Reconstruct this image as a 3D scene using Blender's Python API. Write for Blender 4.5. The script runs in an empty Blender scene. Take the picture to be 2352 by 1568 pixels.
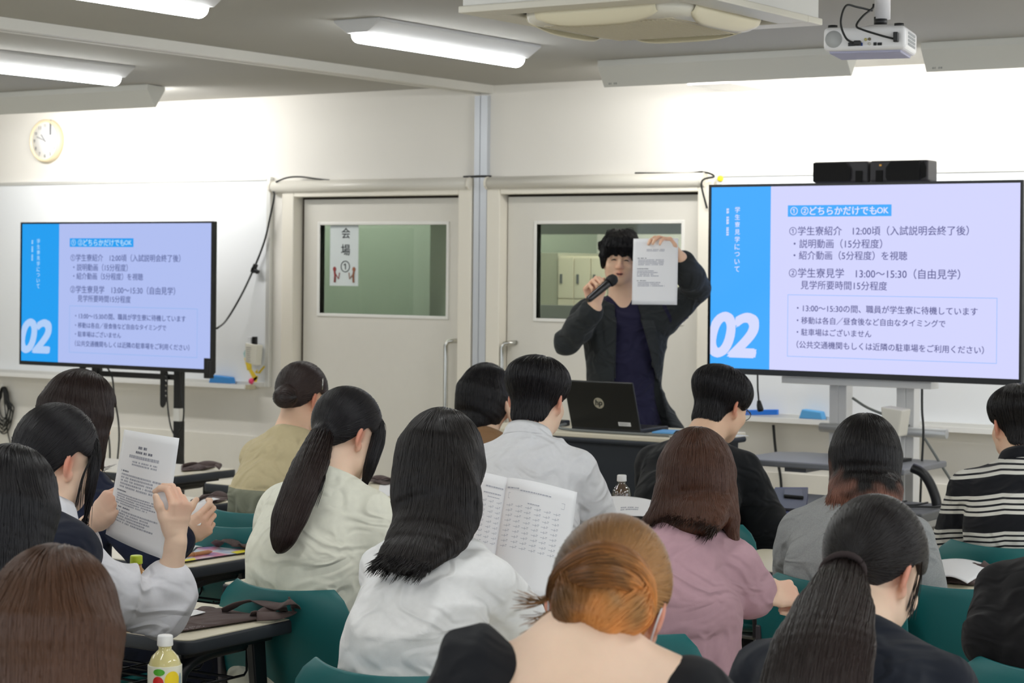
import bpy, bmesh, math, random
import numpy as np
from mathutils import Vector, Matrix, Euler

# ------------------------------------------------------------------ camera, world, exposure
SC = bpy.context.scene
COL = SC.collection
YAW = math.radians(33.63); ROLL = 0.0092; EYE = 1.6; WALL = 9.2; CEIL = 2.575
FPX = 4733.85
cam_d = bpy.data.cameras.new('camera'); cam = bpy.data.objects.new('camera', cam_d); COL.objects.link(cam)
cam_d.sensor_width = 36.0; cam_d.sensor_fit = 'HORIZONTAL'
cam_d.lens = 36.0 * FPX / 2352.0
cam_d.shift_y = -(784.0 - 611.4) / 2352.0
cam_d.clip_start = 0.05; cam_d.clip_end = 100
cam_d.dof.use_dof = True; cam_d.dof.focus_distance = 5.0; cam_d.dof.aperture_fstop = 9.5
cam.matrix_world = Matrix.Translation((0, 0, EYE)) @ Matrix.Rotation(YAW, 4, 'Z') @ Matrix.Rotation(math.pi / 2, 4, 'X') @ Matrix.Rotation(ROLL, 4, 'Z')
SC.camera = cam
SC.view_settings.view_transform = 'Standard'; SC.view_settings.look = 'None'
SC.view_settings.gamma = 1.0; SC.view_settings.use_curve_mapping = False
SC.view_settings.exposure = 0.66
world = bpy.data.worlds.new('world'); SC.world = world; world.use_nodes = True
WB = world.node_tree.nodes['Background']; WB.inputs[0].default_value = (0.88, 0.94, 1.0, 1); WB.inputs[1].default_value = 1.0
LAMP_STRENGTH = 14.0      # tube diffusers
BOARD_LAMP_WATTS = 7.5   # whiteboard lamps

# ------------------------------------------------------------------ helpers
_F = np.array([-math.sin(YAW), math.cos(YAW), 0.0]); _R = np.array([math.cos(YAW), math.sin(YAW), 0.0]); _U = np.array([0, 0, 1.0])
_C = np.array([0, 0, EYE])
def ray(px, py):
    a = px - 1176.0; b = 611.4 - py
    x = a * math.cos(ROLL) - b * math.sin(ROLL); y = b * math.cos(ROLL) + a * math.sin(ROLL)
    return _F + _R * (x / FPX) + _U * (y / FPX)
def at_depth(px, py, Z): return _C + ray(px, py) * Z           # a sight line at a given distance
def at_height(px, py, z): r = ray(px, py); return _C + r * ((z - EYE) / r[2])
def at_wall(px, py, y=WALL): r = ray(px, py); return _C + r * (y / r[1])

def tag(o, label=None, cat=None, group=None, kind=None):
    if label: o['label'] = label
    if cat: o['category'] = cat
    if group: o['group'] = group
    if kind: o['kind'] = kind
    return o
def thing(name, label, cat, loc=(0, 0, 0), rotz=0.0, group=None, kind=None):
    o = bpy.data.objects.new(name, None); COL.objects.link(o)
    o.location = loc; o.rotation_euler = (0, 0, rotz); o.empty_display_size = 0.1
    return tag(o, label, cat, group, kind)
def copy_tree(o, parent=None):
    c = o.copy(); COL.objects.link(c)
    if parent is not None: c.parent = parent
    for ch in list(o.children): copy_tree(ch, c)
    return c

class MB:
    """collects shapes; build() links them as one mesh object"""
    def __init__(s): s.v = []; s.f = []; s.sm = []
    def add(s, vs, fs, smooth=False, M=None):
        n = len(s.v)
        for p in vs:
            s.v.append(tuple(M @ Vector(p)) if M is not None else tuple(p))
        for f in fs: s.f.append(tuple(i + n for i in f)); s.sm.append(smooth)
        return s
    def box(s, c, d, M=None):
        x, y, z = c; a, b, e = d[0] / 2, d[1] / 2, d[2] / 2
        vs = [(x + i * a, y + j * b, z + k * e) for i in (-1, 1) for j in (-1, 1) for k in (-1, 1)]
        return s.add(vs, [(0, 1, 3, 2), (4, 6, 7, 5), (0, 4, 5, 1), (2, 3, 7, 6), (0, 2, 6, 4), (1, 5, 7, 3)], False, M)
    def bb(s, lo, hi, M=None):
        return s.box([(lo[i] + hi[i]) / 2 for i in range(3)], [abs(hi[i] - lo[i]) for i in range(3)], M)
    def prism(s, poly, h0, h1, axis='z', M=None, smooth=False):
        """polygon (2D) extruded along an axis from h0 to h1"""
        n = len(poly)
        def mk(p, h):
            return {'z': (p[0], p[1], h), 'x': (h, p[0], p[1]), 'y': (p[0], h, p[1])}[axis]
        vs = [mk(p, h0) for p in poly] + [mk(p, h1) for p in poly]
        fs = [tuple(range(n))[::-1], tuple(range(n, 2 * n))] + [(i, (i + 1) % n, n + (i + 1) % n, n + i) for i in range(n)]
        if axis == 'y': fs = [f[::-1] for f in fs]
        k = len(s.f); s.add(vs, fs, False, M)
        if smooth:
            for i in range(k + 2, len(s.sm)): s.sm[i] = True
        return s
    def tube(s, pts, r, n=8, M=None, caps=True, smooth=True):
        pts = [Vector(p) for p in pts]; m = len(pts)
        rr = r if isinstance(r, (list, tuple)) else [r] * m
        vs = []; up = None
        for i, p in enumerate(pts):
            t = (pts[min(i + 1, m - 1)] - pts[max(i - 1, 0)])
            if t.length < 1e-9: t = Vector((0, 0, 1))
            t.normalize()
            if up is None:
                up = Vector((0, 0, 1)) if abs(t.z) < 0.9 else Vector((1, 0, 0))
            a = t.cross(up)
            if a.length < 1e-5: a = t.cross(Vector((0.3, 1, 0.2)))
            a.normalize(); up = a.cross(t).normalized()
            for k in range(n):
                th = 2 * math.pi * (k + 0.5) / n
                vs.append(tuple(p + (a * math.cos(th) + up * math.sin(th)) * rr[i]))
        fs = [(i * n + k, i * n + (k + 1) % n, (i + 1) * n + (k + 1) % n, (i + 1) * n + k) for i in range(m - 1) for k in range(n)]
        k0 = len(s.f); s.add(vs, fs, smooth, M)
        if caps:
            b = len(s.v) - len(vs)
            s.f.append(tuple(b + k for k in range(n))[::-1]); s.sm.append(False)
            s.f.append(tuple(b + (m - 1) * n + k for k in range(n))); s.sm.append(False)
        return s
    def lathe(s, prof, n=24, M=None, smooth=True):
        """prof: list of (r, z), about z"""
        vs = [(r * math.cos(2 * math.pi * k / n), r * math.sin(2 * math.pi * k / n), z) for r, z in prof for k in range(n)]
        m = len(prof)
        fs = [(i * n + k, i * n + (k + 1) % n, (i + 1) * n + (k + 1) % n, (i + 1) * n + k) for i in range(m - 1) for k in range(n)]
        s.add(vs, fs, smooth, M); b = len(s.v) - len(vs)
        if prof[0][0] > 1e-6: s.f.append(tuple(b + k for k in range(n))[::-1]); s.sm.append(False)
        if prof[-1][0] > 1e-6: s.f.append(tuple(b + (m - 1) * n + k for k in range(n))); s.sm.append(False)
        return s
    def grid(s, fn, nu, nv, M=None, smooth=True, thick=0.0):
        """surface fn(u,v)->point, u,v in 0..1; thick>0 gives a closed sheet"""
        P = [[Vector(fn(i / nu, j / nv)) for j in range(nv + 1)] for i in range(nu + 1)]
        vs = [tuple(P[i][j]) for i in range(nu + 1) for j in range(nv + 1)]
        q = lambda i, j: i * (nv + 1) + j
        fs = [(q(i, j), q(i + 1, j), q(i + 1, j + 1), q(i, j + 1)) for i in range(nu) for j in range(nv)]
        if thick:
            N = len(vs); nr = []
            for i in range(nu + 1):
                for j in range(nv + 1):
                    a = P[min(i + 1, nu)][j] - P[max(i - 1, 0)][j]; b = P[i][min(j + 1, nv)] - P[i][max(j - 1, 0)]
                    c = a.cross(b); c = c.normalized() if c.length > 1e-12 else Vector((0, 0, 1)); nr.append(c)
            vs = vs + [tuple(Vector(vs[k]) - nr[k] * thick) for k in range(N)]
            fs = fs + [tuple(N + k for k in f)[::-1] for f in fs]
            ring = [q(i, 0) for i in range(nu)] + [q(nu, j) for j in range(nv)] + [q(i, nv) for i in range(nu, 0, -1)] + [q(0, j) for j in range(nv, 0, -1)]
            m = len(ring)
            fs += [(ring[(k + 1) % m], ring[k], N + ring[k], N + ring[(k + 1) % m]) for k in range(m)]
        return s.add(vs, fs, smooth, M)
    def build(s, name, mat, parent=None, loc=None, bevel=0.0, segs=2, subsurf=0, label=None):
        me = bpy.data.meshes.new(name); me.from_pydata(s.v, [], s.f)
        me.polygons.foreach_set('use_smooth', s.sm); me.update()
        o = bpy.data.objects.new(name, me); COL.objects.link(o)
        if mat is not None: me.materials.append(mat)
        if parent is not None: o.parent = parent
        if loc is not None: o.location = loc
        if bevel:
            b = o.modifiers.new('bevel', 'BEVEL'); b.width = bevel; b.segments = segs; b.limit_method = 'ANGLE'; b.angle_limit = math.radians(40); b.harden_normals = False
        if subsurf:
            b = o.modifiers.new('subsurf', 'SUBSURF'); b.levels = subsurf; b.render_levels = subsurf
        if label: o['label'] = label
        return o

def smooth_path(pts, n=8):
    """Catmull-Rom through points"""
    P = [Vector(p) for p in pts]; P = [P[0] * 2 - P[1]] + P + [P[-1] * 2 - P[-2]]; out = []
    for i in range(1, len(P) - 2):
        for k in range(n):
            t = k / n; a, b, c, d = P[i - 1], P[i], P[i + 1], P[i + 2]
            out.append(0.5 * ((2 * b) + (c - a) * t + (2 * a - 5 * b + 4 * c - d) * t * t + (3 * b - a - 3 * c + d) * t ** 3))
    out.append(P[-2]); return out

# ------------------------------------------------------------------ materials
_M = {}
def srgb(r, g, b):
    f = lambda c: (c / 255 / 12.92) if c / 255 <= 0.04045 else ((c / 255 + 0.055) / 1.055) ** 2.4
    return (f(r), f(g), f(b), 1.0)
def mat(name, rgb, rough=0.5, metal=0.0, spec=0.5, noise=0.0, nscale=20.0, bump=0.0, bscale=200.0, sss=0.0, stretch=None, coat=0.0, sheen=0.0, wrinkle=0.0, wscale=(7, 7, 7)):
    if name in _M: return _M[name]
    m = bpy.data.materials.new(name); m.use_nodes = True; nt = m.node_tree; b = nt.nodes['Principled BSDF']
    c = srgb(*rgb); b.inputs['Base Color'].default_value = c
    b.inputs['Roughness'].default_value = rough; b.inputs['Metallic'].default_value = metal
    b.inputs['Specular IOR Level'].default_value = spec
    if coat: b.inputs['Coat Weight'].default_value = coat
    if sheen: b.inputs['Sheen Weight'].default_value = sheen
    if sss:
        b.inputs['Subsurface Weight'].default_value = sss; b.inputs['Subsurface Radius'].default_value = (1.0, 0.35, 0.2); b.inputs['Subsurface Scale'].default_value = 0.006
    tc = nt.nodes.new('ShaderNodeTexCoord'); src = tc.outputs['Object']
    if stretch:
        mp = nt.nodes.new('ShaderNodeMapping'); mp.inputs['Scale'].default_value = stretch; nt.links.new(src, mp.inputs[0]); src = mp.outputs[0]
    if noise:
        n = nt.nodes.new('ShaderNodeTexNoise'); n.inputs['Scale'].default_value = nscale; n.inputs['Detail'].default_value = 4
        nt.links.new(src, n.inputs['Vector'])
        mr = nt.nodes.new('ShaderNodeMapRange'); mr.inputs[3].default_value = 1 - noise; mr.inputs[4].default_value = 1 + noise
        mr.inputs[1].default_value = 0.25; mr.inputs[2].default_value = 0.75
        nt.links.new(n.outputs['Fac'], mr.inputs[0])
        mx = nt.nodes.new('ShaderNodeVectorMath'); mx.operation = 'SCALE'; mx.inputs[0].default_value = c[:3]
        nt.links.new(mr.outputs[0], mx.inputs['Scale']); nt.links.new(mx.outputs[0], b.inputs['Base Color'])
    if bump:
        n2 = nt.nodes.new('ShaderNodeTexNoise'); n2.inputs['Scale'].default_value = bscale; n2.inputs['Detail'].default_value = 3
        nt.links.new(src, n2.inputs['Vector'])
        bp = nt.nodes.new('ShaderNodeBump'); bp.inputs['Strength'].default_value = bump; bp.inputs['Distance'].default_value = 0.002
        nt.links.new(n2.outputs['Fac'], bp.inputs['Height']); nt.links.new(bp.outputs[0], b.inputs['Normal'])
    if wrinkle:
        mp2 = nt.nodes.new('ShaderNodeMapping'); mp2.inputs['Scale'].default_value = wscale; nt.links.new(tc.outputs['Object'], mp2.inputs[0])
        n3 = nt.nodes.new('ShaderNodeTexNoise'); n3.inputs['Scale'].default_value = 1.0; n3.inputs['Detail'].default_value = 1.5; n3.inputs['Distortion'].default_value = 1.2
        nt.links.new(mp2.outputs[0], n3.inputs['Vector'])
        ab = nt.nodes.new('ShaderNodeMath'); ab.operation = 'SUBTRACT'; ab.inputs[1].default_value = .5; nt.links.new(n3.outputs['Fac'], ab.inputs[0])
        a2 = nt.nodes.new('ShaderNodeMath'); a2.operation = 'ABSOLUTE'; nt.links.new(ab.outputs[0], a2.inputs[0])
        a3 = nt.nodes.new('ShaderNodeMapRange'); a3.inputs[1].default_value = 0; a3.inputs[2].default_value = .16; a3.inputs[3].default_value = 1; a3.inputs[4].default_value = 0; a3.interpolation_type = 'SMOOTHSTEP'; nt.links.new(a2.outputs[0], a3.inputs[0])
        bq = nt.nodes.new('ShaderNodeBump'); bq.inputs['Strength'].default_value = wrinkle; bq.inputs['Distance'].default_value = 0.012
        nt.links.new(a3.outputs[0], bq.inputs['Height']); nt.links.new(bq.outputs[0], b.inputs['Normal'])
        if bump: nt.links.new(bq.outputs[0], bp.inputs['Normal']); nt.links.new(bp.outputs[0], b.inputs['Normal'])
    _M[name] = m; return m
def emit(name, rgb, strength=1.0):
    if name in _M: return _M[name]
    m = bpy.data.materials.new(name); m.use_nodes = True; nt = m.node_tree; nt.nodes.clear()
    e = nt.nodes.new('ShaderNodeEmission'); e.inputs[0].default_value = srgb(*rgb); e.inputs[1].default_value = strength
    o = nt.nodes.new('ShaderNodeOutputMaterial'); nt.links.new(e.outputs[0], o.inputs[0]); _M[name] = m; return m
def screen(name, rgb, strength=1.0):
    strength *= 0.635
    """lit display: emission under a thin gloss"""
    if name in _M: return _M[name]
    m = bpy.data.materials.new(name); m.use_nodes = True; b = m.node_tree.nodes['Principled BSDF']
    b.inputs['Base Color'].default_value = (0.005, 0.005, 0.006, 1); b.inputs['Roughness'].default_value = 0.35; b.inputs['Specular IOR Level'].default_value = 0.12
    b.inputs['Emission Color'].default_value = srgb(*rgb); b.inputs['Emission Strength'].default_value = strength
    _M[name] = m; return m
def glass_mat(name, tint=(255, 255, 255), mixf=0.12, rough=0.02):
    if name in _M: return _M[name]
    m = bpy.data.materials.new(name); m.use_nodes = True; nt = m.node_tree; nt.nodes.clear()
    t = nt.nodes.new('ShaderNodeBsdfTransparent'); t.inputs[0].default_value = srgb(*tint)
    g = nt.nodes.new('ShaderNodeBsdfGlossy'); g.inputs['Roughness'].default_value = rough
    x = nt.nodes.new('ShaderNodeMixShader'); x.inputs[0].default_value = mixf
    o = nt.nodes.new('ShaderNodeOutputMaterial')
    nt.links.new(t.outputs[0], x.inputs[1]); nt.links.new(g.outputs[0], x.inputs[2]); nt.links.new(x.outputs[0], o.inputs[0]); _M[name] = m; return m

# ------------------------------------------------------------------ lettering
_tc = {}
def glyphs(text, bold=0.0, shear=0.0):
    """vertices (x, y) and faces of a line of lettering, height about 1"""
    key = (text, bold, shear)
    if key in _tc: return _tc[key]
    cu = bpy.data.curves.new('lettering', 'FONT'); cu.body = text; cu.offset = bold; cu.shear = shear; cu.resolution_u = 6 if len(text) == 1 else 3; cu.size = 1.0
    ob = bpy.data.objects.new('lettering', cu); COL.objects.link(ob)
    dg = bpy.context.evaluated_depsgraph_get(); ev = ob.evaluated_get(dg); me = ev.to_mesh()
    vs = [(v.co.x, v.co.y) for v in me.vertices]; fs = [tuple(p.vertices) for p in me.polygons]
    ev.to_mesh_clear(); bpy.data.objects.remove(ob); bpy.data.curves.remove(cu)
    _tc[key] = (vs, fs); return vs, fs
def write(mb, text, x0, x1, yc, M, bold=0.0, shear=0.0, height=None):
    """fit a line of lettering between x0 and x1, centred on yc in the plane M (x right, y up); bold thickens it by shifted repeats"""
    vs, fs = glyphs(text, 0.0, shear)
    if not vs: return
    ax = min(v[0] for v in vs); bx = max(v[0] for v in vs); ay = min(v[1] for v in vs); by = max(v[1] for v in vs)
    k = (x1 - x0) / max(bx - ax, 1e-6); ky = k if height is None else height / max(by - ay, 1e-6)
    my = (ay + by) / 2; sh = [(0, 0)] if not bold else [(-1, -.6), (1, -.6), (-1, .6), (1, .6), (0, 0)]
    if bold > .03: sh += [(-.5, 0), (.5, 0), (0, -1), (0, 1)]
    for i, (ex, ey) in enumerate(sh):
        mb.add([(x0 + (v[0] - ax + ex * bold) * k, yc + (v[1] - my + ey * bold) * ky, 0.00002 * i) for v in vs], fs, False, M)
def plane_frame(origin, right, up):
    r = Vector(right).normalized(); u = Vector(up).normalized(); n = r.cross(u)
    return Matrix(((r.x, u.x, n.x, origin[0]), (r.y, u.y, n.y, origin[1]), (r.z, u.z, n.z, origin[2]), (0, 0, 0, 1)))
def greek_lines(mb, M, w, h, rng, u0, u1, v0, v1, n, ch=0.6, jag=True):
    """rows of tiny unreadable print as separate dashes, in a sheet of size w x h with origin at its top left (x right, y up)"""
    for i in range(n):
        v = v0 + (v1 - v0) * (i + 0.5) / n; hh = (v1 - v0) / n * ch * 0.5 * h
        u = u0; end = u1 - (rng.random() * 0.35 * (u1 - u0) if jag else 0)
        while u < end:
            d = 0.008 + rng.random() * 0.02
            y = -v * h
            mb.add([(u * w, y - hh / 2, 0), (min(u + d, end) * w, y - hh / 2, 0), (min(u + d, end) * w, y + hh / 2, 0), (u * w, y + hh / 2, 0)], [(0, 1, 2, 3)], False, M)
            u += d + 0.004 + (0.012 if rng.random() < 0.12 else 0)
# ------------------------------------------------------------------ the room
M_WALL = mat('wall_paint', (234, 231, 224), 0.75, noise=0.012, nscale=3.0, bump=0.15, bscale=300)
M_DADO = mat('dado_paint', (240, 237, 228), 0.6, noise=0.01)
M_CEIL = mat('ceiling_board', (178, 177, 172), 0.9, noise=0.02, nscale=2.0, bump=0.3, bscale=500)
M_FLOOR = mat('floor_vinyl', (202, 192, 166), 0.35, noise=0.05, nscale=6)
M_TRIM = mat('aluminium_trim', (206, 210, 216), 0.35, metal=0.55)
M_WHITE = mat('white_enamel', (238, 237, 232), 0.35)
M_CREAM = mat('cream_paint', (236, 231, 218), 0.4)
M_DOOR = mat('door_laminate', (224, 221, 212), 0.45, noise=0.01)
M_GAP = mat('rubber_seal', (70, 60, 48), 0.9)
M_CHROME = mat('brushed_steel', (205, 205, 200), 0.22, metal=1.0)
M_BLACK = mat('black_plastic', (20, 21, 23), 0.4)
M_BLACKM = mat('black_metal', (26, 27, 30), 0.35, spec=0.5)
M_CABLE = mat('cable_rubber', (24, 26, 26), 0.5)
M_GREYC = mat('grey_cable', (120, 124, 122), 0.5)

def structure(name, mb, m, parent=None, bevel=0.0, label=None):
    o = mb.build(name, m, parent, bevel=bevel)
    if parent is None: o['kind'] = 'structure'
    if label: o['label'] = label
    return o
XL, XR, YB = -12.5, 3.0, -3.0
d1 = (-7.62, -6.44); d2 = (-6.19, -4.965); DT = 1.985
w_ = MB()
w_.bb((XL, WALL, 0), (d1[0], WALL + .12, CEIL)); w_.bb((d1[1], WALL, 0), (d2[0], WALL + .12, CEIL)); w_.bb((d2[1], WALL, 0), (XR, WALL + .12, CEIL))
w_.bb((d1[0], WALL, DT), (d1[1], WALL + .12, CEIL)); w_.bb((d2[0], WALL, DT), (d2[1], WALL + .12, CEIL))
structure('wall_front', w_, M_WALL)
fl = MB(); fl.bb((XL, YB, -0.1), (XR, WALL + 3.2, 0)); structure('floor', fl, M_FLOOR)
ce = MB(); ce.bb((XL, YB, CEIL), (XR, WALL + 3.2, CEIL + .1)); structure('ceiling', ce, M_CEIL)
# lower wall band
dd = MB()
for a, b in ((XL, d1[0] - .09), (d2[1] + .09, XR)): dd.bb((a, WALL - .012, 0.07), (b, WALL, 0.595))
structure('trim_1', dd, M_DADO, label='paler panel band along the lower front wall')
bs = MB()
for a, b in ((XL, d1[0] - .09), (d2[1] + .09, XR)): bs.bb((a, WALL - .016, 0), (b, WALL, 0.07))
structure('baseboard_front', bs, mat('grey_baseboard', (150, 146, 138), .5))
# aluminium column between the two doors and the partition track on the ceiling
col = MB(); col.bb((-6.352, WALL - .03, 0), (-6.316, WALL, 2.52)); col.bb((-6.312, WALL - .03, 0), (-6.268, WALL, 2.52)); col.bb((-6.318, WALL - .018, 0), (-6.310, WALL, 2.52))
structure('trim_2', col, M_TRIM)
rail = MB(); rail.bb((-6.36, -2.5, 2.53), (-6.33, WALL - .0, CEIL)); rail.bb((-6.29, -2.5, 2.53), (-6.25, WALL, CEIL)); rail.bb((-6.33, -2.5, 2.545), (-6.29, WALL, CEIL))
structure('trim_3', rail, mat('track_enamel', (216, 214, 206), .45))
# left side of the room, far outside the frame
wl = MB(); wl.bb((XL - .1, YB, 0), (XL, WALL + .1, CEIL)); structure('wall_left', wl, M_WALL)

# doors
M_PANE1 = glass_mat('door_glass', (232, 238, 232), 0.05)
def door(name, x0, x1, handle_x, win, hinge_left):
    fr = MB(); t = .075
    fr.bb((x0 - t, WALL - .035, 0), (x0 + .012, WALL + .1, DT + .05)); fr.bb((x1 - .012, WALL - .035, 0), (x1 + t, WALL + .1, DT + .05)); fr.bb((x0 + .012, WALL - .035, DT), (x1 - .012, WALL + .1, DT + .05))
    root = thing(name, 'cream hinged door', 'door'); root['kind'] = 'structure'; del root['category']; del root['label']
    fr.build('door_frame', M_CREAM, root, bevel=.006)
    a, b, c, d = win
    lf = MB(); y0, y1 = WALL + .035, WALL + .075; L0, L1 = x0 + (.035 if hinge_left else .02), x1 - .018
    lf.bb((L0, y0, .01), (a, y1, DT - .012)); lf.bb((b, y0, .01), (L1, y1, DT - .012)); lf.bb((a, y0, .01), (b, y1, c)); lf.bb((a, y0, d), (b, y1, DT - .012))
    lf.build('door_leaf', M_DOOR, root)
    g = MB(); g.bb((x0 + .012, WALL + .05, 0), (L0, WALL + .06, DT)); g.bb((L1, WALL + .05, 0), (x1 - .012, WALL + .06, DT)); g.bb((L0, WALL + .05, DT - .012), (L1, WALL + .06, DT)); g.build('door_seal', M_GAP, root)
    wf = MB(); e = .018
    for lo, hi in (((a - e, y0 - .006, c - e), (a, y1 + .004, d + e)), ((b, y0 - .006, c - e), (b + e, y1 + .004, d + e)), ((a, y0 - .006, c - e), (b, y1 + .004, c)), ((a, y0 - .006, d), (b, y1 + .004, d + e))): wf.bb(lo, hi)
    wfo = wf.build('window_frame', M_WHITE, root, bevel=.003)
    p = MB(); p.bb((a, y0 + .018, c), (b, y0 + .022, d)); p.build('window_pane', M_PANE1, wfo)
    h = MB(); hx = handle_x; yb = y0 - .055
    h.tube([(hx + .055, y0, 1.19), (hx + .04, y0 - .03, 1.19), (hx + .015, yb, 1.185), (hx, yb, 1.165), (hx, yb, 1.1), (hx, yb, .70), (hx, yb, .63), (hx + .015, yb, .61), (hx + .04, y0 - .03, .605), (hx + .055, y0, .605)], .0125, 12)
    h.build('door_handle', M_CHROME, root)
    return root
door('door_1', d1[0], d1[1], -6.535, (-7.465, -6.575, 1.322, 1.826), True)
door('door_2', d2[0], d2[1], -6.165, (-5.985, -5.105, 1.325, 1.826), False)
# the corridor behind the doors
cw = MB(); cw.bb((XL, WALL + 2.9, 0), (XR, WALL + 3.0, CEIL)); structure('wall_corridor', cw, M_WALL)
gp = MB(); gp.bb((-9.6, WALL + .95, 0), (-7.35, WALL + 1.0, CEIL)); gp.bb((-9.6, WALL + 1.0, 0), (-9.5, WALL + 2.9, CEIL)); gp.bb((-7.45, WALL + 1.0, 0), (-7.35, WALL + 2.9, CEIL))
structure('wall_inner', gp, mat('sage_green_wall', (172, 182, 168), .8, noise=.02, nscale=2))
lk_m = mat('locker_enamel', (232, 222, 200), .45)
CB = at_wall(1283, 600, WALL + 2.05)[0]
bay = MB(); bay.bb((CB - .215, WALL + 2.05, 0), (CB - .005, WALL + 2.6, 1.69)); o = bay.build('storage_cabinet', mat('grey_cabinet', (186, 184, 166), .5), None, bevel=.004)
tag(o, 'grey-green side of a storage cabinet seen through the right door window', 'cabinet')
LW_ = .125
for i in range(7):
    t = thing('locker', ['leftmost narrow cream locker beside the grey cabinet behind the door window', 'second narrow cream locker from the grey cabinet behind the door window', 'third narrow cream locker from the grey cabinet behind the door window', 'narrow cream corridor locker hidden behind the standing man', 'narrow cream corridor locker behind the head of the standing man', 'narrow cream corridor locker behind the raised sheet', 'narrow cream corridor locker farthest right in the door window'][i], 'locker', (CB + LW_ * i, WALL + 2.3, 0), 0, 'lockers in the corridor')
    b = MB(); b.bb((0, -.25, 0), (LW_ - .001, .25, 1.67)); b.build('body', lk_m, t, bevel=.002)
    for k in range(5):
        z1 = 1.66 - k * .27; z0 = z1 - .262
        b = MB(); b.bb((.004, -.262, z0), (LW_ - .005, -.25, z1)); dr = b.build('locker_door', lk_m, t, bevel=.002)
        b = MB(); b.bb((.022, -.268, z0 + .095), (.037, -.262, z0 + .155)); b.build('locker_handle', mat('dark_grey_metal', (90, 94, 98), .4), dr)
ch = MB(); ch.bb((-6.9, WALL + 1.45, 2.50), (-4.2, WALL + 1.7, CEIL)); t = ch.build('added_corridor_light', emit('corridor_fill', (255, 252, 246), 11.0)); tag(t, 'unseen glowing box added to light the corridor behind the right door', 'lamp')  # glowing box added out of view to brighten the lockers and corridor
ch = MB(); ch.bb((-9.0, WALL + .35, 2.53), (-7.0, WALL + .55, CEIL)); t = ch.build('added_corridor_light', emit('corridor_fill2', (252, 255, 250), 7.0)); tag(t, 'unseen glowing box added to light the corridor behind the left door', 'lamp')  # second added glowing box, out of view, brightens the green wall
pw = MB(); pw.bb((-7.3, WALL + 1.2, 0), (-4.3, WALL + 1.26, 1.37)); structure('wall_low', pw, mat('partition_grey', (150, 152, 146), .6))
lt = MB(); lt.bb((-7.3, WALL + 1.2, 1.795), (-4.3, WALL + 1.3, CEIL)); structure('trim_4', lt, mat('lintel_grey', (128, 134, 124), .7), label='grey lintel across the corridor')
# sign on the left door's glass
sg = thing('paper_sign', 'white paper venue sign taped to the left door window', 'sign', (-7.405, WALL + .05, 1.48))
b = MB(); b.bb((0, 0, 0), (.205, .0006, .345)); b.build('paper', mat('sign_paper', (214, 222, 222), .8), sg)
b = MB(); Mx = plane_frame((0, -.0012, 0), (1, 0, 0), (0, 0, 1))
write(b, '会', .085, .145, .30, Mx, .01); write(b, '場', .082, .145, .205, Mx, .01); write(b, '①', .08, .145, .11, Mx, .005)
b.build('sign_lettering', mat('ink', (52, 58, 62), .8), sg)
for sx, cc in ((.035, (150, 60, 60)), (.175, (150, 96, 70))):
    b = MB(); k = 1 if sx < .1 else -1
    b.add([(sx + .012 * math.cos(a * .5236), .095 + .014 * math.sin(a * .5236), 0) for a in range(12)], [tuple(range(12))], False, Mx)
    b.tube([(sx, -.0012, .085), (sx + .004 * k, -.0012, .06), (sx + .002 * k, -.0012, .02)], .006, 6)
    b.tube([(sx + .004 * k, -.0012, .07), (sx + .03 * k, -.0012, .04), (sx + .036 * k, -.0012, .075)], .003, 6)
    b.build('drawn_figure', mat('figure_ink_%d' % int(sx * 1000), cc, .8), sg)
# rounded covers over the doors
def cover(x0, x1, label):
    t = thing('roller_screen_case', label, 'roller screen', (x0, WALL, 2.045)); L = x1 - x0
    prof = [(-.0, .034), (-.03, .036), (-.055, .028), (-.068, .008), (-.066, -.014), (-.05, -.03), (-.02, -.034), (0, -.034)]
    b = MB(); b.prism(prof, .012, L - .012, 'x', smooth=True); b.build('case', mat('case_plastic', (218, 215, 205), .4), t)
    for xx in (0, L - .012):
        b = MB(); b.prism([(p[0] * 1.04, p[1] * 1.06) for p in prof], xx, xx + .012, 'x'); b.build('end_cap', M_CREAM, t)
    b = MB(); b.bb((.03, -.02, -.05), (L - .03, 0, -.034)); b.build('bottom_bar', M_CREAM, t)
    return t
cover(-7.775, -6.368, 'long rounded cream screen case above the left door')
cover(-6.262, -4.935, 'long rounded cream screen case above the right door')

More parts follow.
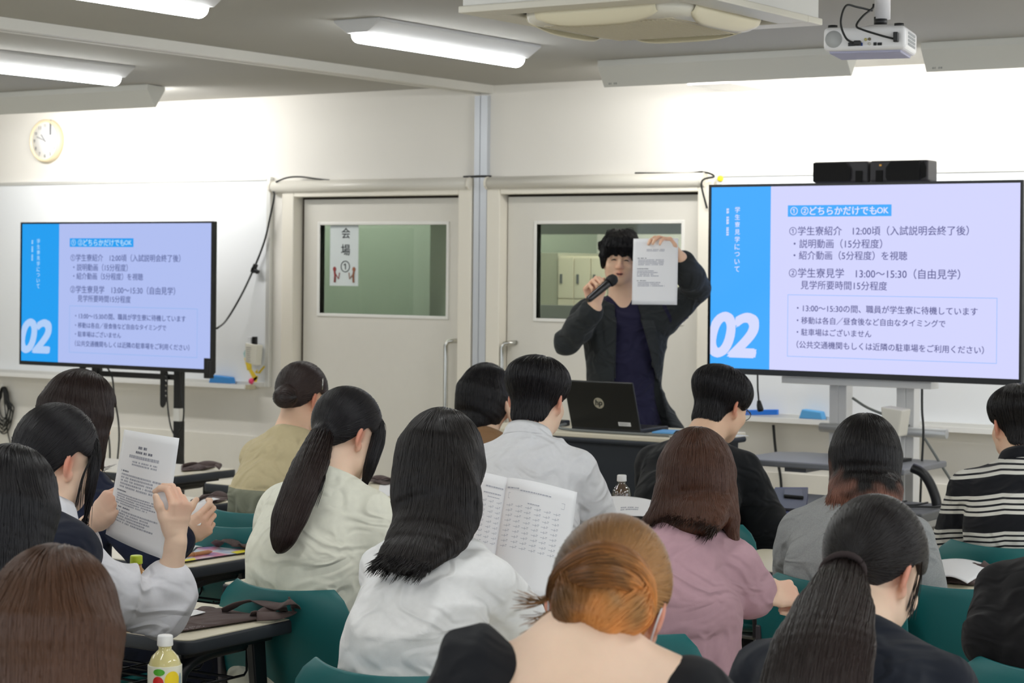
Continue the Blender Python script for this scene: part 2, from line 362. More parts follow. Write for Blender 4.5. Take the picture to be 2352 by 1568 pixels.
# ceiling lamps
M_TUBE = emit('tube_light', (250, 252, 252), LAMP_STRENGTH)
def tube_lamp(x, y0, y1, label):
    t = thing('ceiling_light', label, 'ceiling light', (x, y0, CEIL), 0, 'tube lamps on the ceiling'); L = y1 - y0
    b = MB(); p = [(-.115, 0), (.115, 0), (.115, -.012), (.05, -.055), (-.05, -.055), (-.115, -.012)]
    b.prism(p, 0, L, 'y'); b.build('housing', mat('lamp_grey_enamel', (206, 206, 206), .5), t, bevel=.003)
    b = MB(); n = 10; pr = [(-.045, -.05)] + [(-.045 * math.cos(math.pi * k / n), -.062 - .034 * math.sin(math.pi * k / n)) for k in range(n + 1)] + [(.045, -.05)]
    b.prism(pr, .025, L - .025, 'y', smooth=True); b.build('diffuser', M_TUBE, t, label='glowing white tube diffuser')
    return t
for x, y0, y1, lb in ((-5.04, 6.45, 7.62, 'glowing tube lamp on the ceiling between the rail and the air conditioner'), (-5.04, 4.35, 5.56, 'glowing tube lamp cut off by the top edge of the photo'),
                      (-7.33, 6.25, 7.46, 'glowing tube lamp at the left edge, left of the ceiling rail'),
                      (-7.33, 4.2, 5.4, 'tube lamp left of the ceiling rail, out of view behind'), (-9.6, 6.25, 7.46, 'tube lamp over the far left desks'), (-9.6, 4.2, 5.4, 'tube lamp near the left wall'),
                      (-1.9, 6.45, 7.62, 'tube lamp over the right television stand side'), (-2.77, 3.3, 4.5, 'tube lamp over the middle desks'), (-.5, 6.45, 7.62, 'tube lamp on the right side near the front wall'), (-.5, 4.35, 5.56, 'tube lamp on the right side of the room'),
                      (-5.04, 2.2, 3.4, 'tube lamp over the rear desks left of centre'), (-7.33, 2.2, 3.4, 'tube lamp over the rear left corner'), (-2.77, 1.2, 2.4, 'tube lamp above the back row'), (-.5, 2.2, 3.4, 'tube lamp beside the photographer'), (-5.04, 0, 1.2, 'tube lamp behind the back row'), (-2.77, -1.2, 0, 'tube lamp at the back of the room'), (-.5, -1, .2, 'tube lamp at the rear right')):
    tube_lamp(x, y0, y1, lb)

# whiteboard lamps hanging under the ceiling in front of the wall
def board_lamp(x0, x1, yf, label):
    t = thing('whiteboard_lamp', label, 'whiteboard lamp', (x0, yf, CEIL), 0, 'lamps hung over the whiteboards'); L = x1 - x0
    pr = [(0, 0), (.14, -.006), (.14, -.024), (.068, -.122), (.062, -.122), (0, -.03)]
    b = MB(); b.prism(pr, 0, L, 'x'); b.build('housing', mat('lamp_housing', (214, 214, 208), .4), t, bevel=.002)
    b = MB(); n = Vector((0, .098, -.072)).normalized() * .0015
    b.add([(.02, .1385 + n.y, -.028 + n.z), (L - .02, .1385 + n.y, -.028 + n.z), (L - .02, .070 + n.y, -.120 + n.z), (.02, .070 + n.y, -.120 + n.z)], [(3, 2, 1, 0)])
    b.build('diffuser', emit('board_tube', (255, 253, 248), 2.0), t, label='glowing face turned to the wall')
    if L > .5:
        b = MB(); Mx = plane_frame((.03, .052, -.1075), (1, 0, 0), (0, -.56, .83)); [b.add([(u, -.004, 0), (u + w_k, -.004, 0), (u + w_k + .003, .005, 0), (u + .003, .005, 0)], [(0, 1, 2, 3)], False, Mx) for u, w_k in ((0, .007), (.010, .005), (.028, .006), (.037, .008))]; b.build('maker_mark', mat('mark_grey', (150, 152, 150), .6), t)
    li = bpy.data.lights.new('board_lamp_light', 'AREA'); li.shape = 'RECTANGLE'; li.size = L * .95; li.size_y = .07; li.energy = BOARD_LAMP_WATTS * L; li.color = (1, .98, .95)
    lo = bpy.data.objects.new('lamp_light', li); COL.objects.link(lo); lo.parent = t; lo.location = (L / 2, .125, -.09); lo.rotation_euler = (math.radians(62), 0, 0)
    return t
board_lamp(-9.6, -7.885, 8.25, 'long grey lamp under the ceiling above the left whiteboard')
board_lamp(-5.06, -3.79, 8.32, 'long grey lamp under the ceiling left of the projector')
board_lamp(-3.44, -2.1, 8.32, 'long grey lamp under the ceiling right of the projector')

# white T-shaped bracket on the wall
b = MB(); b.bb((-4.83, WALL - .42, 2.485), (-4.60, WALL, 2.50)); b.bb((-4.722, WALL - .42, 2.50), (-4.708, WALL, CEIL))
o = b.build('wall_bracket', mat('bright_white', (246, 246, 244), .4), None, bevel=.002); tag(o, 'white T-shaped bracket fixed high on the front wall', 'bracket')

# wall clock
t = thing('wall_clock', 'round white clock with thin beige rim on the front wall', 'clock', (-9.637, WALL, 2.363))
My = Matrix.Rotation(math.pi / 2, 4, 'X')
b = MB(); b.lathe([(.0, .0), (.136, .0), (.136, .03), (.128, .042), (.12, .042), (.118, .03), (0, .03)], 48, My); b.build('rim', mat('clock_rim', (238, 222, 186), .4), t)
b = MB(); b.lathe([(.0, .0305), (.118, .0305), (.118, .031), (0, .0312)], 48, My); b.build('face', mat('clock_face', (250, 250, 250), .5), t)
b = MB()
for k in range(12):
    a = math.radians(90 - 30 * (k + 1)); cx, cz = .095 * math.cos(a), .095 * math.sin(a); s_ = .011 if k < 9 else .016
    write(b, str(k + 1), cx - s_ * .6, cx + s_ * .6, cz, plane_frame((0, -.032, 0), (1, 0, 0), (0, 0, 1)), .02)
b.build('numerals', mat('clock_ink', (128, 130, 134), .6), t)
for nm, ln, wd, ang in (('hour_hand', .05, .006, 130), ('minute_hand', .075, .004, 160)):
    b = MB(); a = math.radians(ang); b.tube([(-.01 * math.cos(a), -.034, -.01 * math.sin(a)), (ln * math.cos(a), -.034, ln * math.sin(a))], wd / 2, 6); b.build(nm, mat('hand_grey', (120, 122, 126), .5), t)

# whiteboards
M_BOARD = mat('whiteboard_enamel', (240, 243, 246), .12, spec=.5)
M_ALU = mat('alu_frame', (222, 222, 218), .35, metal=.4)
def whiteboard(x0, x1, z0, z1, label):
    t = thing('whiteboard', label, 'whiteboard', (x0, WALL, z0)); L = x1 - x0; Hh = z1 - z0
    b = MB(); b.bb((.02, -.022, .02), (L - .02, -.001, Hh - .02)); b.build('board', M_BOARD, t)
    b = MB(); e = .028
    b.bb((0, -.03, 0), (e, 0, Hh)); b.bb((L - e, -.03, 0), (L, 0, Hh)); b.bb((e, -.03, 0), (L - e, 0, e)); b.bb((e, -.03, Hh - .02), (L - e, 0, Hh)); b.build('frame', M_ALU, t, bevel=.002)
    b = MB(); b.bb((.05, -.085, -.012), (L - .13, -.03, .0)); b.bb((.05, -.09, -.012), (L - .13, -.083, .012)); b.build('tray', mat('tray_white', (244, 244, 242), .3), t)
    b = MB(); b.bb((L - .13, -.08, -.014), (L - .1, -.02, .012)); b.build('tray_end', mat('tray_end_beige', (196, 188, 160), .5), t)
    return t
whiteboard(-11.4, -7.788, .885, 2.105, 'wide whiteboard on the wall behind the left television')
whiteboard(-4.87, -1.25, .86, 2.077, 'wide whiteboard on the wall behind the right television')
# ------------------------------------------------------------------ televisions
S_BG = (214, 218, 255); 
def slide(mb, W, Hs):
    """flat pieces of the slide as {material key: MB}, screen plane x 0..W, y 0..H (up)"""
    P = lambda u, v: (u * W, (1 - v) * Hs)
    out = {k: MB() for k in ('band', 'white', 'ink', 'ink2', 'line', 'num')}
    def rect(k, u0, v0, u1, v1, z):
        a = P(u0, v0); b = P(u1, v1); out[k].add([(a[0], b[1], z), (b[0], b[1], z), (b[0], a[1], z), (a[0], a[1], z)], [(0, 1, 2, 3)])
    rect('band', 0, 0, .206, 1, .0004); rect('band', .264, .104, .604, .166, .0004)
    Z = lambda z: Matrix.Translation((0, 0, z))
    def line(k, s, u0, u1, v, bold=.0, z=.0008, shear=0, height=None): write(out[k], s, u0 * W, u1 * W, (1 - v) * Hs, Z(z), bold, shear, height)
    line('white', '①', .273, .297, .135, .012); line('white', '②', .309, .333, .135, .012)
    line('white', 'どちらかだけでも', .338, .556, .135, .022); line('white', 'OK', .558, .594, .135, .022)
    line('ink', '①学生寮紹介　12:00頃（入試説明会終了後）', .27, .845, .243, .008)
    line('ink', '・説明動画（15分程度）', .285, .575, .312, .008)
    line('ink', '・紹介動画（5分程度）を視聴', .285, .655, .375, .008)
    line('ink', '②学生寮見学　13:00～15:30（自由見学）', .27, .82, .47, .008)
    line('ink', '見学所要時間15分程度', .31, .592, .535, .008)
    line('ink2', '・13:00～15:30の間、職員が学生寮に待機しています', .298, .874, .66, .012)
    line('ink2', '・移動は各自／昼食後など自由なタイミングで', .298, .776, .727, .012)
    line('ink2', '・駐車場はございません', .298, .543, .79, .012)
    line('ink2', '（公共交通機関もしくは近隣の駐車場をご利用ください）', .298, .894, .858, .012)
    e = .0018
    for r in ((.266, .588, .933, .588 + e * 1.8), (.266, .922, .933, .922 + e * 1.8), (.266, .588, .266 + e, .924), (.933 - e, .588, .933, .924)): rect('line', *r, .0004)
    for i, c in enumerate('学生寮見学について'): line('white', c, .083, .1, .125 + .041 * i, .012)
    for i, (v, h_) in enumerate(((.118, .012), (.132, .014), (.163, .010), (.176, .015), (.192, .013), (.222, .008), (.232, .011), (.246, .009), (.258, .010))):   # small print too blurred to read
        rect('white', .0535, v, .0575, v + h_, .0008); rect('white', .0585, v, .0615, v + h_ * .9, .0008)
    k = Hs / W
    line('num', '0', -.004, .082, .817, .035, .0008, .22, .232 * Hs); line('num', '2', .066, .163, .817, .035, .0008, .22, .226 * Hs)
    return out
def television(loc, W, H, bez, label, dim, colors):
    t = thing('television', label, 'television', loc)
    b = MB(); b.bb((0, 0, 0), (W, .03, H)); b.bb((.12, .03, .08), (W - .12, .075, H - .22)); b.build('casing', M_BLACK, t, bevel=.004)
    b = MB(); e = bez
    b.bb((0, -.008, 0), (e, 0, H)); b.bb((W - e, -.008, 0), (W, 0, H)); b.bb((e, -.008, H - e), (W - e, 0, H)); b.bb((e, -.01, 0), (W - e, 0, e * 2.2)); b.build('bezel', M_BLACKM, t)
    b = MB(); b.bb((e * 1.0, -.009, e * 2.2 - .004), (W - e, -.0075, e * 2.2)); b.build('bezel_edge', M_CHROME, t)
    Sw, Sh = W - 2 * e, H - 3.2 * e
    b = MB(); b.add([(e, -.002, 2.2 * e), (W - e, -.002, 2.2 * e), (W - e, -.002, H - e), (e, -.002, H - e)], [(0, 1, 2, 3)])
    sc = b.build('display', screen('lcd_bg_' + dim, *colors[0]), t)
    F = plane_frame((e, -.0025, 2.2 * e), (1, 0, 0), (0, 0, 1))
    sl = slide(None, Sw, Sh)
    names = {'band': 'slide_blue_band', 'white': 'slide_white_lettering', 'ink': 'slide_lettering', 'ink2': 'slide_note_lettering', 'line': 'slide_note_border', 'num': 'slide_number'}
    cm = {'band': 1, 'white': 2, 'ink': 3, 'ink2': 3, 'line': 4, 'num': 5}
    for k, m in sl.items():
        m.v = [tuple(F @ Vector((min(max(v[0], 0), Sw), v[1], v[2]))) for v in m.v]
        m.build(names[k], screen('lcd_%d_%s' % (cm[k], dim), *colors[cm[k]]), sc)
    return t
TVY = 8.35
television((-4.472, TVY, 1.121), 1.482, .86, .012, 'large television on the light grey stand at the right showing a lavender slide', 'right',
           [((212, 214, 255), 1.0), ((70, 172, 255), 1.0), ((222, 226, 255), 1.0), ((92, 92, 142), 1.0), ((150, 190, 250), 1.0), ((214, 220, 255), 1.0)])
television((-8.962, TVY, 1.008), 1.476, .82, .010, 'television on the black stand at the left showing the same slide', 'left',
           [((176, 190, 240), 1.0), ((32, 158, 240), 1.0), ((176, 218, 250), 1.0), ((76, 88, 140), 1.0), ((138, 180, 235), 1.0), ((176, 205, 246), 1.0)])
# black stand of the left television
t = thing('television_stand', 'black metal stand on posts carrying the left television', 'television stand', (-8.2, TVY + .1, 0))
for x in (-.255, .375):
    b = MB(); b.bb((x - .022, -.012, .05), (x + .022, .03, 1.72)); p = b.build('post', M_BLACKM, t)
    if x > 0:
        b = MB(); b.bb((x - .0225, -.014, .73), (x + .0225, .031, .80)); b.build('tape_band', M_WHITE, p, label='white tape wrapped round the post')
b = MB(); b.bb((-.255, -.004, .955), (.375, .026, .985)); b.build('crossbar', M_BLACKM, t)
for x in (-.34, .285):
    b = MB(); pl = [(0, 1.7), (.048, 1.7), (.048, 1.0)]
    z = .98
    while z > .84: pl += [(.03, z), (.046, z - .012), (.046, z - .022)]; z -= .028
    pl += [(.034, .815), (.02, .80), (.006, .805), (0, .82)]
    b.prism([(x - .024 + p[0], p[1]) for p in pl][::-1], -.022, -.014, 'y'); b.build('mounting_arm', M_BLACKM, t, label='notched hanging bracket')
for x in (-.255, .375):
    b = MB(); b.bb((x - .03, -.35, .04), (x + .03, .35, .08)); b.build('foot', M_BLACKM, t)
b = MB(); b.bb((.655, -.105, .98), (.70, -.07, 1.09)); b.bb((.69, -.115, 1.0), (.715, -.08, 1.075)); o = b.build('side_box', M_BLACK, t, bevel=.004)
# light grey stand of the right television
M_STAND = mat('stand_grey', (224, 224, 224), .4)
t = thing('television_stand', 'light grey two-legged stand carrying the right television', 'television stand', (-3.70, TVY + .11, 0))
b = MB(); b.bb((-.41, -.09, 1.088), (.30, .0, 1.118)); b.build('top_rail', M_STAND, t, bevel=.003)
for x in (-.165, .155):
    b = MB(); b.bb((x - .05, -.005, .06), (x - .008, .07, 1.5)); b.bb((x - .008, .0, .06), (x + .03, .07, 1.5)); b.build('post', M_STAND, t, bevel=.003)
    b = MB(); b.bb((x - .045, -.4, .05), (x + .03, .4, .1)); b.build('foot', M_STAND, t, bevel=.008)
b = MB(); b.tube([(-.245, -.03, .895), (.35, -.03, .895)], .021, 14); b.build('cross_tube', mat('stand_tube', (190, 192, 194), .35, metal=.3), t)
M_SHELF = mat('shelf_grey', (128, 130, 136), .45)
b = MB(); b.prism([(-.42, -.52), (.36, -.52), (.36, -.05), (-.3, -.05), (-.42, -.12)], .755, .782, 'z'); b.build('shelf', M_SHELF, t, bevel=.006)
b = MB(); b.bb((-.2, -.48, .735), (-.1, -.1, .757)); b.build('shelf_bracket', M_SHELF, t)
# speakers on top of the right television
M_SPK = mat('speaker_shell', (44, 42, 46), .5); M_CLOTH = mat('speaker_cloth', (14, 14, 15), .9, bump=.4, bscale=900)
for i, (x0, x1, lb) in enumerate(((-3.945, -3.685, 'left black loudspeaker lying on top of the right television'), (-3.675, -3.408, 'right black loudspeaker lying on top of the right television'))):
    t = thing('loudspeaker', lb, 'loudspeaker', (x0, TVY - .02, 1.981), 0, 'loudspeakers on the television'); L = x1 - x0
    b = MB(); b.bb((0, 0, 0), (L, .11, .092)); b.build('shell', M_SPK, t, bevel=.008)
    b = MB()
    pl = [(.004, .004), (L - .085, .004), (L - .078, .02), (L - .078, .06), (L - .1, .088), (.004, .088)]
    if i: pl = [(L - p[0] - (.03 if p[0] < .01 else 0), p[1]) for p in pl][::-1]
    b.prism(pl, -.012, .001, 'y'); b.build('grille', M_CLOTH, t, bevel=.003)
    b = MB(); xx = L - .055 if not i else .03; b.bb((xx, -.006, .0), (xx + .03, .002, .05)); b.build('port', mat('port_black', (6, 6, 6), .9), t)
    if i:
        b = MB(); b.bb((.045, -.003, .068), (.056, .001, .076)); b.build('gold_badge', mat('gold', (200, 150, 70), .35, metal=.6), t)
        b = MB(); b.prism([(L - .028, .01), (L - .006, .02), (L - .004, .06), (L - .016, .085), (L - .028, .08)], -.005, .001, 'y'); b.build('side_port', M_CLOTH, t)
# cables
def cable(pts, r, label, name='cable', m=None, n=10, group=None):
    b = MB(); b.tube(smooth_path(pts, n), r, 8); o = b.build(name, m or M_CABLE); return tag(o, label, 'cable', group)
wy = WALL - .03
def W2(px, py, off=.03): return tuple(at_wall(px, py, WALL - off))
t = thing('cable_with_clip', 'black cable curving from the left television up to the door cover', 'cable', (0, 0, 0))
b = MB(); b.tube(smooth_path([(-7.50, TVY + .05, 1.25), W2(520, 735, .2), W2(553, 680, .1), W2(583, 617, .05), W2(607, 555, .05), W2(620, 500, .05), W2(630, 450, .06), (-7.765, WALL - .04, 2.03)]), .006, 8); b.build('cord', M_CABLE, t)
q = at_wall(584, 616, WALL - .055); b = MB(); b.box((0, 0, 0), (.02, .025, .055), Matrix.Translation(q) @ Matrix.Rotation(.5, 4, 'Y')); b.box((0, 0, 0), (.05, .025, .02), Matrix.Translation(q + np.array([.008, 0, -.012])) @ Matrix.Rotation(.5, 4, 'Y')); b.build('plug', M_BLACK, t, bevel=.003)
cable([(-7.72, WALL - .06, 2.074), W2(660, 408, .05), W2(690, 406, .03), W2(730, 411, .02), (-7.35, WALL - .03, 2.079)], .005, 'thin black cable arching over the left end of the left door cover')
cable([(-5.35, WALL - .02, 2.085), W2(1575, 398, .02), W2(1615, 395, .03), W2(1640, 405, .05), (-4.93, WALL - .08, 2.03), (-4.915, WALL - .05, 1.9)], .005, 'thin black cable looping over the right end of the right door cover')
cable([(-6.42, WALL - .03, 2.083), (-6.31, WALL - .035, 2.084), (-6.24, WALL - .03, 2.083)], .006, 'short black cable crossing the aluminium column above the doors')
# coil on the wall
t = thing('cable_coil', 'coil of black cable hung on a hook at the far left of the wall', 'cable coil', (-9.985, WALL, .0))
b = MB(); rng = random.Random(3); pts = []
for k in range(9 * 20):
    a = k * 2 * math.pi / 20; lp = k // 20; q = (lp * 37 % 9) / 9.0; rx = .045 + .045 * q; rz = .10 + .055 * ((lp * 5 % 9) / 9.0)
    pts.append((rx * math.sin(a) * (1 if math.cos(a) < .3 else .55) + .01 * (q - .5), -.028 - .02 * ((lp * 7 % 9) / 9.0), .80 - rz + rz * math.cos(a)))
pts += [(.03, -.03, .53), (.045, -.02, .45), (.06, -.02, .38), (.07, -.02, .3)]
b.tube(smooth_path(pts, 3), .0040, 6); b.build('cord', M_CABLE, t)
b = MB(); b.tube([(0, 0, .80), (0, -.045, .80), (0, -.05, .82)], .005, 8); b.build('hook', M_ALU, t)
def drop(pts, r, label): return cable(pts, r, label)
drop([(-8.36, TVY + .08, 1.02), (-8.30, TVY + .07, .96), (-8.27, TVY + .06, .85), (-8.25, TVY + .08, .6), (-8.24, TVY, .1), (-8.2, TVY, .01)], .005, 'black cable dropping under the left half of the left television')
drop([(-8.42, TVY + .08, 1.02), (-8.39, TVY + .07, .97), (-8.35, TVY + .06, .8), (-8.3, TVY + .06, .5), (-8.3, TVY, .01)], .005, 'thin black cable beside the left post of the black stand')
drop([(-7.76, TVY + .06, 1.02), (-7.755, TVY + .05, .9), (-7.735, TVY + .05, .8), (-7.76, TVY + .06, .7), (-7.81, TVY + .05, .62), (-7.79, TVY + .04, .55), (-7.79, TVY + .04, .3), (-7.8, TVY, .01)], .005, 'black cable hanging right of the post of the black stand')
drop([(-7.86, TVY + .05, 1.0), (-7.84, TVY + .03, .85), (-7.81, TVY + .03, .7), (-7.75, TVY + .04, .6), (-7.72, TVY + .04, .45), (-7.7, TVY, .01)], .0045, 'black cable crossing in front of the taped post')
drop([(-8.55, TVY - .0, .98), (-8.5, TVY - .2, .75), (-8.2, TVY - .3, .62), (-8.1, TVY - .3, .55), (-8.05, TVY - .3, .01)], .005, 'slack black cable behind the bobbed student at the left')
t = thing('hanging_plug', 'black plug hanging on a cable below the right television', 'plug', (0, 0, 0))
b = MB(); b.tube(smooth_path([(-4.23, TVY + .02, 1.14), (-4.228, TVY + .02, 1.06), (-4.225, TVY + .02, 1.03), (-4.222, TVY + .02, 1.0)]), .004, 8); b.build('cord', M_CABLE, t)
b = MB(); b.tube([(-4.222, TVY + .02, 1.005), (-4.219, TVY + .02, .985), (-4.214, TVY + .02, .965), (-4.212, TVY + .02, .955)], [.008, .013, .015, .012], 10); b.build('plug_body', M_BLACK, t)
cable([(-3.80, TVY + .1, 1.03), (-3.72, TVY + .09, .99), (-3.6, TVY + .09, .95), (-3.53, TVY + .1, .92)], .006, 'grey cable slanting between the two legs of the light grey stand', m=M_GREYC)
cable([(-3.445, TVY + .03, 1.11), (-3.44, TVY + .02, 1.0), (-3.425, TVY + .0, .9), (-3.425, TVY - .02, .7), (-3.43, TVY - .02, .4), (-3.42, TVY, .01)], .005, 'thin black cable hanging down right of the light grey stand')
cable([(-3.42, TVY - .0, .88), (-3.36, TVY + .02, .78), (-3.29, TVY + .03, .66), (-3.25, TVY, .5), (-3.24, TVY, .01)], .006, 'grey cable bowing out to the right of the light grey stand', m=M_GREYC)
cable([(-4.55, WALL - .02, .83), (-4.53, WALL - .03, .7), (-4.50, WALL - .03, .55), (-4.5, WALL - .02, .3), (-4.5, WALL - .02, .02)], .007, 'black cable running down the wall right of the glasses student')
t = thing('document_camera', 'cream boxy device on a grey column on the shelf of the light grey stand', 'device', (-3.53, TVY - .12, .782))
b = MB(); b.prism([(-.005, .11), (.062, .11), (.078, .225), (-.02, .235)], -.05, .05, 'y'); b.build('head', mat('device_cream', (226, 222, 210), .45), t, bevel=.006)
b = MB(); b.bb((0.0, -.03, 0), (.04, .03, .12)); b.build('column', M_STAND, t); b = MB(); b.bb((-.06, -.08, 0), (.07, .08, .012)); b.build('base', M_BLACK, t)
# things on the whiteboards
M_ERB = mat('eraser_blue', (62, 142, 214), .7); 
def felt_eraser(x, z, w_, lb, c):
    t = thing('board_eraser', lb, 'eraser', (x, WALL - .058, z), 0, None)
    b = MB(); b.prism([(0, .012), (w_, .012), (w_ - .012, .05), (.016, .058)], -.024, .024, 'y'); b.build('grip', c, t, bevel=.006)
    b = MB(); b.bb((.004, -.022, 0), (w_ - .004, .022, .014)); b.build('felt', mat('felt_pale', (190, 200, 215), .95), t); return t
felt_eraser(-8.205, .886, .175, 'blue board eraser on the tray at the right end of the left whiteboard', M_ERB)
felt_eraser(-4.385, .861, .13, 'light blue board eraser on the tray of the right whiteboard', mat('eraser_light', (92, 168, 224), .7))
b = MB(); b.box((0, 0, 0), (.19, .02, .026), Matrix.Translation((-4.60, WALL - .06, .892)) @ Matrix.Rotation(-.06, 4, 'Y')); o = b.build('magnet_bar', mat('magnet_blue', (34, 120, 224), .5), bevel=.003); tag(o, 'long bright blue bar leaning on the tray of the right whiteboard', 'bar')
b = MB(); b.bb((-4.225, WALL - .07, .861), (-4.15, WALL - .055, .874)); o = b.build('board_pen', mat('pen_red', (206, 60, 56), .5), bevel=.002); tag(o, 'red pen on the tray beside the light grey stand leg', 'pen')
Myw = Matrix.Translation((-4.85, WALL - .03, 2.048)) @ Matrix.Rotation(math.pi / 2, 4, 'X')
b = MB(); b.lathe([(0.0, 0), (.015, 0), (.015, .006), (.011, .009), (0, .009)], 20, Myw); o = b.build('round_magnet', mat('magnet_yellow', (246, 222, 40), .5)); tag(o, 'round yellow magnet at the top left corner of the right whiteboard', 'magnet')
t = thing('pen_holder', 'white pen box stuck to the lower right of the left whiteboard', 'pen holder', (-7.925, WALL - .03, 1.01))
b = MB(); b.prism([(0, .02), (.085, 0), (.095, .12), (0, .13)], -.05, 0, 'y'); b.build('box', mat('holder_white', (228, 226, 214), .5), t, bevel=.004)
b = MB(); rng = random.Random(8); Mx = plane_frame((.004, -.0515, .115), (1, 0, 0), (0, 0, 1)); greek_lines(b, Mx, .05, .1, rng, .1, .95, .05, .95, 8); b.build('printed_label', mat('pale_ink', (150, 150, 150), .8), t)
b = MB(); b.bb((-7.885, WALL - .068, 1.08), (-7.858, WALL - .045, 1.178)); o = b.build('marker_pen', M_BLACK, bevel=.004); tag(o, 'black-capped marker standing in the white pen box', 'marker')
b = MB(); b.bb((-7.918, WALL - .066, 1.08), (-7.892, WALL - .045, 1.175)); o = b.build('marker_pen', mat('marker_white', (226, 228, 232), .4), bevel=.004); tag(o, 'white marker standing in the white pen box', 'marker')
q = at_wall(576, 875, WALL - .034)
b = MB(); b.lathe([(0, 0), (.017, 0), (.018, .008), (.014, .016), (0, .018)], 20, Matrix.Translation((q[0], WALL - .022, q[2])) @ Matrix.Rotation(math.pi / 2, 4, 'X')); o = b.build('round_magnet', mat('magnet_pink', (236, 74, 122), .5)); tag(o, 'pink round magnet at the lower right of the left whiteboard', 'magnet')
# plain yellow paper cut-out below the pen box
b = MB(); Mx = Matrix.Translation((0, 0, 0))
for poly in ([(561, 822), (576, 824), (578, 846), (568, 850)], [(570, 848), (577, 846), (592, 868), (584, 876)], [(583, 868), (592, 862), (589, 880), (581, 878)], [(585, 855), (591, 848), (592, 858)], [(592, 856), (596, 858), (609, 842), (606, 840)]):
    b.prism([(at_wall(px, py, WALL - .024)[0], at_wall(px, py, WALL - .024)[2]) for px, py in poly], WALL - .0245, WALL - .0225, 'y')
o = b.build('paper_cutout', mat('cutout_yellow', (238, 208, 62), .8)); tag(o, 'yellow paper cut-out on the left whiteboard below the pen box', 'decoration')
b = MB(); b.prism([(at_wall(px, py, WALL - .024)[0], at_wall(px, py, WALL - .024)[2]) for px, py in ((559, 812), (563, 803), (573, 800), (576, 820), (562, 821))], WALL - .0245, WALL - .0225, 'y'); o = b.build('paper_cutout', mat('cutout_mint', (170, 208, 208), .8)); tag(o, 'pale mint paper shape on the left whiteboard beside the pen box', 'decoration')

# ------------------------------------------------------------------ air conditioner, projector
M_AC = mat('aircon_plastic', (232, 228, 214), .45); M_AC2 = mat('aircon_vent', (210, 202, 178), .55)
t = thing('air_conditioner', 'square cream air conditioner with vents hanging from the ceiling', 'air conditioner', (-3.585, 6.2, 2.46)); S = .462
b = MB(); b.bb((-S + .01, -S + .01, .022), (S - .01, S - .01, CEIL - 2.46)); b.build('casing', M_WHITE, t, bevel=.006)
b = MB()
o_, i_ = S, .345
b.prism([(-o_, -o_), (o_, -o_), (o_, -i_), (-o_, -i_)], 0, .024); b.prism([(-o_, i_), (o_, i_), (o_, o_), (-o_, o_)], 0, .024); b.prism([(-o_, -i_), (-i_, -i_), (-i_, i_), (-o_, i_)], 0, .024); b.prism([(i_, -i_), (o_, -i_), (o_, i_), (i_, i_)], 0, .024)
b.build('panel', M_AC, t, bevel=.004)
b = MB(); b.bb((-.36, -.36, .016), (.36, .36, .024)); b.build('vent_recess', mat('vent_dark', (96, 88, 72), .8), t)
def rsq(r, n=8, k=.3):
    pts = []
    for q in range(4):
        for i in range(n + 1):
            a = math.pi / 2 * (q + i / n); cx = (r - k * r) * (1 if q in (0, 3) else -1); cy = (r - k * r) * (1 if q in (0, 1) else -1)
            pts.append((cx + k * r * math.cos(a), cy + k * r * math.sin(a)))
    return pts
b = MB(); lay = [(.325, -.0), (.32, -.018), (.30, -.03), (.262, -.036), (.25, -.034)]; n = len(rsq(1)); vs = []; fs = []
for r, z in [(.325, .02)] + lay: vs += [(p[0], p[1], z) for p in rsq(r, k=.35)]
for i in range(len(lay)): fs += [(i * n + k, (i + 1) * n + k, (i + 1) * n + (k + 1) % n, i * n + (k + 1) % n) for k in range(n)]
fs.append(tuple(len(lay) * n + k for k in range(n))[::-1]); b.add(vs, fs, True); b.build('centre_cover', M_AC, t)
b = MB()
b.bb((-.25, -.25, -.037), (.25, .25, -.033))
for i in range(-12, 13): b.bb((i * .019 - .0015, -.24, -.040), (i * .019 + .0015, .24, -.036))
b.build('intake_grille', M_AC2, t)
for k in range(4):
    Rk = Matrix.Rotation(k * math.pi / 2, 4, 'Z')
    def fl(u, v): # louver flap hanging open
        a = -1 + 2 * u; w = .085 * (1 - .55 * abs(a) ** 4)
        return (a * .235, -.335 + w * v * .55, .012 - w * v * (.72) - .012 * math.sin(v * 3.14))
    b = MB(); b.grid(fl, 16, 4, Rk, True, .003); b.build('louver', mat('louver_cream', (236, 228, 200), .45), t)

pz = 2.30
bl = at_height(1890, 126, pz); br = at_height(2080, 121, pz); fr_ = at_height(2125, 147, pz)
t = thing('projector', 'white projector hanging from the ceiling on a white pole', 'projector', tuple(bl), math.atan2(br[1] - bl[1], br[0] - bl[0]))
PW = float(np.linalg.norm(br - bl)); PDp = .24; PH = .09
b = MB(); b.bb((0, 0, 0.012), (PW, PDp, PH)); b.build('shell', mat('projector_white', (238, 237, 238), .4), t, bevel=.016, segs=4)
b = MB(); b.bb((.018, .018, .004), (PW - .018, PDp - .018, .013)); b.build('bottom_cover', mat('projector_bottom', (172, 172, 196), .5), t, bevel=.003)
b = MB(); b.lathe([(0, 0), (.028, 0), (.028, .002), (0, .002)], 24, Matrix.Translation((.035, .001, .05)) @ Matrix.Rotation(math.pi / 2, 4, 'X')); b.build('speaker_grille', mat('grille_grey', (184, 186, 186), .7), t)
for x, w, h, c in ((.105, .022, .012, (40, 42, 46)), (.135, .018, .010, (44, 74, 150)), (.19, .010, .010, (20, 22, 24)), (.207, .014, .009, (20, 22, 24))):
    xx = x * PW / .3; b = MB(); b.bb((xx - w / 2, -.003, .026), (xx + w / 2, .004, .026 + h)); b.build('port', mat('port_%d%d' % (c[0], c[2]), c, .5), t)
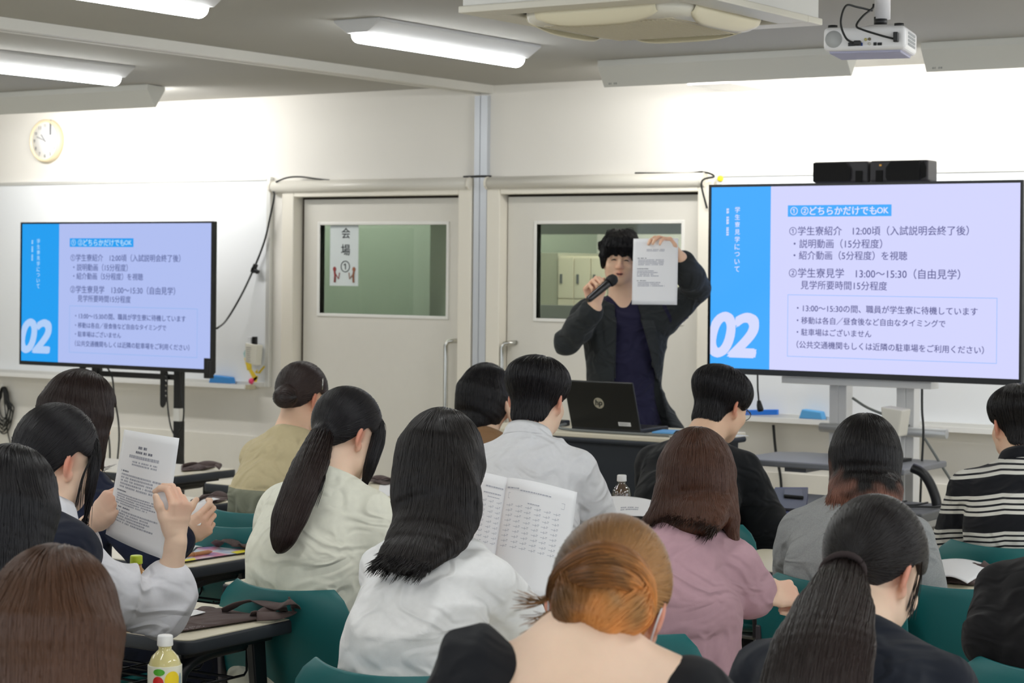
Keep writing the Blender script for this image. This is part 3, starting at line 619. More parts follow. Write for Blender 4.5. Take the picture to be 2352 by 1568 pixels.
for x, z, c in ((.156, .046, (196, 186, 120)), (.17, .047, (120, 110, 90)), (.17, .032, (206, 204, 196))):
    b = MB(); b.lathe([(0, 0), (.005, 0), (.005, .005), (0, .005)], 12, Matrix.Translation((x * PW / .3, .001, z)) @ Matrix.Rotation(math.pi / 2, 4, 'X')); b.build('jack', mat('jack_%d' % c[1], c, .4), t)
b = MB()
for i in range(7):
    for j in range(4): b.bb((PW - .004, .05 + i * .02, .03 + j * .012), (PW + .002, .065 + i * .02, .038 + j * .012))
b.build('side_vent', mat('vent_grey', (176, 178, 180), .6), t)
for x in (.022, PW - .03):
    b = MB(); b.lathe([(0, 0), (.016, 0), (.016, .012), (0, .012)], 16, Matrix.Translation((x, .05, PH - .001))); b.build('foot', M_BLACK, t)
b = MB(); b.lathe([(0, 0), (.062, 0), (.062, .006), (.05, .012), (0, .012)], 30, Matrix.Translation((PW * .62, .12, PH))); b.build('mount_plate', mat('mount_white', (226, 224, 224), .35), t)
b = MB(); b.lathe([(0, 0), (.022, 0), (.022, .03), (0, .03)], 20, Matrix.Translation((PW * .62, .12, PH + .012))); b.build('mount_joint', M_BLACK, t)
b = MB(); b.lathe([(0.0, 0), (.026, 0), (.026, CEIL - pz - PH - .035), (0, CEIL - pz - PH - .035)], 24, Matrix.Translation((PW * .62 + .006, .12, PH + .035))); b.build('pole', mat('pole_white', (226, 224, 226), .35), t)
for pts in ([(PW * .40, -.012, .032), (PW * .30, -.03, .05), (PW * .24, -.035, .1), (PW * .29, -.02, .155), (PW * .40, .02, .155), (PW * .55, .07, .148)],
            [(PW * .86, -.012, .045), (PW * .72, -.025, .055), (PW * .5, -.03, .075), (PW * .42, -.02, .09), (PW * .47, .02, .125), (PW * .55, .07, .155), (PW * .56, .08, .17)]):
    b = MB(); b.tube(smooth_path(pts, 8), .0035, 8); b.build('cord', M_CABLE, t)
for x0, x1 in ((.385, .47), (.86, .92)):
    b = MB(); b.bb((PW * x0, -.022, .026 if x0 < .5 else .034), (PW * x1, 0, .042 if x0 < .5 else .066)); b.build('plug', M_BLACK, t, bevel=.003)

# ------------------------------------------------------------------ lectern with laptop
M_NAVY = mat('lectern_front', (34, 41, 50), .55, noise=.05, nscale=8); M_TOP = mat('table_top_ivory', (232, 224, 202), .4)
t = thing('lectern_table', 'dark navy fronted table with ivory top before the standing speaker', 'table', (-4.55, 7.35, 0))
b = MB(); b.bb((-.55, 0, .885), (.53, .50, .905)); b.build('top', M_TOP, t, bevel=.004)
b = MB(); b.bb((-.555, -.005, .862), (.535, .505, .888)); b.build('edge', M_NAVY, t, bevel=.012, segs=4)
b = MB(); b.bb((-.53, .02, .03), (.51, .05, .865)); b.build('front_panel', M_NAVY, t)
for x in (-.53, .48):
    b = MB(); b.bb((x, .05, .0), (x + .03, .47, .865)); b.build('side_panel', M_NAVY, t)
t = thing('laptop', 'black open laptop seen from behind on the table before the standing speaker', 'laptop', (-4.487, 7.47, .905), math.radians(1))
LW = .335; Ml = Matrix.Translation((0, 0, .012)) @ Matrix.Rotation(math.radians(20), 4, 'X')
b = MB(); b.bb((-LW / 2, -.0, 0), (LW / 2, .012, .215), Ml); b.build('lid', mat('laptop_black', (16, 18, 18), .42), t, bevel=.004)
b = MB(); b.bb((-LW / 2, 0, 0), (LW / 2, .25, .018)); b.build('base', M_BLACK, t, bevel=.004)
b = MB(); b.add([(-LW / 2 + .01, .0125, .012), (LW / 2 - .01, .0125, .012), (LW / 2 - .01, .0125, .205), (-LW / 2 + .01, .0125, .205)], [(3, 2, 1, 0)], False, Ml); b.build('screen', screen('laptop_screen', (190, 205, 235), .8), t)
Fb = Ml @ plane_frame((0, -.0008, 0), (1, 0, 0), (0, 0, 1))
b = MB(); b.add([(-.01 + .0245 * math.cos(a * math.pi / 18), .118 + .0245 * math.sin(a * math.pi / 18), 0) for a in range(36)], [tuple(range(36))], False, Fb); lg = b.build('round_emblem', mat('emblem_silver', (196, 190, 172), .35, metal=.3), t)
b = MB(); F2 = Fb @ Matrix.Translation((0, 0, .0006)); write(b, 'hp', -.027, .007, .117, F2, .03, .18); b.build('emblem_letters', mat('emblem_ink', (24, 26, 26), .5), lg)
b = MB(); b.add([(.068, .018, 0), (.128, .018, 0), (.128, .036, 0), (.068, .036, 0)], [(0, 1, 2, 3)], False, Fb); st = b.build('asset_sticker', mat('sticker_white', (232, 232, 232), .5), t)
b = MB(); greek_lines(b, F2 @ Matrix.Translation((.068, .036, 0)), .06, .018, random.Random(4), .1, .9, .2, .85, 3); b.build('sticker_print', mat('sticker_ink', (120, 122, 128), .7), st)
cable([(-4.78, 7.62, .915), (-4.74, 7.5, .912), (-4.62, 7.405, .911), (-4.35, 7.395, .911), (-4.1, 7.42, .911), (-4.02, 7.5, .911), (-4.0, 7.62, .911)], .006, 'grey cable lying along the front edge of the lectern table', m=M_GREYC)
b = MB(); b.bb((-4.84, 7.60, .905), (-4.78, 7.66, .93)); o = b.build('cable_adapter', M_BLACK, bevel=.006); tag(o, 'small black adapter left of the laptop on the lectern table', 'adapter')
b = MB(); b.lathe([(0, 0), (.03, 0), (.034, .012), (.026, .026), (0, .03)], 20, Matrix.Translation((-4.09, 7.44, .905)) @ Matrix.Diagonal((1.5, 1, 1, 1))); o = b.build('computer_mouse', M_BLACK); tag(o, 'black computer mouse at the right end of the lectern table', 'mouse')
for i, (x, y, w, d, z, c, lb, rz) in enumerate(((-4.20, 7.62, .22, .15, .906, (110, 180, 236), 'light blue folder right of the laptop on the lectern table', .2), (-4.03, 7.52, .21, .28, .9065, (240, 240, 238), 'white sheet at the right end of the lectern table', -.25))):
    b = MB(); b.box((0, 0, .003), (w, d, .006 if i == 0 else .002), Matrix.Translation((x, y, z)) @ Matrix.Rotation(rz, 4, 'Z')); o = b.build('folder' if i == 0 else 'paper_sheet', mat('lect_%d' % i, c, .6)); tag(o, lb, 'folder' if i == 0 else 'paper')
# grey media console behind the grey-shirted student
t = thing('media_console', 'low grey media console under the right television', 'cabinet', (-3.10, 7.5, 0))
b = MB(); b.bb((-.75, .02, .0), (0, .36, .62)); b.build('body', mat('console_grey', (104, 100, 96), .6), t)
b = MB(); b.bb((-.77, 0, .62), (.02, .38, .66)); b.build('top', mat('console_top', (92, 94, 96), .5), t, bevel=.008)
b = MB(); b.bb((-.02, -.002, .6), (.022, .382, .625)); b.build('edge_strip', mat('console_strip', (150, 150, 148), .4), t)
b = MB(); b.tube(smooth_path([tuple(at_wall(px, py, 7.75)) for px, py in ((2152, 1160), (2148, 1140), (2135, 1108), (2118, 1085), (2096, 1074))]), .02, 12); o = b.build('bent_arm', M_BLACKM); tag(o, 'curved black arm rising from the grey media console', 'arm')
for i in range(3):
    x = -3.42 + .09 * i
    cable([(x, 7.7, .67), (x + .03, 7.62, .668), (x + .09, 7.66, .668), (x + .14, 7.7, .668), (x + .16, 7.78, .672)], .004, ['leftmost loose cable on the media console', 'middle loose cable on the media console', 'rightmost loose cable on the media console'][i])

# ------------------------------------------------------------------ desks and chairs
M_DTOP = mat('desk_top', (238, 230, 206), .38, noise=.012); M_DEDGE = mat('desk_edge', (50, 55, 62), .5); M_DLEG = mat('desk_leg', (28, 31, 36), .35)
M_TEAL = mat('chair_teal', (18, 104, 106), .42, bump=.12, bscale=700); M_CBR = mat('chair_bracket', (72, 68, 74), .45); M_CLEG = mat('chair_leg', (150, 150, 150), .3, metal=.8)
DZ = .70
def make_desk(W, label):
    """right end at x=0, near edge at y=0; extends to -W and +depth"""
    t = thing('desk', label, 'desk', (0, 0, 0), 0, 'long folding desks'); Dp = .45; r = .035
    def rr(e):
        pts = []
        for cx, cy, a0 in ((-r, r, -90), (-r, Dp - r, 0), (-W + r, Dp - r, 90), (-W + r, r, 180)):
            for k in range(7): a = math.radians(a0 + 15 * k); pts.append((cx + (r + e) * math.cos(a), cy + (r + e) * math.sin(a)))
        return pts
    b = MB(); b.prism(rr(-.006), DZ - .02, DZ); b.build('top', M_DTOP, t)
    b = MB(); b.prism(rr(0), DZ - .036, DZ - .0025, smooth=True); b.build('edge_band', M_DEDGE, t, bevel=.006, segs=3)
    for sx in (0, 1):
        x = -.085 if sx == 0 else -W + .085
        b = MB(); b.bb((x - .022, .06, DZ - .062), (x + .022, Dp - .05, DZ - .036)); b.build('leg_mount', M_DLEG, t, bevel=.01)
        b = MB(); b.tube(smooth_path([(x, .30, DZ - .058), (x, .16, DZ - .062), (x, .085, DZ - .085), (x, .06, DZ - .14), (x, .04, DZ - .3), (x, .0, .03)], 6), .019, 10); b.build('leg', M_DLEG, t)
        b = MB(); b.prism([(Dp - .125, DZ - .06), (Dp - .075, DZ - .06), (Dp - .02, .03), (Dp - .05, .03)], x - .012, x + .012, 'x'); b.build('leg', M_DLEG, t, bevel=.004)
        b = MB(); b.tube([(x, -.02, .03), (x, Dp, .03)], .016, 8); b.build('foot_bar', M_DLEG, t)
    b = MB(); bx0, bx1 = -W + .14, -.14; z0, z1 = DZ - .155, DZ - .04
    for y in (.09, .15, .21, .27, .33): b.tube([(bx0, y, z0), (bx1, y, z0)], .0035, 6)
    b.tube([(bx0, .38, z1 - .03), (bx1, .38, z1 - .03)], .0035, 6); b.tube([(bx0, .07, z0 + .0), (bx1, .07, z0)], .005, 6)
    n = max(3, int((bx1 - bx0) / .14))
    for i in range(n + 1):
        x = bx0 + (bx1 - bx0) * i / n
        b.tube([(x, .38, z1), (x, .38, z0 + .01), (x, .37, z0), (x, .08, z0), (x, .07, z0 + .01), (x, .07, z1)], .0035, 6)
    for x in (bx0 + .03, bx1 - .03):
        b.tube(smooth_path([(x, .30, z0), (x, .31, z0 - .03), (x, .28, z0 - .035), (x, .25, z0), (x, .22, z0 - .03), (x, .19, z0 - .028), (x, .2, z0)], 5), .003, 6)
    b.build('wire_basket', M_DLEG, t)
    return t
def make_chair(label):
    """seat centre at x=0,y=0, facing +y"""
    t = thing('chair', label, 'chair', (0, 0, 0), 0, 'green plastic chairs')
    def back(u, v):
        z = .44 + .33 * v; w = .205 + .012 * math.sin(v * 3) - .0 * v
        if v > .8: w -= .05 * ((v - .8) / .2) ** 2.2
        a = (u - .5) * 2; return (a * w, -.205 - .05 * v + .055 * a * a * (.4 + .6 * v) - .03 * math.sin(v * 2.4), z)
    b = MB(); b.grid(back, 20, 14, None, True, -.014); b.build('backrest', M_TEAL, t, bevel=.004)
    def seat(u, v):
        a = (u - .5) * 2; y = -.215 + .44 * v; w = .21 * (1 - .1 * max(0, v - .75) / .25)
        return (a * w, y, .44 - .022 * (1 - a * a) * math.sin(min(v * 1.25, 1) * 3.0) - .03 * max(0, (v - .8) / .2) ** 2 + (.02 * (1 - v / .12) if v < .12 else 0))
    b = MB(); b.grid(seat, 16, 14, None, True, .014); b.build('seat', M_TEAL, t)
    for s in (-1, 1):
        b = MB(); b.prism([(-.245, .63), (-.215, .63), (-.16, .46), (-.19, .40), (-.235, .42)], s * .212 - .008, s * .212 + .008, 'x'); b.build('side_bracket', M_CBR, t, bevel=.004)
        b = MB(); b.tube(smooth_path([(s * .19, -.18, .425), (s * .2, -.2, .38), (s * .225, -.24, .015)], 4), .011, 8); b.build('leg', M_CLEG, t)
        b = MB(); b.tube(smooth_path([(s * .19, .16, .405), (s * .2, .18, .36), (s * .225, .21, .015)], 4), .011, 8); b.build('leg', M_CLEG, t)
    b = MB(); b.tube([(-.19, -.18, .412), (.19, -.18, .412)], .010, 8); b.build('seat_bar', M_CLEG, t)
    b = MB(); b.tube([(-.19, .16, .392), (.19, .16, .392)], .010, 8); b.build('seat_bar', M_CLEG, t)
    return t
_desk = {}; 
def put_desk(xr, yn, W, label):
    if W not in _desk: t = _desk[W] = make_desk(W, label)
    else: t = copy_tree(_desk[W]); t['label'] = label
    t.location = (xr, yn, 0); return t
for xr, yn, W, lb in ((-3.355, 3.66, 1.5, 'ivory desk under the elbow of the student in the navy vest'), (-4.165, 4.55, 1.5, 'ivory desk with the colourful flyer beside the navy blazer student'), (-5.19, 5.49, 1.5, 'ivory desk with a crumpled brown bag left of the beige and sage dress'), (-6.01, 6.43, 1.5, 'farthest ivory desk at the left, below the left television'),
                      (-2.0, 5.53, 1.0, 'ivory desk with open papers left of the black sleeve at the right edge'), (-2.24, 3.58, .56, 'ivory desk with a brown bag right of the auburn bun'), (-4.75, 6.35, 1.0, 'ivory desk in front of the woman in the beige and sage dress'), (-3.34, 5.46, 1.0, 'ivory desk with a clear bottle in front of the boy in the white polo'),
                      (-3.0, 6.48, .9, 'ivory desk with loose papers in front of the boy with glasses'), (-1.35, 6.7, 1.0, 'ivory desk in front of the man in the striped polo'), (-1.9, 2.62, 1.05, 'ivory desk with the juice bottle at the bottom left'), (-3.1, 4.38, .8, 'ivory desk in front of the student in the cream blouse')):
    put_desk(xr, yn, W, lb)
_ch = make_chair('green plastic chair')
_first = [True]
def put_chair(x, y, rz, label):
    t = _ch if _first[0] else copy_tree(_ch); _first[0] = False
    t['label'] = label; t.location = (x, y, 0); t.rotation_euler = (0, 0, rz); return t
# ------------------------------------------------------------------ organic surfaces: smooth unions on a grid, then surface nets
def V(*a): return np.array(a if len(a) > 1 else a[0], dtype=np.float64)
def unit(v): v = np.asarray(v, float); return v / max(np.linalg.norm(v), 1e-9)
def axis_steps(lo, hi, base, fine):
    """coordinates from lo to hi with step base, refined inside the (a, b, step) ranges"""
    xs = [lo]; x = lo
    while x < hi:
        s = base
        for a, b, st in fine:
            if a - st <= x <= b: s = min(s, st)
            elif x < a < x + s: s = min(s, max(a - x, st))
        x += s; xs.append(x)
    return np.array(xs)
class Field:
    def __init__(s, lo, hi, base, fine=()):
        s.ax = [axis_steps(lo[i], hi[i], base, [(f[0][i], f[1][i], f[2]) for f in fine]).astype(np.float32) for i in range(3)]
        s.d = np.full([len(a) for a in s.ax], 0.6, dtype=np.float32)
    def reg(s, lo, hi, pad):
        sl = []; g = []
        for i in range(3):
            a = np.searchsorted(s.ax[i], lo[i] - pad); b = np.searchsorted(s.ax[i], hi[i] + pad)
            sl.append(slice(a, b)); sh = [1, 1, 1]; sh[i] = -1; g.append(s.ax[i][a:b].reshape(sh))
        return tuple(sl), g
    def _mix(s, sl, d, k, op):
        a = s.d[sl]; d = d.astype(np.float32)
        if op == 'add':
            h = np.maximum(k - np.abs(a - d), 0) / max(k, 1e-6); s.d[sl] = np.minimum(a, d) - h * h * k * .25
        elif op == 'sub':
            d = -d; h = np.maximum(k - np.abs(a - d), 0) / max(k, 1e-6); s.d[sl] = np.maximum(a, d) + h * h * k * .25
    def caps(s, pts, rad, k=.02, op='add'):
        """chain of tapered capsules"""
        pts = [V(p) for p in pts]
        for a, b, ra, rb in zip(pts[:-1], pts[1:], rad[:-1], rad[1:]):
            R = max(ra, rb); sl, (X, Y, Z) = s.reg(np.minimum(a, b) - R, np.maximum(a, b) + R, k + .03)
            ab = b - a; L = max(ab @ ab, 1e-12)
            t = np.clip(((X - a[0]) * ab[0] + (Y - a[1]) * ab[1] + (Z - a[2]) * ab[2]) / L, 0, 1)
            d = np.sqrt((X - a[0] - t * ab[0]) ** 2 + (Y - a[1] - t * ab[1]) ** 2 + (Z - a[2] - t * ab[2]) ** 2) - (ra + (rb - ra) * t)
            s._mix(sl, d, k, op)
        return s
    def ell(s, c, r, fr=None, k=.02, op='add'):
        """ellipsoid; fr = rows of local axes"""
        c = V(c); r = V(r); fr = np.eye(3) if fr is None else np.array(fr)
        e = np.abs(fr.T) @ r
        sl, (X, Y, Z) = s.reg(c - e, c + e, k + .03)
        q = [(fr[i][0] * (X - c[0]) + fr[i][1] * (Y - c[1]) + fr[i][2] * (Z - c[2])) for i in range(3)]
        k0 = np.sqrt(sum((q[i] / r[i]) ** 2 for i in range(3))); k1 = np.sqrt(sum((q[i] / r[i] ** 2) ** 2 for i in range(3)))
        s._mix(sl, k0 * (k0 - 1) / np.maximum(k1, 1e-6), k, op); return s
    def sweep(s, pts, rad, right, k=.02, op='add', endr=None):
        """elliptic tube: rad = [(half width along right, half depth)]; right = one vector or one per point"""
        pts = [V(p) for p in pts]; n = len(pts); rt = [V(right)] * n if np.ndim(right) == 1 else [V(r) for r in right]
        R = max(max(r) for r in rad); P = np.array(pts)
        sl, (X, Y, Z) = s.reg(P.min(0) - R, P.max(0) + R, k + .03)
        best = None
        for i in range(n - 1):
            a, b = pts[i], pts[i + 1]; ab = b - a; L = np.linalg.norm(ab); T = ab / max(L, 1e-9)
            px, py, pz = X - a[0], Y - a[1], Z - a[2]
            h = (px * T[0] + py * T[1] + pz * T[2]); t = np.clip(h / max(L, 1e-9), 0, 1); w = h - t * L
            r_ = unit((rt[i] + rt[i + 1]) / 2); r_ = unit(r_ - T * (r_ @ T)); f_ = np.cross(T, r_)
            u = px * r_[0] + py * r_[1] + pz * r_[2]; v = px * f_[0] + py * f_[1] + pz * f_[2]
            ru = rad[i][0] + (rad[i + 1][0] - rad[i][0]) * t; rv = rad[i][1] + (rad[i + 1][1] - rad[i][1]) * t
            rw = np.minimum(ru, rv) if endr is None else endr
            k0 = np.sqrt((u / ru) ** 2 + (v / rv) ** 2 + (w / rw) ** 2); k1 = np.sqrt((u / ru ** 2) ** 2 + (v / rv ** 2) ** 2 + (w / rw ** 2) ** 2)
            d = np.where(k0 < 1e-3, -np.minimum(ru, rv), k0 * (k0 - 1) / np.maximum(k1, 1e-6))
            if best is None: best = d
            else:
                kk = .004; hh = np.maximum(kk - np.abs(best - d), 0) / kk; best = np.minimum(best, d) - hh * hh * kk * .25
        s._mix(sl, best, k, op); return s
    def fn(s, f, lo, hi, k=.01, op='add'):
        sl, (X, Y, Z) = s.reg(lo, hi, .0); d = f(X, Y, Z) + np.zeros(s.d[sl].shape); s._mix(sl, d, k, op); return s
    def cut(s, p, n, k=.01):
        """remove what lies on the +n side of the plane through p"""
        n = unit(n); X, Y, Z = [s.ax[i].reshape([-1 if j == i else 1 for j in range(3)]) for i in range(3)]
        d = -((X - np.float32(p[0])) * n[0] + (Y - np.float32(p[1])) * n[1] + (Z - np.float32(p[2])) * n[2])
        s._mix((slice(None),) * 3, d, k, 'sub'); return s
    def cut_near(s, p, n, c, R, k=.008):
        """remove what lies on the +n side of the plane through p, only within R of c"""
        n = unit(n); sl, (X, Y, Z) = s.reg(V(c) - R, V(c) + R, .0)
        d = np.maximum(-((X - p[0]) * n[0] + (Y - p[1]) * n[1] + (Z - p[2]) * n[2]), np.sqrt((X - c[0]) ** 2 + (Y - c[1]) ** 2 + (Z - c[2]) ** 2) - R)
        s._mix(sl, d, k, 'sub'); return s
    def sample(s, P):
        P = np.asarray(P); idx = []; fr = []
        for i in range(3):
            a = s.ax[i]; j = np.clip(np.searchsorted(a, P[:, i]) - 1, 0, len(a) - 2); idx.append(j); fr.append(np.clip((P[:, i] - a[j]) / (a[j + 1] - a[j]), 0, 1))
        o = 0
        for dx in (0, 1):
            for dy in (0, 1):
                for dz in (0, 1):
                    w = (fr[0] if dx else 1 - fr[0]) * (fr[1] if dy else 1 - fr[1]) * (fr[2] if dz else 1 - fr[2])
                    o = o + w * s.d[idx[0] + dx, idx[1] + dy, idx[2] + dz]
        return o
    def grad(s, P, e=.004):
        g = np.stack([s.sample(P + np.eye(3)[i] * e) - s.sample(P - np.eye(3)[i] * e) for i in range(3)], 1)
        return g / np.maximum(np.linalg.norm(g, axis=1, keepdims=True), 1e-9)
    def mesh(s):
        d = s.d; ax = s.ax; sg = d < 0
        c = np.zeros([n - 1 for n in d.shape], np.int8)
        C8 = [(i, j, k) for i in (0, 1) for j in (0, 1) for k in (0, 1)]
        for (i, j, k) in C8: c += sg[i:d.shape[0] - 1 + i, j:d.shape[1] - 1 + j, k:d.shape[2] - 1 + k]
        m = (c > 0) & (c < 8); cells = np.argwhere(m); N = len(cells)
        ids = np.full(c.shape, -1, np.int32); ids[m] = np.arange(N)
        vals = np.stack([d[cells[:, 0] + i, cells[:, 1] + j, cells[:, 2] + k] for (i, j, k) in C8], 1)
        acc = np.zeros((N, 3)); cnt = np.zeros(N)
        for a in range(8):
            for b in range(a + 1, 8):
                df = np.array(C8[b]) - np.array(C8[a])
                if np.abs(df).sum() != 1: continue
                va, vb = vals[:, a], vals[:, b]; x = (va < 0) != (vb < 0)
                t = np.where(x, va / np.where(x, va - vb, 1), 0)
                acc += np.where(x[:, None], np.array(C8[a]) + df * t[:, None], 0); cnt += x
        pos = acc / cnt[:, None]; Vv = np.empty((N, 3))
        for i in range(3): Vv[:, i] = ax[i][cells[:, i]] + pos[:, i] * (ax[i][cells[:, i] + 1] - ax[i][cells[:, i]])
        F = []
        for axis in range(3):
            o1, o2 = (axis + 1) % 3, (axis + 2) % 3
            A = [slice(None)] * 3; B = [slice(None)] * 3; A[axis] = slice(0, -1); B[axis] = slice(1, None)
            x = sg[tuple(A)] != sg[tuple(B)]; e = np.argwhere(x)
            ok = (e[:, o1] > 0) & (e[:, o2] > 0) & (e[:, o1] < d.shape[o1] - 1) & (e[:, o2] < d.shape[o2] - 1); e = e[ok]
            def cid(d1, d2): q = e.copy(); q[:, o1] += d1; q[:, o2] += d2; return ids[q[:, 0], q[:, 1], q[:, 2]]
            q = np.stack([cid(-1, -1), cid(0, -1), cid(0, 0), cid(-1, 0)], 1)
            fl = ~sg[e[:, 0], e[:, 1], e[:, 2]]; q[fl] = q[fl][:, ::-1]; F.append(q)
        return Vv, np.concatenate(F)
def biggest(Vv, F):
    """keep the connected surface with the most vertices"""
    n = len(Vv); p = np.arange(n)
    A = np.concatenate([F[:, 0], F[:, 1], F[:, 2], F[:, 3]]); B = np.concatenate([F[:, 1], F[:, 2], F[:, 3], F[:, 0]])
    for _ in range(200):
        m = np.minimum(p[A], p[B]); q = p.copy()
        np.minimum.at(q, p[A], m); np.minimum.at(q, p[B], m)
        for _k in range(6): q = q[q]
        if (q == p).all(): break
        p = q
    u, c = np.unique(p, return_counts=True); keep = p == u[np.argmax(c)]
    mp = np.cumsum(keep) - 1
    return Vv[keep], mp[F[keep[F[:, 0]]]]
def mesh_object(name, Vv, F, m, parent, origin, attrs=None):
    me = bpy.data.meshes.new(name); N = len(Vv); K = len(F)
    me.vertices.add(N); me.vertices.foreach_set('co', (Vv - origin).astype(np.float32).ravel())
    me.loops.add(K * 4); me.loops.foreach_set('vertex_index', F.astype(np.int32).ravel())
    me.polygons.add(K); me.polygons.foreach_set('loop_start', np.arange(0, K * 4, 4, dtype=np.int32)); me.polygons.foreach_set('loop_total', np.full(K, 4, np.int32))
    me.polygons.foreach_set('use_smooth', np.ones(K, bool)); me.update(); me.validate()
    if attrs:
        for k, v in attrs.items():
            a = me.attributes.new(k, 'FLOAT', 'POINT'); a.data.foreach_set('value', v.astype(np.float32))
    if m is not None: me.materials.append(m)
    o = bpy.data.objects.new(name, me); COL.objects.link(o)
    if parent is not None: o.parent = parent
    return o
_rs = np.random.RandomState(5); _lat = _rs.rand(32, 32, 32) * 2 - 1
def noise3(P, sc, seed=0):
    """smooth value noise in -1..1"""
    Q = np.asarray(P) * sc + seed * 7.31; i = np.floor(Q).astype(int); f = Q - i; f = f * f * (3 - 2 * f); o = 0
    for dx in (0, 1):
        for dy in (0, 1):
            for dz in (0, 1):
                w = (f[:, 0] if dx else 1 - f[:, 0]) * (f[:, 1] if dy else 1 - f[:, 1]) * (f[:, 2] if dz else 1 - f[:, 2])
                o = o + w * _lat[(i[:, 0] + dx) % 32, (i[:, 1] + dy) % 32, (i[:, 2] + dz) % 32]
    return o

# ------------------------------------------------------------------ skin, hair and cloth
def skin_mat(name, rgb):
    m = mat(name, rgb, .5, spec=.35, noise=.03, nscale=30, sss=.12, bump=.08, bscale=250)
    nt = m.node_tree; b = nt.nodes['Principled BSDF']; src = b.inputs['Base Color'].links[0].from_socket
    at = nt.nodes.new('ShaderNodeAttribute'); at.attribute_name = 'flush'
    mx = nt.nodes.new('ShaderNodeMix'); mx.data_type = 'RGBA'; mx.inputs[7].default_value = srgb(214, 104, 78)
    nt.links.new(at.outputs['Fac'], mx.inputs[0]); nt.links.new(src, mx.inputs[6]); nt.links.new(mx.outputs[2], b.inputs['Base Color']); return m
SKIN = skin_mat('skin', (245, 212, 186)); SKIN_W = skin_mat('skin_warm', (238, 198, 168))
def hair_mat(name, rgb, tip=None, var=.25):
    if name in _M: return _M[name]
    m = bpy.data.materials.new(name); m.use_nodes = True; nt = m.node_tree; b = nt.nodes['Principled BSDF']
    b.inputs['Roughness'].default_value = .34; b.inputs['Specular IOR Level'].default_value = .38
    at = nt.nodes.new('ShaderNodeAttribute'); at.attribute_name = 'strand'
    a2 = nt.nodes.new('ShaderNodeAttribute'); a2.attribute_name = 'tip'
    mr = nt.nodes.new('ShaderNodeMapRange'); mr.inputs[3].default_value = 1 - var * 1.3; mr.inputs[4].default_value = 1 + var * 1.6
    nt.links.new(at.outputs['Fac'], mr.inputs[0])
    mx = nt.nodes.new('ShaderNodeMix'); mx.data_type = 'RGBA'; mx.inputs[6].default_value = srgb(*rgb); mx.inputs[7].default_value = srgb(*(tip or rgb))
    nt.links.new(a2.outputs['Fac'], mx.inputs[0])
    sc = nt.nodes.new('ShaderNodeVectorMath'); sc.operation = 'SCALE'; nt.links.new(mx.outputs[2], sc.inputs[0]); nt.links.new(mr.outputs[0], sc.inputs['Scale'])
    nt.links.new(sc.outputs[0], b.inputs['Base Color']); _M[name] = m; return m
def cloth(name, rgb, **kw):
    a = dict(rough=.85, spec=.2, noise=.03, nscale=60, bump=.2, bscale=900, sheen=.08, wrinkle=.55, wscale=(6, 6, 9)); a.update(kw); return mat(name, rgb, **a)

def strands(name, P, hm, parent, origin, tipv=None, rad=.0007, seed=1):
    """P: (n, k, 3) polylines -> one object of hair curves"""
    n, k = P.shape[:2]
    cu = bpy.data.hair_curves.new(name); cu.add_curves([k] * n)
    cu.attributes['position'].data.foreach_set('vector', (P - origin).astype(np.float32).ravel())
    t = np.linspace(0, 1, k); pr = rad * np.minimum(1, 4 * np.minimum(t + .12, 1.03 - t) ** .7)
    r = cu.attributes.get('radius') or cu.attributes.new('radius', 'FLOAT', 'POINT'); r.data.foreach_set('value', np.tile(pr, n).astype(np.float32))
    rs = np.random.RandomState(seed)
    a = cu.attributes.new('strand', 'FLOAT', 'POINT'); a.data.foreach_set('value', np.repeat(rs.rand(n), k).astype(np.float32))
    if tipv is not None: a = cu.attributes.new('tip', 'FLOAT', 'POINT'); a.data.foreach_set('value', tipv.astype(np.float32).ravel())
    cu.materials.append(hm); o = bpy.data.objects.new(name, cu); COL.objects.link(o); o.parent = parent; return o
def grow(fld, seeds, flow, steps, h, rs, lift=.0015, jitter=.12, end=None, clump=.3):
    """trace hair along a surface: flow(P) gives directions, the field keeps the strands on the surface"""
    n = len(seeds); P = seeds.copy(); out = [P.copy()]; off = rs.rand(n) * lift * 2 - lift * .3
    bend = (rs.rand(n, 3) - .5) * jitter
    for i in range(steps):
        d = flow(P) + bend + (rs.rand(n, 3) - .5) * jitter * .3
        g = fld.grad(P); d = d - g * (d * g).sum(1, keepdims=True) * .92
        d = d / np.maximum(np.linalg.norm(d, axis=1, keepdims=True), 1e-6)
        P = P + d * h
        g = fld.grad(P); s = fld.sample(P); e = np.clip(s - off, -.02, .02)
        P = P - g * np.where(s < .03, e, 0)[:, None] * .8
        out.append(P.copy())
    return np.stack(out, 1)
# ------------------------------------------------------------------ people
def head_frame(yaw, pitch, roll):
    a, p, q = [math.radians(v) for v in (yaw, pitch, roll)]
    f0 = V(math.sin(a), math.cos(a), 0); r0 = V(math.cos(a), -math.sin(a), 0); z = V(0, 0, 1)
    f = f0 * math.cos(p) - z * math.sin(p); u = z * math.cos(p) + f0 * math.sin(p)
    return r0 * math.cos(q) - u * math.sin(q), f, u * math.cos(q) + r0 * math.sin(q)

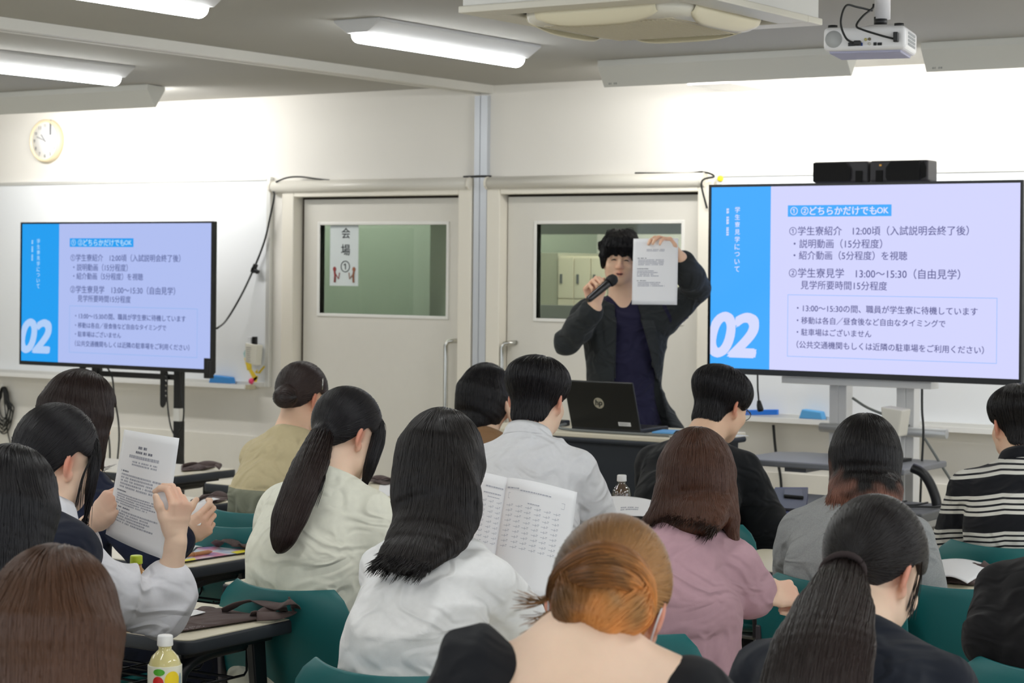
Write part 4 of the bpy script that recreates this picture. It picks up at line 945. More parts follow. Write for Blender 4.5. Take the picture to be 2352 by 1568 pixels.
class Person:
    def __init__(s, label, head, yaw=0, pitch=20, roll=0, nk=(0, -.05, -.19), tyaw=None, lean=12, sw=.142, L=.50, hs=.94, male=False, skin=None, seated=True, bulk=1.0, round_=.035, arms=None, lap=False):
        s.label = label; hs = hs * (1 + (ZF[0] - 1) * .8); sw = sw * ZF[0]; head = (head[0], head[1], head[2] * ZF[0]); s.hs = hs; s.male = male; s.seated = seated; s.bulk = bulk
        s.Hc = at_depth(*head); s.r, s.f, s.u = head_frame(yaw, pitch, roll)
        ty = yaw if tyaw is None else tyaw; a = math.radians(ty); l = math.radians(lean)
        s.tr = V(math.cos(a), -math.sin(a), 0); fh = V(math.sin(a), math.cos(a), 0); z = V(0, 0, 1); s.fh = fh
        s.tu = z * math.cos(l) + fh * math.sin(l); s.tf = fh * math.cos(l) - z * math.sin(l)
        s.N = V(nk) - z * .045 if isinstance(nk, np.ndarray) else s.Hc + s.tr * nk[0] + fh * nk[1] + z * nk[2]
        s.Pv = s.N - s.tu * L + s.tr * 0
        if seated: s.Pv = V(s.Pv[0], s.Pv[1], .545)
        s.sw = sw; s.S = {sd: s.N - s.tu * .055 + s.tr * sd * sw + s.tf * .012 for sd in (-1, 1)}
        s.E = {}; s.Wr = {}
        for sd in (-1, 1):
            e = (arms or {}).get(sd)
            if e is not None and not isinstance(e[0], np.ndarray): e = None
            dflt = e is None and not lap
            if lap and e is None: e = ((.03, .05, -.25), (-.08, .19, -.06))
            if e is None: e = ((.035, .14, -.235), (-.08, .21, .02))
            E = V(e[0]) if isinstance(e[0], np.ndarray) else s.S[sd] + s.tr * sd * e[0][0] + fh * e[0][1] + z * e[0][2]
            W = V(e[1]) if isinstance(e[1], np.ndarray) else E + s.tr * sd * e[1][0] + fh * e[1][1] + z * e[1][2]
            if dflt and seated: W[2] = max(W[2], .748)
            s.E[sd], s.Wr[sd] = E, W
        s.round = round_; s.skin = skin or SKIN
        s.hands = {sd: None for sd in (-1, 1)}
        s.root = thing('person', label, 'person', (float(s.Pv[0]), float(s.Pv[1]), 0.0)); s.o = V(s.Pv[0], s.Pv[1], 0)
    def L_(s, x, y, z): return s.Hc + (s.r * x + s.f * y + s.u * z) * s.hs
    def fr(s): return [s.r, s.f, s.u]
    def hl(s, P): q = (np.asarray(P) - s.Hc) / s.hs; return q @ s.r, q @ s.f, q @ s.u
    def spine(s):
        P, N = s.Pv, s.N; t = s.tf
        pts = [P, P + (N - P) * .28 - t * s.round * .5, P + (N - P) * .6 - t * s.round, P + (N - P) * .83 - t * s.round * .75, N - t * .01]
        return pts
    def torso(s, F, off=0.0, k=.03, loose=0.0, neck=True, shoulders=True):
        b = s.bulk; w = s.sw; m = 1.08 if s.male else 1.0
        rad = [(.150 * b, .112 * b), (.116 * b * m, .092 * b), (.132 * b * m, .100 * b), (w - .002, .088 * b), (.066, .056)]
        rad = [(a + off + loose * (1 if i < 3 else .3), c + off + loose * (1 if i < 3 else .2)) for i, (a, c) in enumerate(rad)]
        F.sweep(s.spine(), rad, s.tr, k)
        F.ell(s.Pv - V(0, 0, .03), (rad[0][0], rad[0][1] + .02, .10), [s.tr, s.fh, V(0, 0, 1)], .04)
        if shoulders:
            for sd in (-1, 1):
                F.caps([s.N + s.tu * (.012 if neck else 0) - s.tf * .008, s.S[sd] + s.tu * .012], [.044 + off * .8, .046 * b + off], .04)
    def arm(s, F, sd, off=0.0, upto=2.0, k=.02, flare=0.0, r0=.042, r1=.034, r2=.025, mid=None):
        """upto: 1 = elbow, 2 = wrist; flare widens the end"""
        S, E, W = s.S[sd], s.E[sd], s.Wr[sd]; g = 1.12 if s.male else 1.0
        if upto <= 1:
            e = S + (E - S) * upto; n = 4; pts = [S + (e - S) * i / n for i in range(n + 1)]
            rr = [(r0 + (r1 - r0) * upto * i / n) * g + off + flare * (i / n) for i in range(n + 1)]
        else:
            e = E + (W - E) * (upto - 1); pts = [S, S + (E - S) * .5, E, E + (e - E) * .45, e]
            re = r1 + (r2 - r1) * (upto - 1); rr = [r0 * g + off, (r0 + r1) / 2 * g + off, r1 * g + off, (r1 + .003 + (re - r1) * .4) * g + off + flare * .5, re * g + off + flare]
        F.caps(pts, rr, k)
    def legs(s, F, off=0.0):
        z = V(0, 0, 1)
        for sd in (-1, 1):
            hip = s.Pv + s.tr * sd * .085 - z * .045
            if s.seated:
                knee = hip + s.fh * .41 + s.tr * sd * .02; knee[2] = .50; ank = knee + s.fh * .03 - z * .41; 
            else:
                knee = hip - z * .42 + s.fh * .02; ank = V(hip[0], hip[1], .09) + s.tr * sd * .02
            F.caps([hip, (hip + knee) / 2, knee, knee + (ank - knee) * .35, ank], [.082 + off, .074 + off, .054 + off, .052 + off, .036 + off * 1.2], .03)
    def head(s, F):
        h = s.hs; L = s.L_; fr = s.fr(); q = lambda *a: [v * h for v in a]
        F.ell(L(0, -.012, .035), q(.074, .094, .083), fr, .02)
        F.ell(L(0, .03, -.03), q(.060, .062, .084), fr, .03 * h)
        F.ell(L(0, .056, -.088), q(.027, .024, .022), fr, .035 * h)
        for sd in (-1, 1):
            F.ell(L(sd * .046, .015, -.062), q(.016, .03, .025), fr, .035 * h)
            F.ell(L(sd * .041, .060, -.022), q(.020, .018, .019), fr, .03 * h)
            F.ell(L(sd * .031, .101, .010), q(.017, .016, .0085), fr, .012 * h, 'sub')
            F.ell(L(sd * .031, .077, .008), q(.0145, .0135, .0115), fr, .005 * h)
            F.ell(L(sd * .0115, .097, -.031), q(.0075, .008, .006), fr, .008 * h)
            n = unit(s.r * sd * .86 + s.f * .5); b = unit(s.r * sd * .5 - s.f * .86); ef = [n, b, unit(s.u * .97 - s.f * .22)]
            F.ell(L(sd * .079, -.016, .0), q(.0075, .019, .031), ef, .010 * h); F.ell(L(sd * .0745, -.004, -.03), q(.0075, .010, .012), ef, .008 * h)
            F.ell(L(sd * .079, -.012, .002) + n * .007 * h, q(.006, .011, .019), ef, .006 * h, 'sub')
        F.caps([L(-.034, .080, .031), L(0, .087, .028), L(.034, .080, .031)], q(.009, .010, .009), .018 * h)
        F.caps([L(0, .089, .014), L(0, .103, -.024)], q(.0075, .0105), .012 * h); F.ell(L(0, .104, -.027), q(.0095, .009, .0085), fr, .008 * h)
        F.caps([L(-.019, .083, -.056), L(0, .0905, -.053), L(.019, .083, -.056)], q(.0045, .0065, .0045), .008 * h)
        F.caps([L(-.016, .082, -.064), L(0, .0885, -.066), L(.016, .082, -.064)], q(.005, .0075, .005), .008 * h)
        nr = .056 if s.male else .049
        F.caps([L(0, -.022, -.045), (L(0, -.022, -.045) + s.N) / 2 - s.tf * .004, s.N], [nr, nr, nr + .008], .03)
    def hand(s, F, sd, W, d, n, curl, thumb=(.55, .7, .35), tbend=.5, spread=.0, sc=1.0):
        """d: wrist to knuckles, n: out of the palm, curl: per finger three bends in degrees"""
        d = unit(d); n = unit(n - d * (n @ d)); t = np.cross(d, n) * (1 if sd > 0 else -1)
        P = lambda a, b, c=0: W + (d * a + t * b + n * c) * sc
        F.sweep([P(-.02, 0), P(.02, .002), P(.05, .002, .002), P(.086, 0)], [(.026 * sc, .019 * sc), (.031 * sc, .017 * sc), (.040 * sc, .0155 * sc), (.039 * sc, .012 * sc)], t, .012, endr=.012)
        F.ell(P(.035, .024, .010), (.018 * sc, .022 * sc, .013 * sc), [t, d, n], .012)
        ln = ((.042, .025, .021), (.046, .029, .022), (.042, .027, .021), (.033, .020, .019)); kx = ((.088, .0285), (.092, .0095), (.088, -.0095), (.079, -.0275))
        for i in range(4):
            p = P(*kx[i]); ang = 0; pts = [P(kx[i][0] - .02, kx[i][1] * .92), p]; sp = spread * (1.5 - i)
            for j in range(3):
                ang += math.radians(curl[i][j]); dr = unit((d + t * sp) * math.cos(ang) + n * math.sin(ang)); p = p + dr * ln[i][j] * sc; pts.append(p)
            g = (1, 1, .96, .86)[i] * sc; F.caps(pts, [.0095 * g, .0098 * g, .0088 * g, .0078 * g, .0066 * g], .0035)
        b0 = P(.018, .022, .006); a, b, c = thumb; td = unit(d * a + t * b + n * c); p1 = b0 + td * .042 * sc
        td2 = unit(td + (d * .5 - t * .55 + n * .25) * tbend); p2 = p1 + td2 * .032 * sc; td3 = unit(td2 + (d * .4 - t * .3 + n * .2) * tbend); p3 = p2 + td3 * .024 * sc
        F.caps([b0, p1, p2, p3], [.0155 * sc, .0118 * sc, .0105 * sc, .0082 * sc], .008)
    def bounds(s, pad=.13):
        pts = np.array([s.Hc, s.N, s.Pv] + list(s.S.values()) + list(s.E.values()) + list(s.Wr.values()) + [s.L_(0, 0, .12)] + ([h[0] for h in s.hands.values() if h]))
        return pts.min(0) - pad, pts.max(0) + pad
    def body(s, res=.0105, hres=.0045, hand_res=.0032):
        lo, hi = s.bounds(.12); ft = s.Pv + s.fh * .5; lo = np.minimum(lo, ft - .12); hi = np.maximum(hi, ft + .12); lo = np.minimum(lo, s.Pv - .2); hi = np.maximum(hi, s.Pv + .2)
        lo[2] = -.01 if True else lo[2]
        fine = [(s.Hc - .125 * s.hs, s.Hc + .125 * s.hs, hres)]
        for sd in (-1, 1):
            if s.hands[sd]: c = s.hands[sd][0] + unit(s.hands[sd][1]) * .07; fine.append((c - .10, c + .10, hand_res))
        F = Field(lo, hi, res, fine)
        s.torso(F); s.legs(F)
        z = V(0, 0, 1)
        for sd in (-1, 1):
            s.arm(F, sd)
            hip = s.Pv + s.tr * sd * .085; 
            a = (hip + s.fh * .44 + s.tr * sd * .02) if s.seated else V(hip[0], hip[1], 0) + s.tr * sd * .02
            F.caps([V(a[0], a[1], .06), V(a[0], a[1], .04) + s.fh * .13], [.036, .028], .03)
            if s.hands[sd]: s.hand(F, sd, *s.hands[sd])
            else:
                fw = unit(s.Wr[sd] - s.E[sd]); s.hand(F, sd, s.Wr[sd], fw, -z + s.tr * -sd * .3, ((25, 30, 20),) * 4, sc=.95)
        s.head(F); Vv, Fc = biggest(*F.mesh())
        x, y, zz = s.hl(Vv); ear = np.exp(-(((np.abs(x) - .085) / .02) ** 2 + ((y + .02) / .03) ** 2 + (zz / .045) ** 2)) * .75
        lips = np.exp(-((x / .02) ** 2 + ((zz + .06) / .011) ** 2)) * (y > .07) * .55
        nose = np.exp(-((x / .02) ** 2 + ((zz + .03) / .02) ** 2)) * (y > .085) * .3
        flush = np.clip(ear + lips + nose, 0, .8)
        for sd in (-1, 1):
            if s.hands[sd]:
                c = s.hands[sd][0] + unit(s.hands[sd][1]) * .10; flush = np.maximum(flush, .28 * np.exp(-((Vv - c) ** 2).sum(1) / .05 ** 2))
        return mesh_object('body', Vv, Fc, s.skin, s.root, s.o, {'flush': flush})
    def garment(s, name, m, build, folds=.009, fscale=8.0, res=.0088, seed=1, attrs=None, stretch=(1, 1, 1.6), ridge=True, pad=.2, label=None, keep=True, extra=None):
        lo, hi = s.bounds(pad); F = Field(lo, hi, res); build(F); Vv, Fc = F.mesh()
        if keep: Vv, Fc = biggest(Vv, Fc)
        if folds:
            g = F.grad(Vv, .006); Q = np.stack([Vv @ s.tr * stretch[0], Vv @ s.tf * stretch[1], Vv @ s.tu * stretch[2]], 1)
            w = noise3(Q, fscale * .6, seed + 3)
            n1 = noise3(Q + w[:, None] * .04, fscale, seed)
            d = (np.clip(1 - np.abs(n1) * 2.6, 0, 1) ** 1.5 * 1.6 - .35) if ridge else n1
            d = d * np.clip(.55 + .8 * noise3(Q, fscale * .45, seed + 9), 0, 1.4) + .5 * noise3(Q, fscale * .8, seed + 15) + .22 * noise3(Q, fscale * 2.3, seed + 5)
            dd = folds * d
            if extra is not None: dd = dd + extra(Vv)
            Vv = Vv + g * dd[:, None]
        o = mesh_object(name, Vv, Fc, m, s.root, s.o, attrs(Vv) if attrs else None)
        if label: o['label'] = label
        return o
    def neckline(s, F, h=0.0, tilt=.3):
        F.cut_near(s.N + s.tu * (.052 + h), unit(s.tu + s.tf * tilt), s.N + s.tu * .16, .17)
    def along(s, P):
        """metres down from the neck along the torso"""
        return (s.N - P) @ unit(s.N - s.Pv)
    def shirt(s, name='shirt', m=None, off=.010, sleeve=.75, sl_off=.012, flare=.008, loose=.012, neck=.0, neck_tilt=.3, bottom=True, **kw):
        def build(F):
            s.torso(F, off, loose=loose)
            for sd in (-1, 1): s.arm(F, sd, sl_off, sleeve, .016, flare)
            s.neckline(F, neck, neck_tilt)
            if bottom: F.cut(s.Pv - V(0, 0, .085), V(0, 0, -1), .02)
        return s.garment(name, m, build, **kw)
    def trousers(s, m, name='trousers', off=.012):
        lo, hi = s.bounds(.2); ft = s.Pv + s.fh * .55; lo = np.minimum(lo, ft - .15); hi = np.maximum(hi, ft + .15); lo[2] = .03; hi[2] = s.Pv[2] + .12
        F = Field(lo, hi, .011); s.legs(F, off)
        F.ell(s.Pv - V(0, 0, .03), (.17, .135, .10), [s.tr, s.fh, V(0, 0, 1)], .04); F.cut(V(0, 0, .085), V(0, 0, -1), .01)
        return mesh_object(name, *F.mesh(), m, s.root, s.o)
    def shoes(s, m):
        for sd in (-1, 1):
            hip = s.Pv + s.tr * sd * .085; a = (hip + s.fh * .44 + s.tr * sd * .02) if s.seated else hip + s.tr * sd * .02
            a = V(a[0], a[1], 0); F = Field(a - V(.25, .25, -.0) , a + V(.25, .25, .16), .009)
            F.caps([a + V(0, 0, .055) - s.fh * .03, a + V(0, 0, .045) + s.fh * .06, a + V(0, 0, .036) + s.fh * .145], [.047, .043, .034], .03); F.cut(a + V(0, 0, .004), V(0, 0, -1), .004); F.cut(a + V(0, 0, .11), V(0, 0, 1), .004)
            mesh_object('shoe', *F.mesh(), m, s.root, s.o)
    def collar(s, m, name='collar', h=.038, r0=(.078, .070), r1=(.060, .056), lift=-.006, fold=True):
        b = MB(); o = s.N - s.o + s.tf * .002 + s.tu * .038
        ax = unit(s.tu * .8 + unit(s.Hc - s.N) * .5)
        rr = unit(s.tr - ax * (s.tr @ ax)); ff = np.cross(ax, rr)
        def fn(u, v):
            a = -math.pi / 2 + .45 + (2 * math.pi - .9) * u - math.pi  # open at the throat
            if fold and v < .45: w = (.45 - v) / .45; k = (r1[0] + (r0[0] - r1[0]) * w + .006, r1[1] + (r0[1] - r1[1]) * w + .006); z = h * (1 - w) + lift
            else: w = (v - .45) / .55; k = (r1[0] - .002 * w, r1[1] - .002 * w); z = h * (1 - w * .8) + lift
            a += math.pi
            p = o + rr * (k[0] * math.sin(a + math.pi)) - ff * (k[1] * math.cos(a + math.pi)) * 1.0 + ax * z
            return p
        def fn2(u, v):
            th = math.radians(35) + (2 * math.pi - math.radians(70)) * u
            # th = 0 at the throat (forward)
            if v < .5: w = 1 - v / .5; kx = r1[0] + (r0[0] - r1[0]) * w; ky = r1[1] + (r0[1] - r1[1]) * w; z = h * (1 - w)
            else: w = (v - .5) / .5; kx = r1[0] - .006 * w; ky = r1[1] - .006 * w; z = h * (1 - w)
            return tuple(o + rr * (kx * math.sin(th)) + ff * (ky * math.cos(th)) + ax * (z + lift - .012 * math.cos(th)))
        b.grid(fn2, 36, 8, None, True, .0035); return b.build(name, m, s.root)
    # ---------------- hair
    def cap(s, F, t=.014, top=.006, back=0.0, wide=0.0, k=.03, thin=None):
        h = s.hs
        if thin is not None:
            F.ell(s.L_(0, -.014, .035), [(.0745 + thin) * h, (.0945 + thin) * h, (.083 + thin) * h], s.fr(), k)
            F.ell(s.L_(0, -.016 - back / 2, .066), [(.0745 + t + wide) * h, (.0945 + t + back / 2) * h, (.047 + top) * h], s.fr(), k)
        else: F.ell(s.L_(0, -.014 - back / 2, .037), [(.0745 + t + wide) * h, (.0945 + t + back / 2) * h, (.083 + t + top) * h], s.fr(), k)
    def hair_object(s, name, F, hm, m, flow, n, steps=12, h=.009, lift=.0016, rad=.0007, sel=None, seed=1, bump=.0016, tip=None, freq=260, free=None, jitter=.12, parent=None, tipf=None):
        """mesh of the hair mass plus strands that follow its surface"""
        rs = np.random.RandomState(seed); Vv, Fc = biggest(*F.mesh()); g = F.grad(Vv)
        d = flow(Vv); d = d - g * (d * g).sum(1, keepdims=True); d /= np.maximum(np.linalg.norm(d, axis=1, keepdims=True), 1e-6)
        ob = mesh_object(name, Vv + g * (noise3(Vv, 60, seed) * bump)[:, None], Fc, m, parent or s.root, s.o, {'strand': .35 + .2 * noise3(Vv, 90, seed), 'tip': tipf(Vv) if tipf else np.zeros(len(Vv))})
        if n:
            w = np.ones(len(Vv)) if sel is None else sel(Vv).astype(float)
            idx = rs.choice(len(Vv), n, p=w / w.sum()); seeds = Vv[idx] + (rs.rand(n, 3) - .5) * .006
            P = grow(F, seeds, flow, steps, h, rs, lift, jitter)
            strands('hair_strands', P, hm, ob, s.o, tipf(P.reshape(-1, 3)) if tipf else None, rad, seed)
        return ob
    def flow_down(s, crown=(0, .02, .122), w0=.075, back=0.0, g=None):
        C = s.L_(*crown); gv = V(0, 0, -1.0) * .8 - s.u * .2 if g is None else V(g)
        def f(P):
            d = P - C; L = np.linalg.norm(d, axis=1, keepdims=True); w = np.exp(-(L / w0) ** 2) * .9 + .1 * np.exp(-(L / (w0 * 2)) ** 2)
            o = d / np.maximum(L, 1e-4) * w + gv * (1 - w) ; return o / np.maximum(np.linalg.norm(o, axis=1, keepdims=True), 1e-6)
        return f
    def flow_to(s, T):
        def f(P): d = T - P; return d / np.maximum(np.linalg.norm(d, axis=1, keepdims=True), 1e-4)
        return f
    def cut_updo(s, F, nape=-.072, ear=.012, front=.062, k=.006):
        """leave the hair above a line from the nape over the ear to the forehead"""
        L = s.L_; h = s.hs
        # two planes: behind the ear and in front of it
        p0 = (-.095, nape); p1 = (-.03, ear - .028); p2 = (.10, front)
        def f(X, Y, Z):
            qx, qy, qz = X - s.Hc[0], Y - s.Hc[1], Z - s.Hc[2]
            y = (qx * s.f[0] + qy * s.f[1] + qz * s.f[2]) / h; z = (qx * s.u[0] + qy * s.u[1] + qz * s.u[2]) / h; x = (qx * s.r[0] + qy * s.r[1] + qz * s.r[2]) / h
            a = p0[1] + (p1[1] - p0[1]) * (y - p0[0]) / (p1[0] - p0[0]); b = p1[1] + (p2[1] - p1[1]) * (y - p1[0]) / (p2[0] - p1[0])
            line = np.where(y < p1[0], a, b) + .10 * np.exp(-((y - .0) / .03) ** 2) * .35 + .012 * np.exp(-(x / .02) ** 2) * -1
            return (z - line) * h * .8
        X, Y, Z = [F.ax[i].reshape([-1 if j == i else 1 for j in range(3)]) for i in range(3)]
        d = -f(X, Y, Z); F._mix((slice(None),) * 3, -d, k, 'sub') if False else None
        a = F.d; dd = d.astype(np.float32); hh = np.maximum(k - np.abs(a - dd), 0) / k; F.d = np.maximum(a, dd) + hh * hh * k * .25
    def cut_face(s, F, y0=.035, z1=.058, half=.2, k=.012):
        """clear the face: what is in front of y0 and below z1"""
        h = s.hs
        X, Y, Z = [F.ax[i].reshape([-1 if j == i else 1 for j in range(3)]) for i in range(3)]
        qx, qy, qz = X - s.Hc[0], Y - s.Hc[1], Z - s.Hc[2]
        y = (qx * s.f[0] + qy * s.f[1] + qz * s.f[2]) / h; z = (qx * s.u[0] + qy * s.u[1] + qz * s.u[2]) / h; x = (qx * s.r[0] + qy * s.r[1] + qz * s.r[2]) / h
        box = np.maximum(np.maximum(y0 - y, z - z1), np.abs(x) - half) * h
        F._mix((slice(None),) * 3, box, k, 'sub')
    def hfield(s, pts, pad=.06, res=.0048):
        P = np.array([s.Hc - .13 * s.hs, s.Hc + .13 * s.hs] + [V(p) for p in pts]); return Field(P.min(0) - pad, P.max(0) + pad, res)
def eyes(s, m_eye, wid=.0145):
    pass
def hm(name, rgb, s_rgb, tip=None, var=.35):
    return hair_mat(name, rgb, tip, .15), hair_mat(name + '_strand', s_rgb, tip, var)
H_BLACK, H_BLACK_S = hm('hair_black', (19, 16, 17), (26, 22, 22))
H_JET, H_JET_S = hm('hair_jet', (15, 14, 16), (21, 19, 22))
H_DKBR, H_DKBR_S = hm('hair_dark_brown', (27, 20, 19), (38, 27, 25))
H_BR, H_BR_S = hm('hair_brown', (42, 27, 21), (70, 43, 31), var=.5)
H_LBR, H_LBR_S = hm('hair_brown_light', (47, 31, 24), (80, 54, 39), var=.5)
H_TIP, H_TIP_S = hm('hair_dipped', (16, 14, 15), (22, 19, 20), (142, 98, 82))
H_AUB, H_AUB_S = hm('hair_auburn', (88, 64, 40), (134, 98, 60), (176, 114, 58), var=.6)
H_GREY, H_GREY_S = hm('hair_dark_highlight', (28, 22, 22), (46, 36, 34), var=.55)
C_BLACK = cloth('trouser_black', (34, 35, 40)); C_NAVY = cloth('trouser_navy', (34, 38, 54)); SHOE = mat('shoe_leather', (46, 42, 40), .5); SHOE_B = mat('shoe_beige', (176, 166, 148), .6)
def finish(p, trousers=None, shoe=None):
    p.trousers(trousers or C_BLACK); p.shoes(shoe or SHOE)
ZF = [1.0]
def D(px, py, Z): return at_depth(px, py, Z * ZF[0])
def lock(F, pts, rad, right, k=.008): F.sweep(pts, rad, right, k, endr=.01)

def dens(pts, rad, n=3):
    """more points along a sweep, smoothly"""
    P = [V(*q) for q in smooth_path([tuple(q) for q in pts], n)]; m = len(pts); R = []
    for i in range(len(P)):
        t = i / n; k = min(int(t), m - 2); f = t - k; f = f * f * (3 - 2 * f) if 0 < k < m - 2 else f; R.append((rad[k][0] + (rad[k + 1][0] - rad[k][0]) * f, rad[k][1] + (rad[k + 1][1] - rad[k][1]) * f))
    return P, R
def long_hair(p, pts, rad, S, B, n=8000, t=.016, top=.008, y0=.045, z1=.06, seed=1, steps=14, rad_s=.00062, tipf=None, name='hair', extra=None, jit=.08, crown=(0, .02, .122), wide=0, g=None, kk=.03, ends=1300, end_len=.05):
    F = p.hfield([pts[-1] - .12, pts[-1] + .10]); p.cap(F, t, top, wide=wide)
    F.sweep(*dens(pts, rad), p.r, kk, endr=.025)
    if extra: extra(F)
    if y0 is not None: p.cut_face(F, y0, z1)
    o = p.hair_object(name, F, S, B, p.flow_down(crown, g=g), int(n * 1.7), steps, .011, seed=seed, jitter=jit, rad=rad_s, tipf=tipf)
    if ends: hair_ends(p, o, pts, rad, B, ends, end_len, seed, tipf)
    return o
def hair_ends(p, parent, pts, rad, B, n, ln, seed, tipf=None):
    """loose ends that run past the lower edge of hanging hair"""
    rs = np.random.RandomState(seed + 50); a, b = V(pts[-2]), V(pts[-1]); d = unit(b - a); r = unit(p.r - d * (p.r @ d)); bk = np.cross(r, d); bk = bk if bk @ p.f < 0 else -bk
    th = rs.rand(n) * 2 * np.pi; u = np.cos(th); v = np.sin(th); k = 9; P = np.zeros((n, k, 3)); L = np.linalg.norm(b - a); e = (rs.rand(n) ** 2.2) * ln + .002; sd = (rs.rand(n, 3) - .5) * .018
    for j in range(k):
        t = j / (k - 1); w = np.clip(t * (L + e) / L, 0, 3); ru = rad[-2][0] + (rad[-1][0] - rad[-2][0]) * np.minimum(w, 1); rv = rad[-2][1] + (rad[-1][1] - rad[-2][1]) * np.minimum(w, 1)
        P[:, j] = a + d * (t * (L + e))[:, None] + r * (u * ru * 1.0)[:, None] + bk * (v * rv * 1.0)[:, None] + sd * t * t
    strands('hair_ends', P, B, parent, p.o, tipf(P.reshape(-1, 3)) if tipf else None, .0006, seed)
def up_hair(p, tie, S, B, n=6000, t=.010, top=.006, seed=1, nape=-.075, ear=.010, front=.06, extra=None, tipf=None, back=.0, rad_s=.00062):
    F = p.hfield([tie]); p.cap(F, t, top, back=back); p.cut_updo(F, nape, ear, front)
    F.ell(tie, (.028, .028, .028), p.fr(), .03)
    if extra: extra(F)
    return p.hair_object('hair', F, S, B, p.flow_to(tie), int(n * 1.7), 11, .010, seed=seed, jitter=.10, lift=.0014, tipf=tipf, rad=rad_s)
def tail_hair(p, pts, rad, right, S, B, n=2500, seed=4, name='ponytail', steps=16, h=.012, tipf=None, rad_s=.00062):
    pts = [V(q) for q in pts]; pts, rad = dens(pts, rad, 4); F = Field(np.min(pts, 0) - .12, np.max(pts, 0) + .12, .0048); F.sweep(pts, rad, right, .02, endr=.02)
    Q = np.array(pts); T = np.gradient(Q, axis=0); T /= np.linalg.norm(T, axis=1, keepdims=True)
    def flow(P): i = np.argmin(((P[:, None, :] - Q[None]) ** 2).sum(2), 1); return T[i]
    return p.hair_object(name, F, S, B, flow, int(n * 1.9), steps, h, seed=seed, jitter=.07, lift=.003, tipf=tipf, rad=rad_s)
def short_hair(p, S, B, n=6000, t=.018, top=.014, seed=1, nape=-.10, ear=.0, front=.05, crown=(.01, -.01, .12), jit=.22, extra=None, back=.01, taper=True, wide=0):
    F = p.hfield([]); p.cap(F, t, top, back=back, wide=wide, thin=.007); h = p.hs; F.ell(p.L_(0, -.058, -.055), (.056 * h, .040 * h, .056 * h), p.fr(), .03)
    if extra: extra(F)
    p.cut_updo(F, nape, ear, front, k=.014)
    return p.hair_object('hair', F, S, B, p.flow_down(crown, .12), int(n * 1.6), 6, .008, seed=seed, jitter=jit, lift=.003, bump=.004)
def hair_wisps(p, paths, B, n=14, spread=.006, seed=2, name='loose_strands', rad=.0005):
    rs = np.random.RandomState(seed); P = []
    for pts in paths:
        c = np.array([list(q) for q in smooth_path([tuple(q) for q in pts], 6)])
        for _ in range(n):
            t = np.linspace(0, 1, len(c))[:, None]; P.append(c + (rs.rand(3) - .5) * spread * (.4 + t) + (rs.rand(3) - .5) * spread * 2 * t ** 2)
    k = min(len(q) for q in P); strands(name, np.stack([q[:k] for q in P]), B, p.root, p.o, None, rad, seed)

# ---- 1: long straight black hair, white tee, booklet
def white_tee_student():
    ZF[0] = 1.08
    p = Person('student in a white tee with long straight black hair, holding a large open booklet', (1014, 1090, 4.2), yaw=-16, pitch=18, tyaw=-6, lean=18, sw=.122, nk=D(1006, 1226, 4.13), round_=.045,
               arms={1: (D(1190, 1425, 4.15), D(1232, 1500, 4.36)), -1: ((.05, .14, -.24), (-.04, .2, .05))})
    p.body(); p.shirt('tee', cloth('tee_white', (248, 248, 248)), sleeve=.92, sl_off=.013, flare=.016, loose=.016, folds=.014, fscale=8, seed=2, stretch=(.55, .7, 1.8))
    finish(p)
    long_hair(p, [p.L_(0, -.02, .03), p.L_(0, -.038, -.035), D(1005, 1178, 4.125), D(982, 1235, 4.065), D(948, 1270, 4.015), D(926, 1294, 3.985)], [(.088, .102), (.092, .078), (.094, .052), (.090, .036), (.074, .022), (.060, .010)], H_BLACK_S, H_BLACK, 9000, seed=3, steps=15, extra=lambda F: F.ell(D(1008, 1128, 4.122), (.088, .046, .075), [p.r, p.tf, p.tu], .045))
    return p
# ---- 2: low ponytail, cream blouse
def cream_blouse_student():
    ZF[0] = 1.05
    p = Person('student in a cream blouse with puffed sleeves and a low black ponytail', (796, 1002, 5.39), yaw=14, pitch=22, tyaw=0, lean=14, sw=.142, nk=D(752, 1092, 5.31), round_=.04,
               arms={1: ((.06, .10, -.24), (-.06, .22, .05))})
    p.body(); c = cloth('blouse_cream', (246, 246, 230))
    def build(F):
        p.torso(F, .014, loose=.03)
        for sd in (-1, 1):
            p.arm(F, sd, .016, .9, .03, .012); F.ell(p.S[sd] + p.tr * sd * .02 - p.tu * .045, (.062, .062, .085), [p.tr, p.tf, p.tu], .03)
        p.neckline(F); F.cut(p.Pv - V(0, 0, .085), V(0, 0, -1), .02)
    p.garment('blouse', c, build, folds=.006, fscale=6, seed=4, stretch=(1.3, 1.3, .6)); finish(p, cloth('skirt_grey', (120, 116, 110)), SHOE_B)
    tie = D(738, 1000, 5.30)
    up_hair(p, tie, H_JET_S, H_JET, 6000, t=.011, seed=5)
    tail_hair(p, [p.L_(.062, .052, .055), p.L_(.074, .052, .015), p.L_(.076, .052, -.03), p.L_(.070, .058, -.07), p.L_(.06, .066, -.095)], [(.015, .005), (.016, .005), (.014, .005), (.010, .004), (.003, .002)], p.f, H_JET_S, H_JET, 700, 55, 'side_lock', 10, .010)
    tail_hair(p, [tie, D(714, 1062, 5.20), D(692, 1120, 5.13), D(668, 1180, 5.09), D(652, 1228, 5.07), D(645, 1248, 5.07)], [(.030, .024), (.048, .028), (.052, .028), (.050, .026), (.036, .02), (.02, .012)], p.tr, H_DKBR_S, H_BLACK, 3000, 6)
    hair_wisps(p, [[D(748, 1052, 5.22), D(744, 1105, 5.12), D(722, 1160, 5.09)]], H_BLACK_S, 18)
    return p
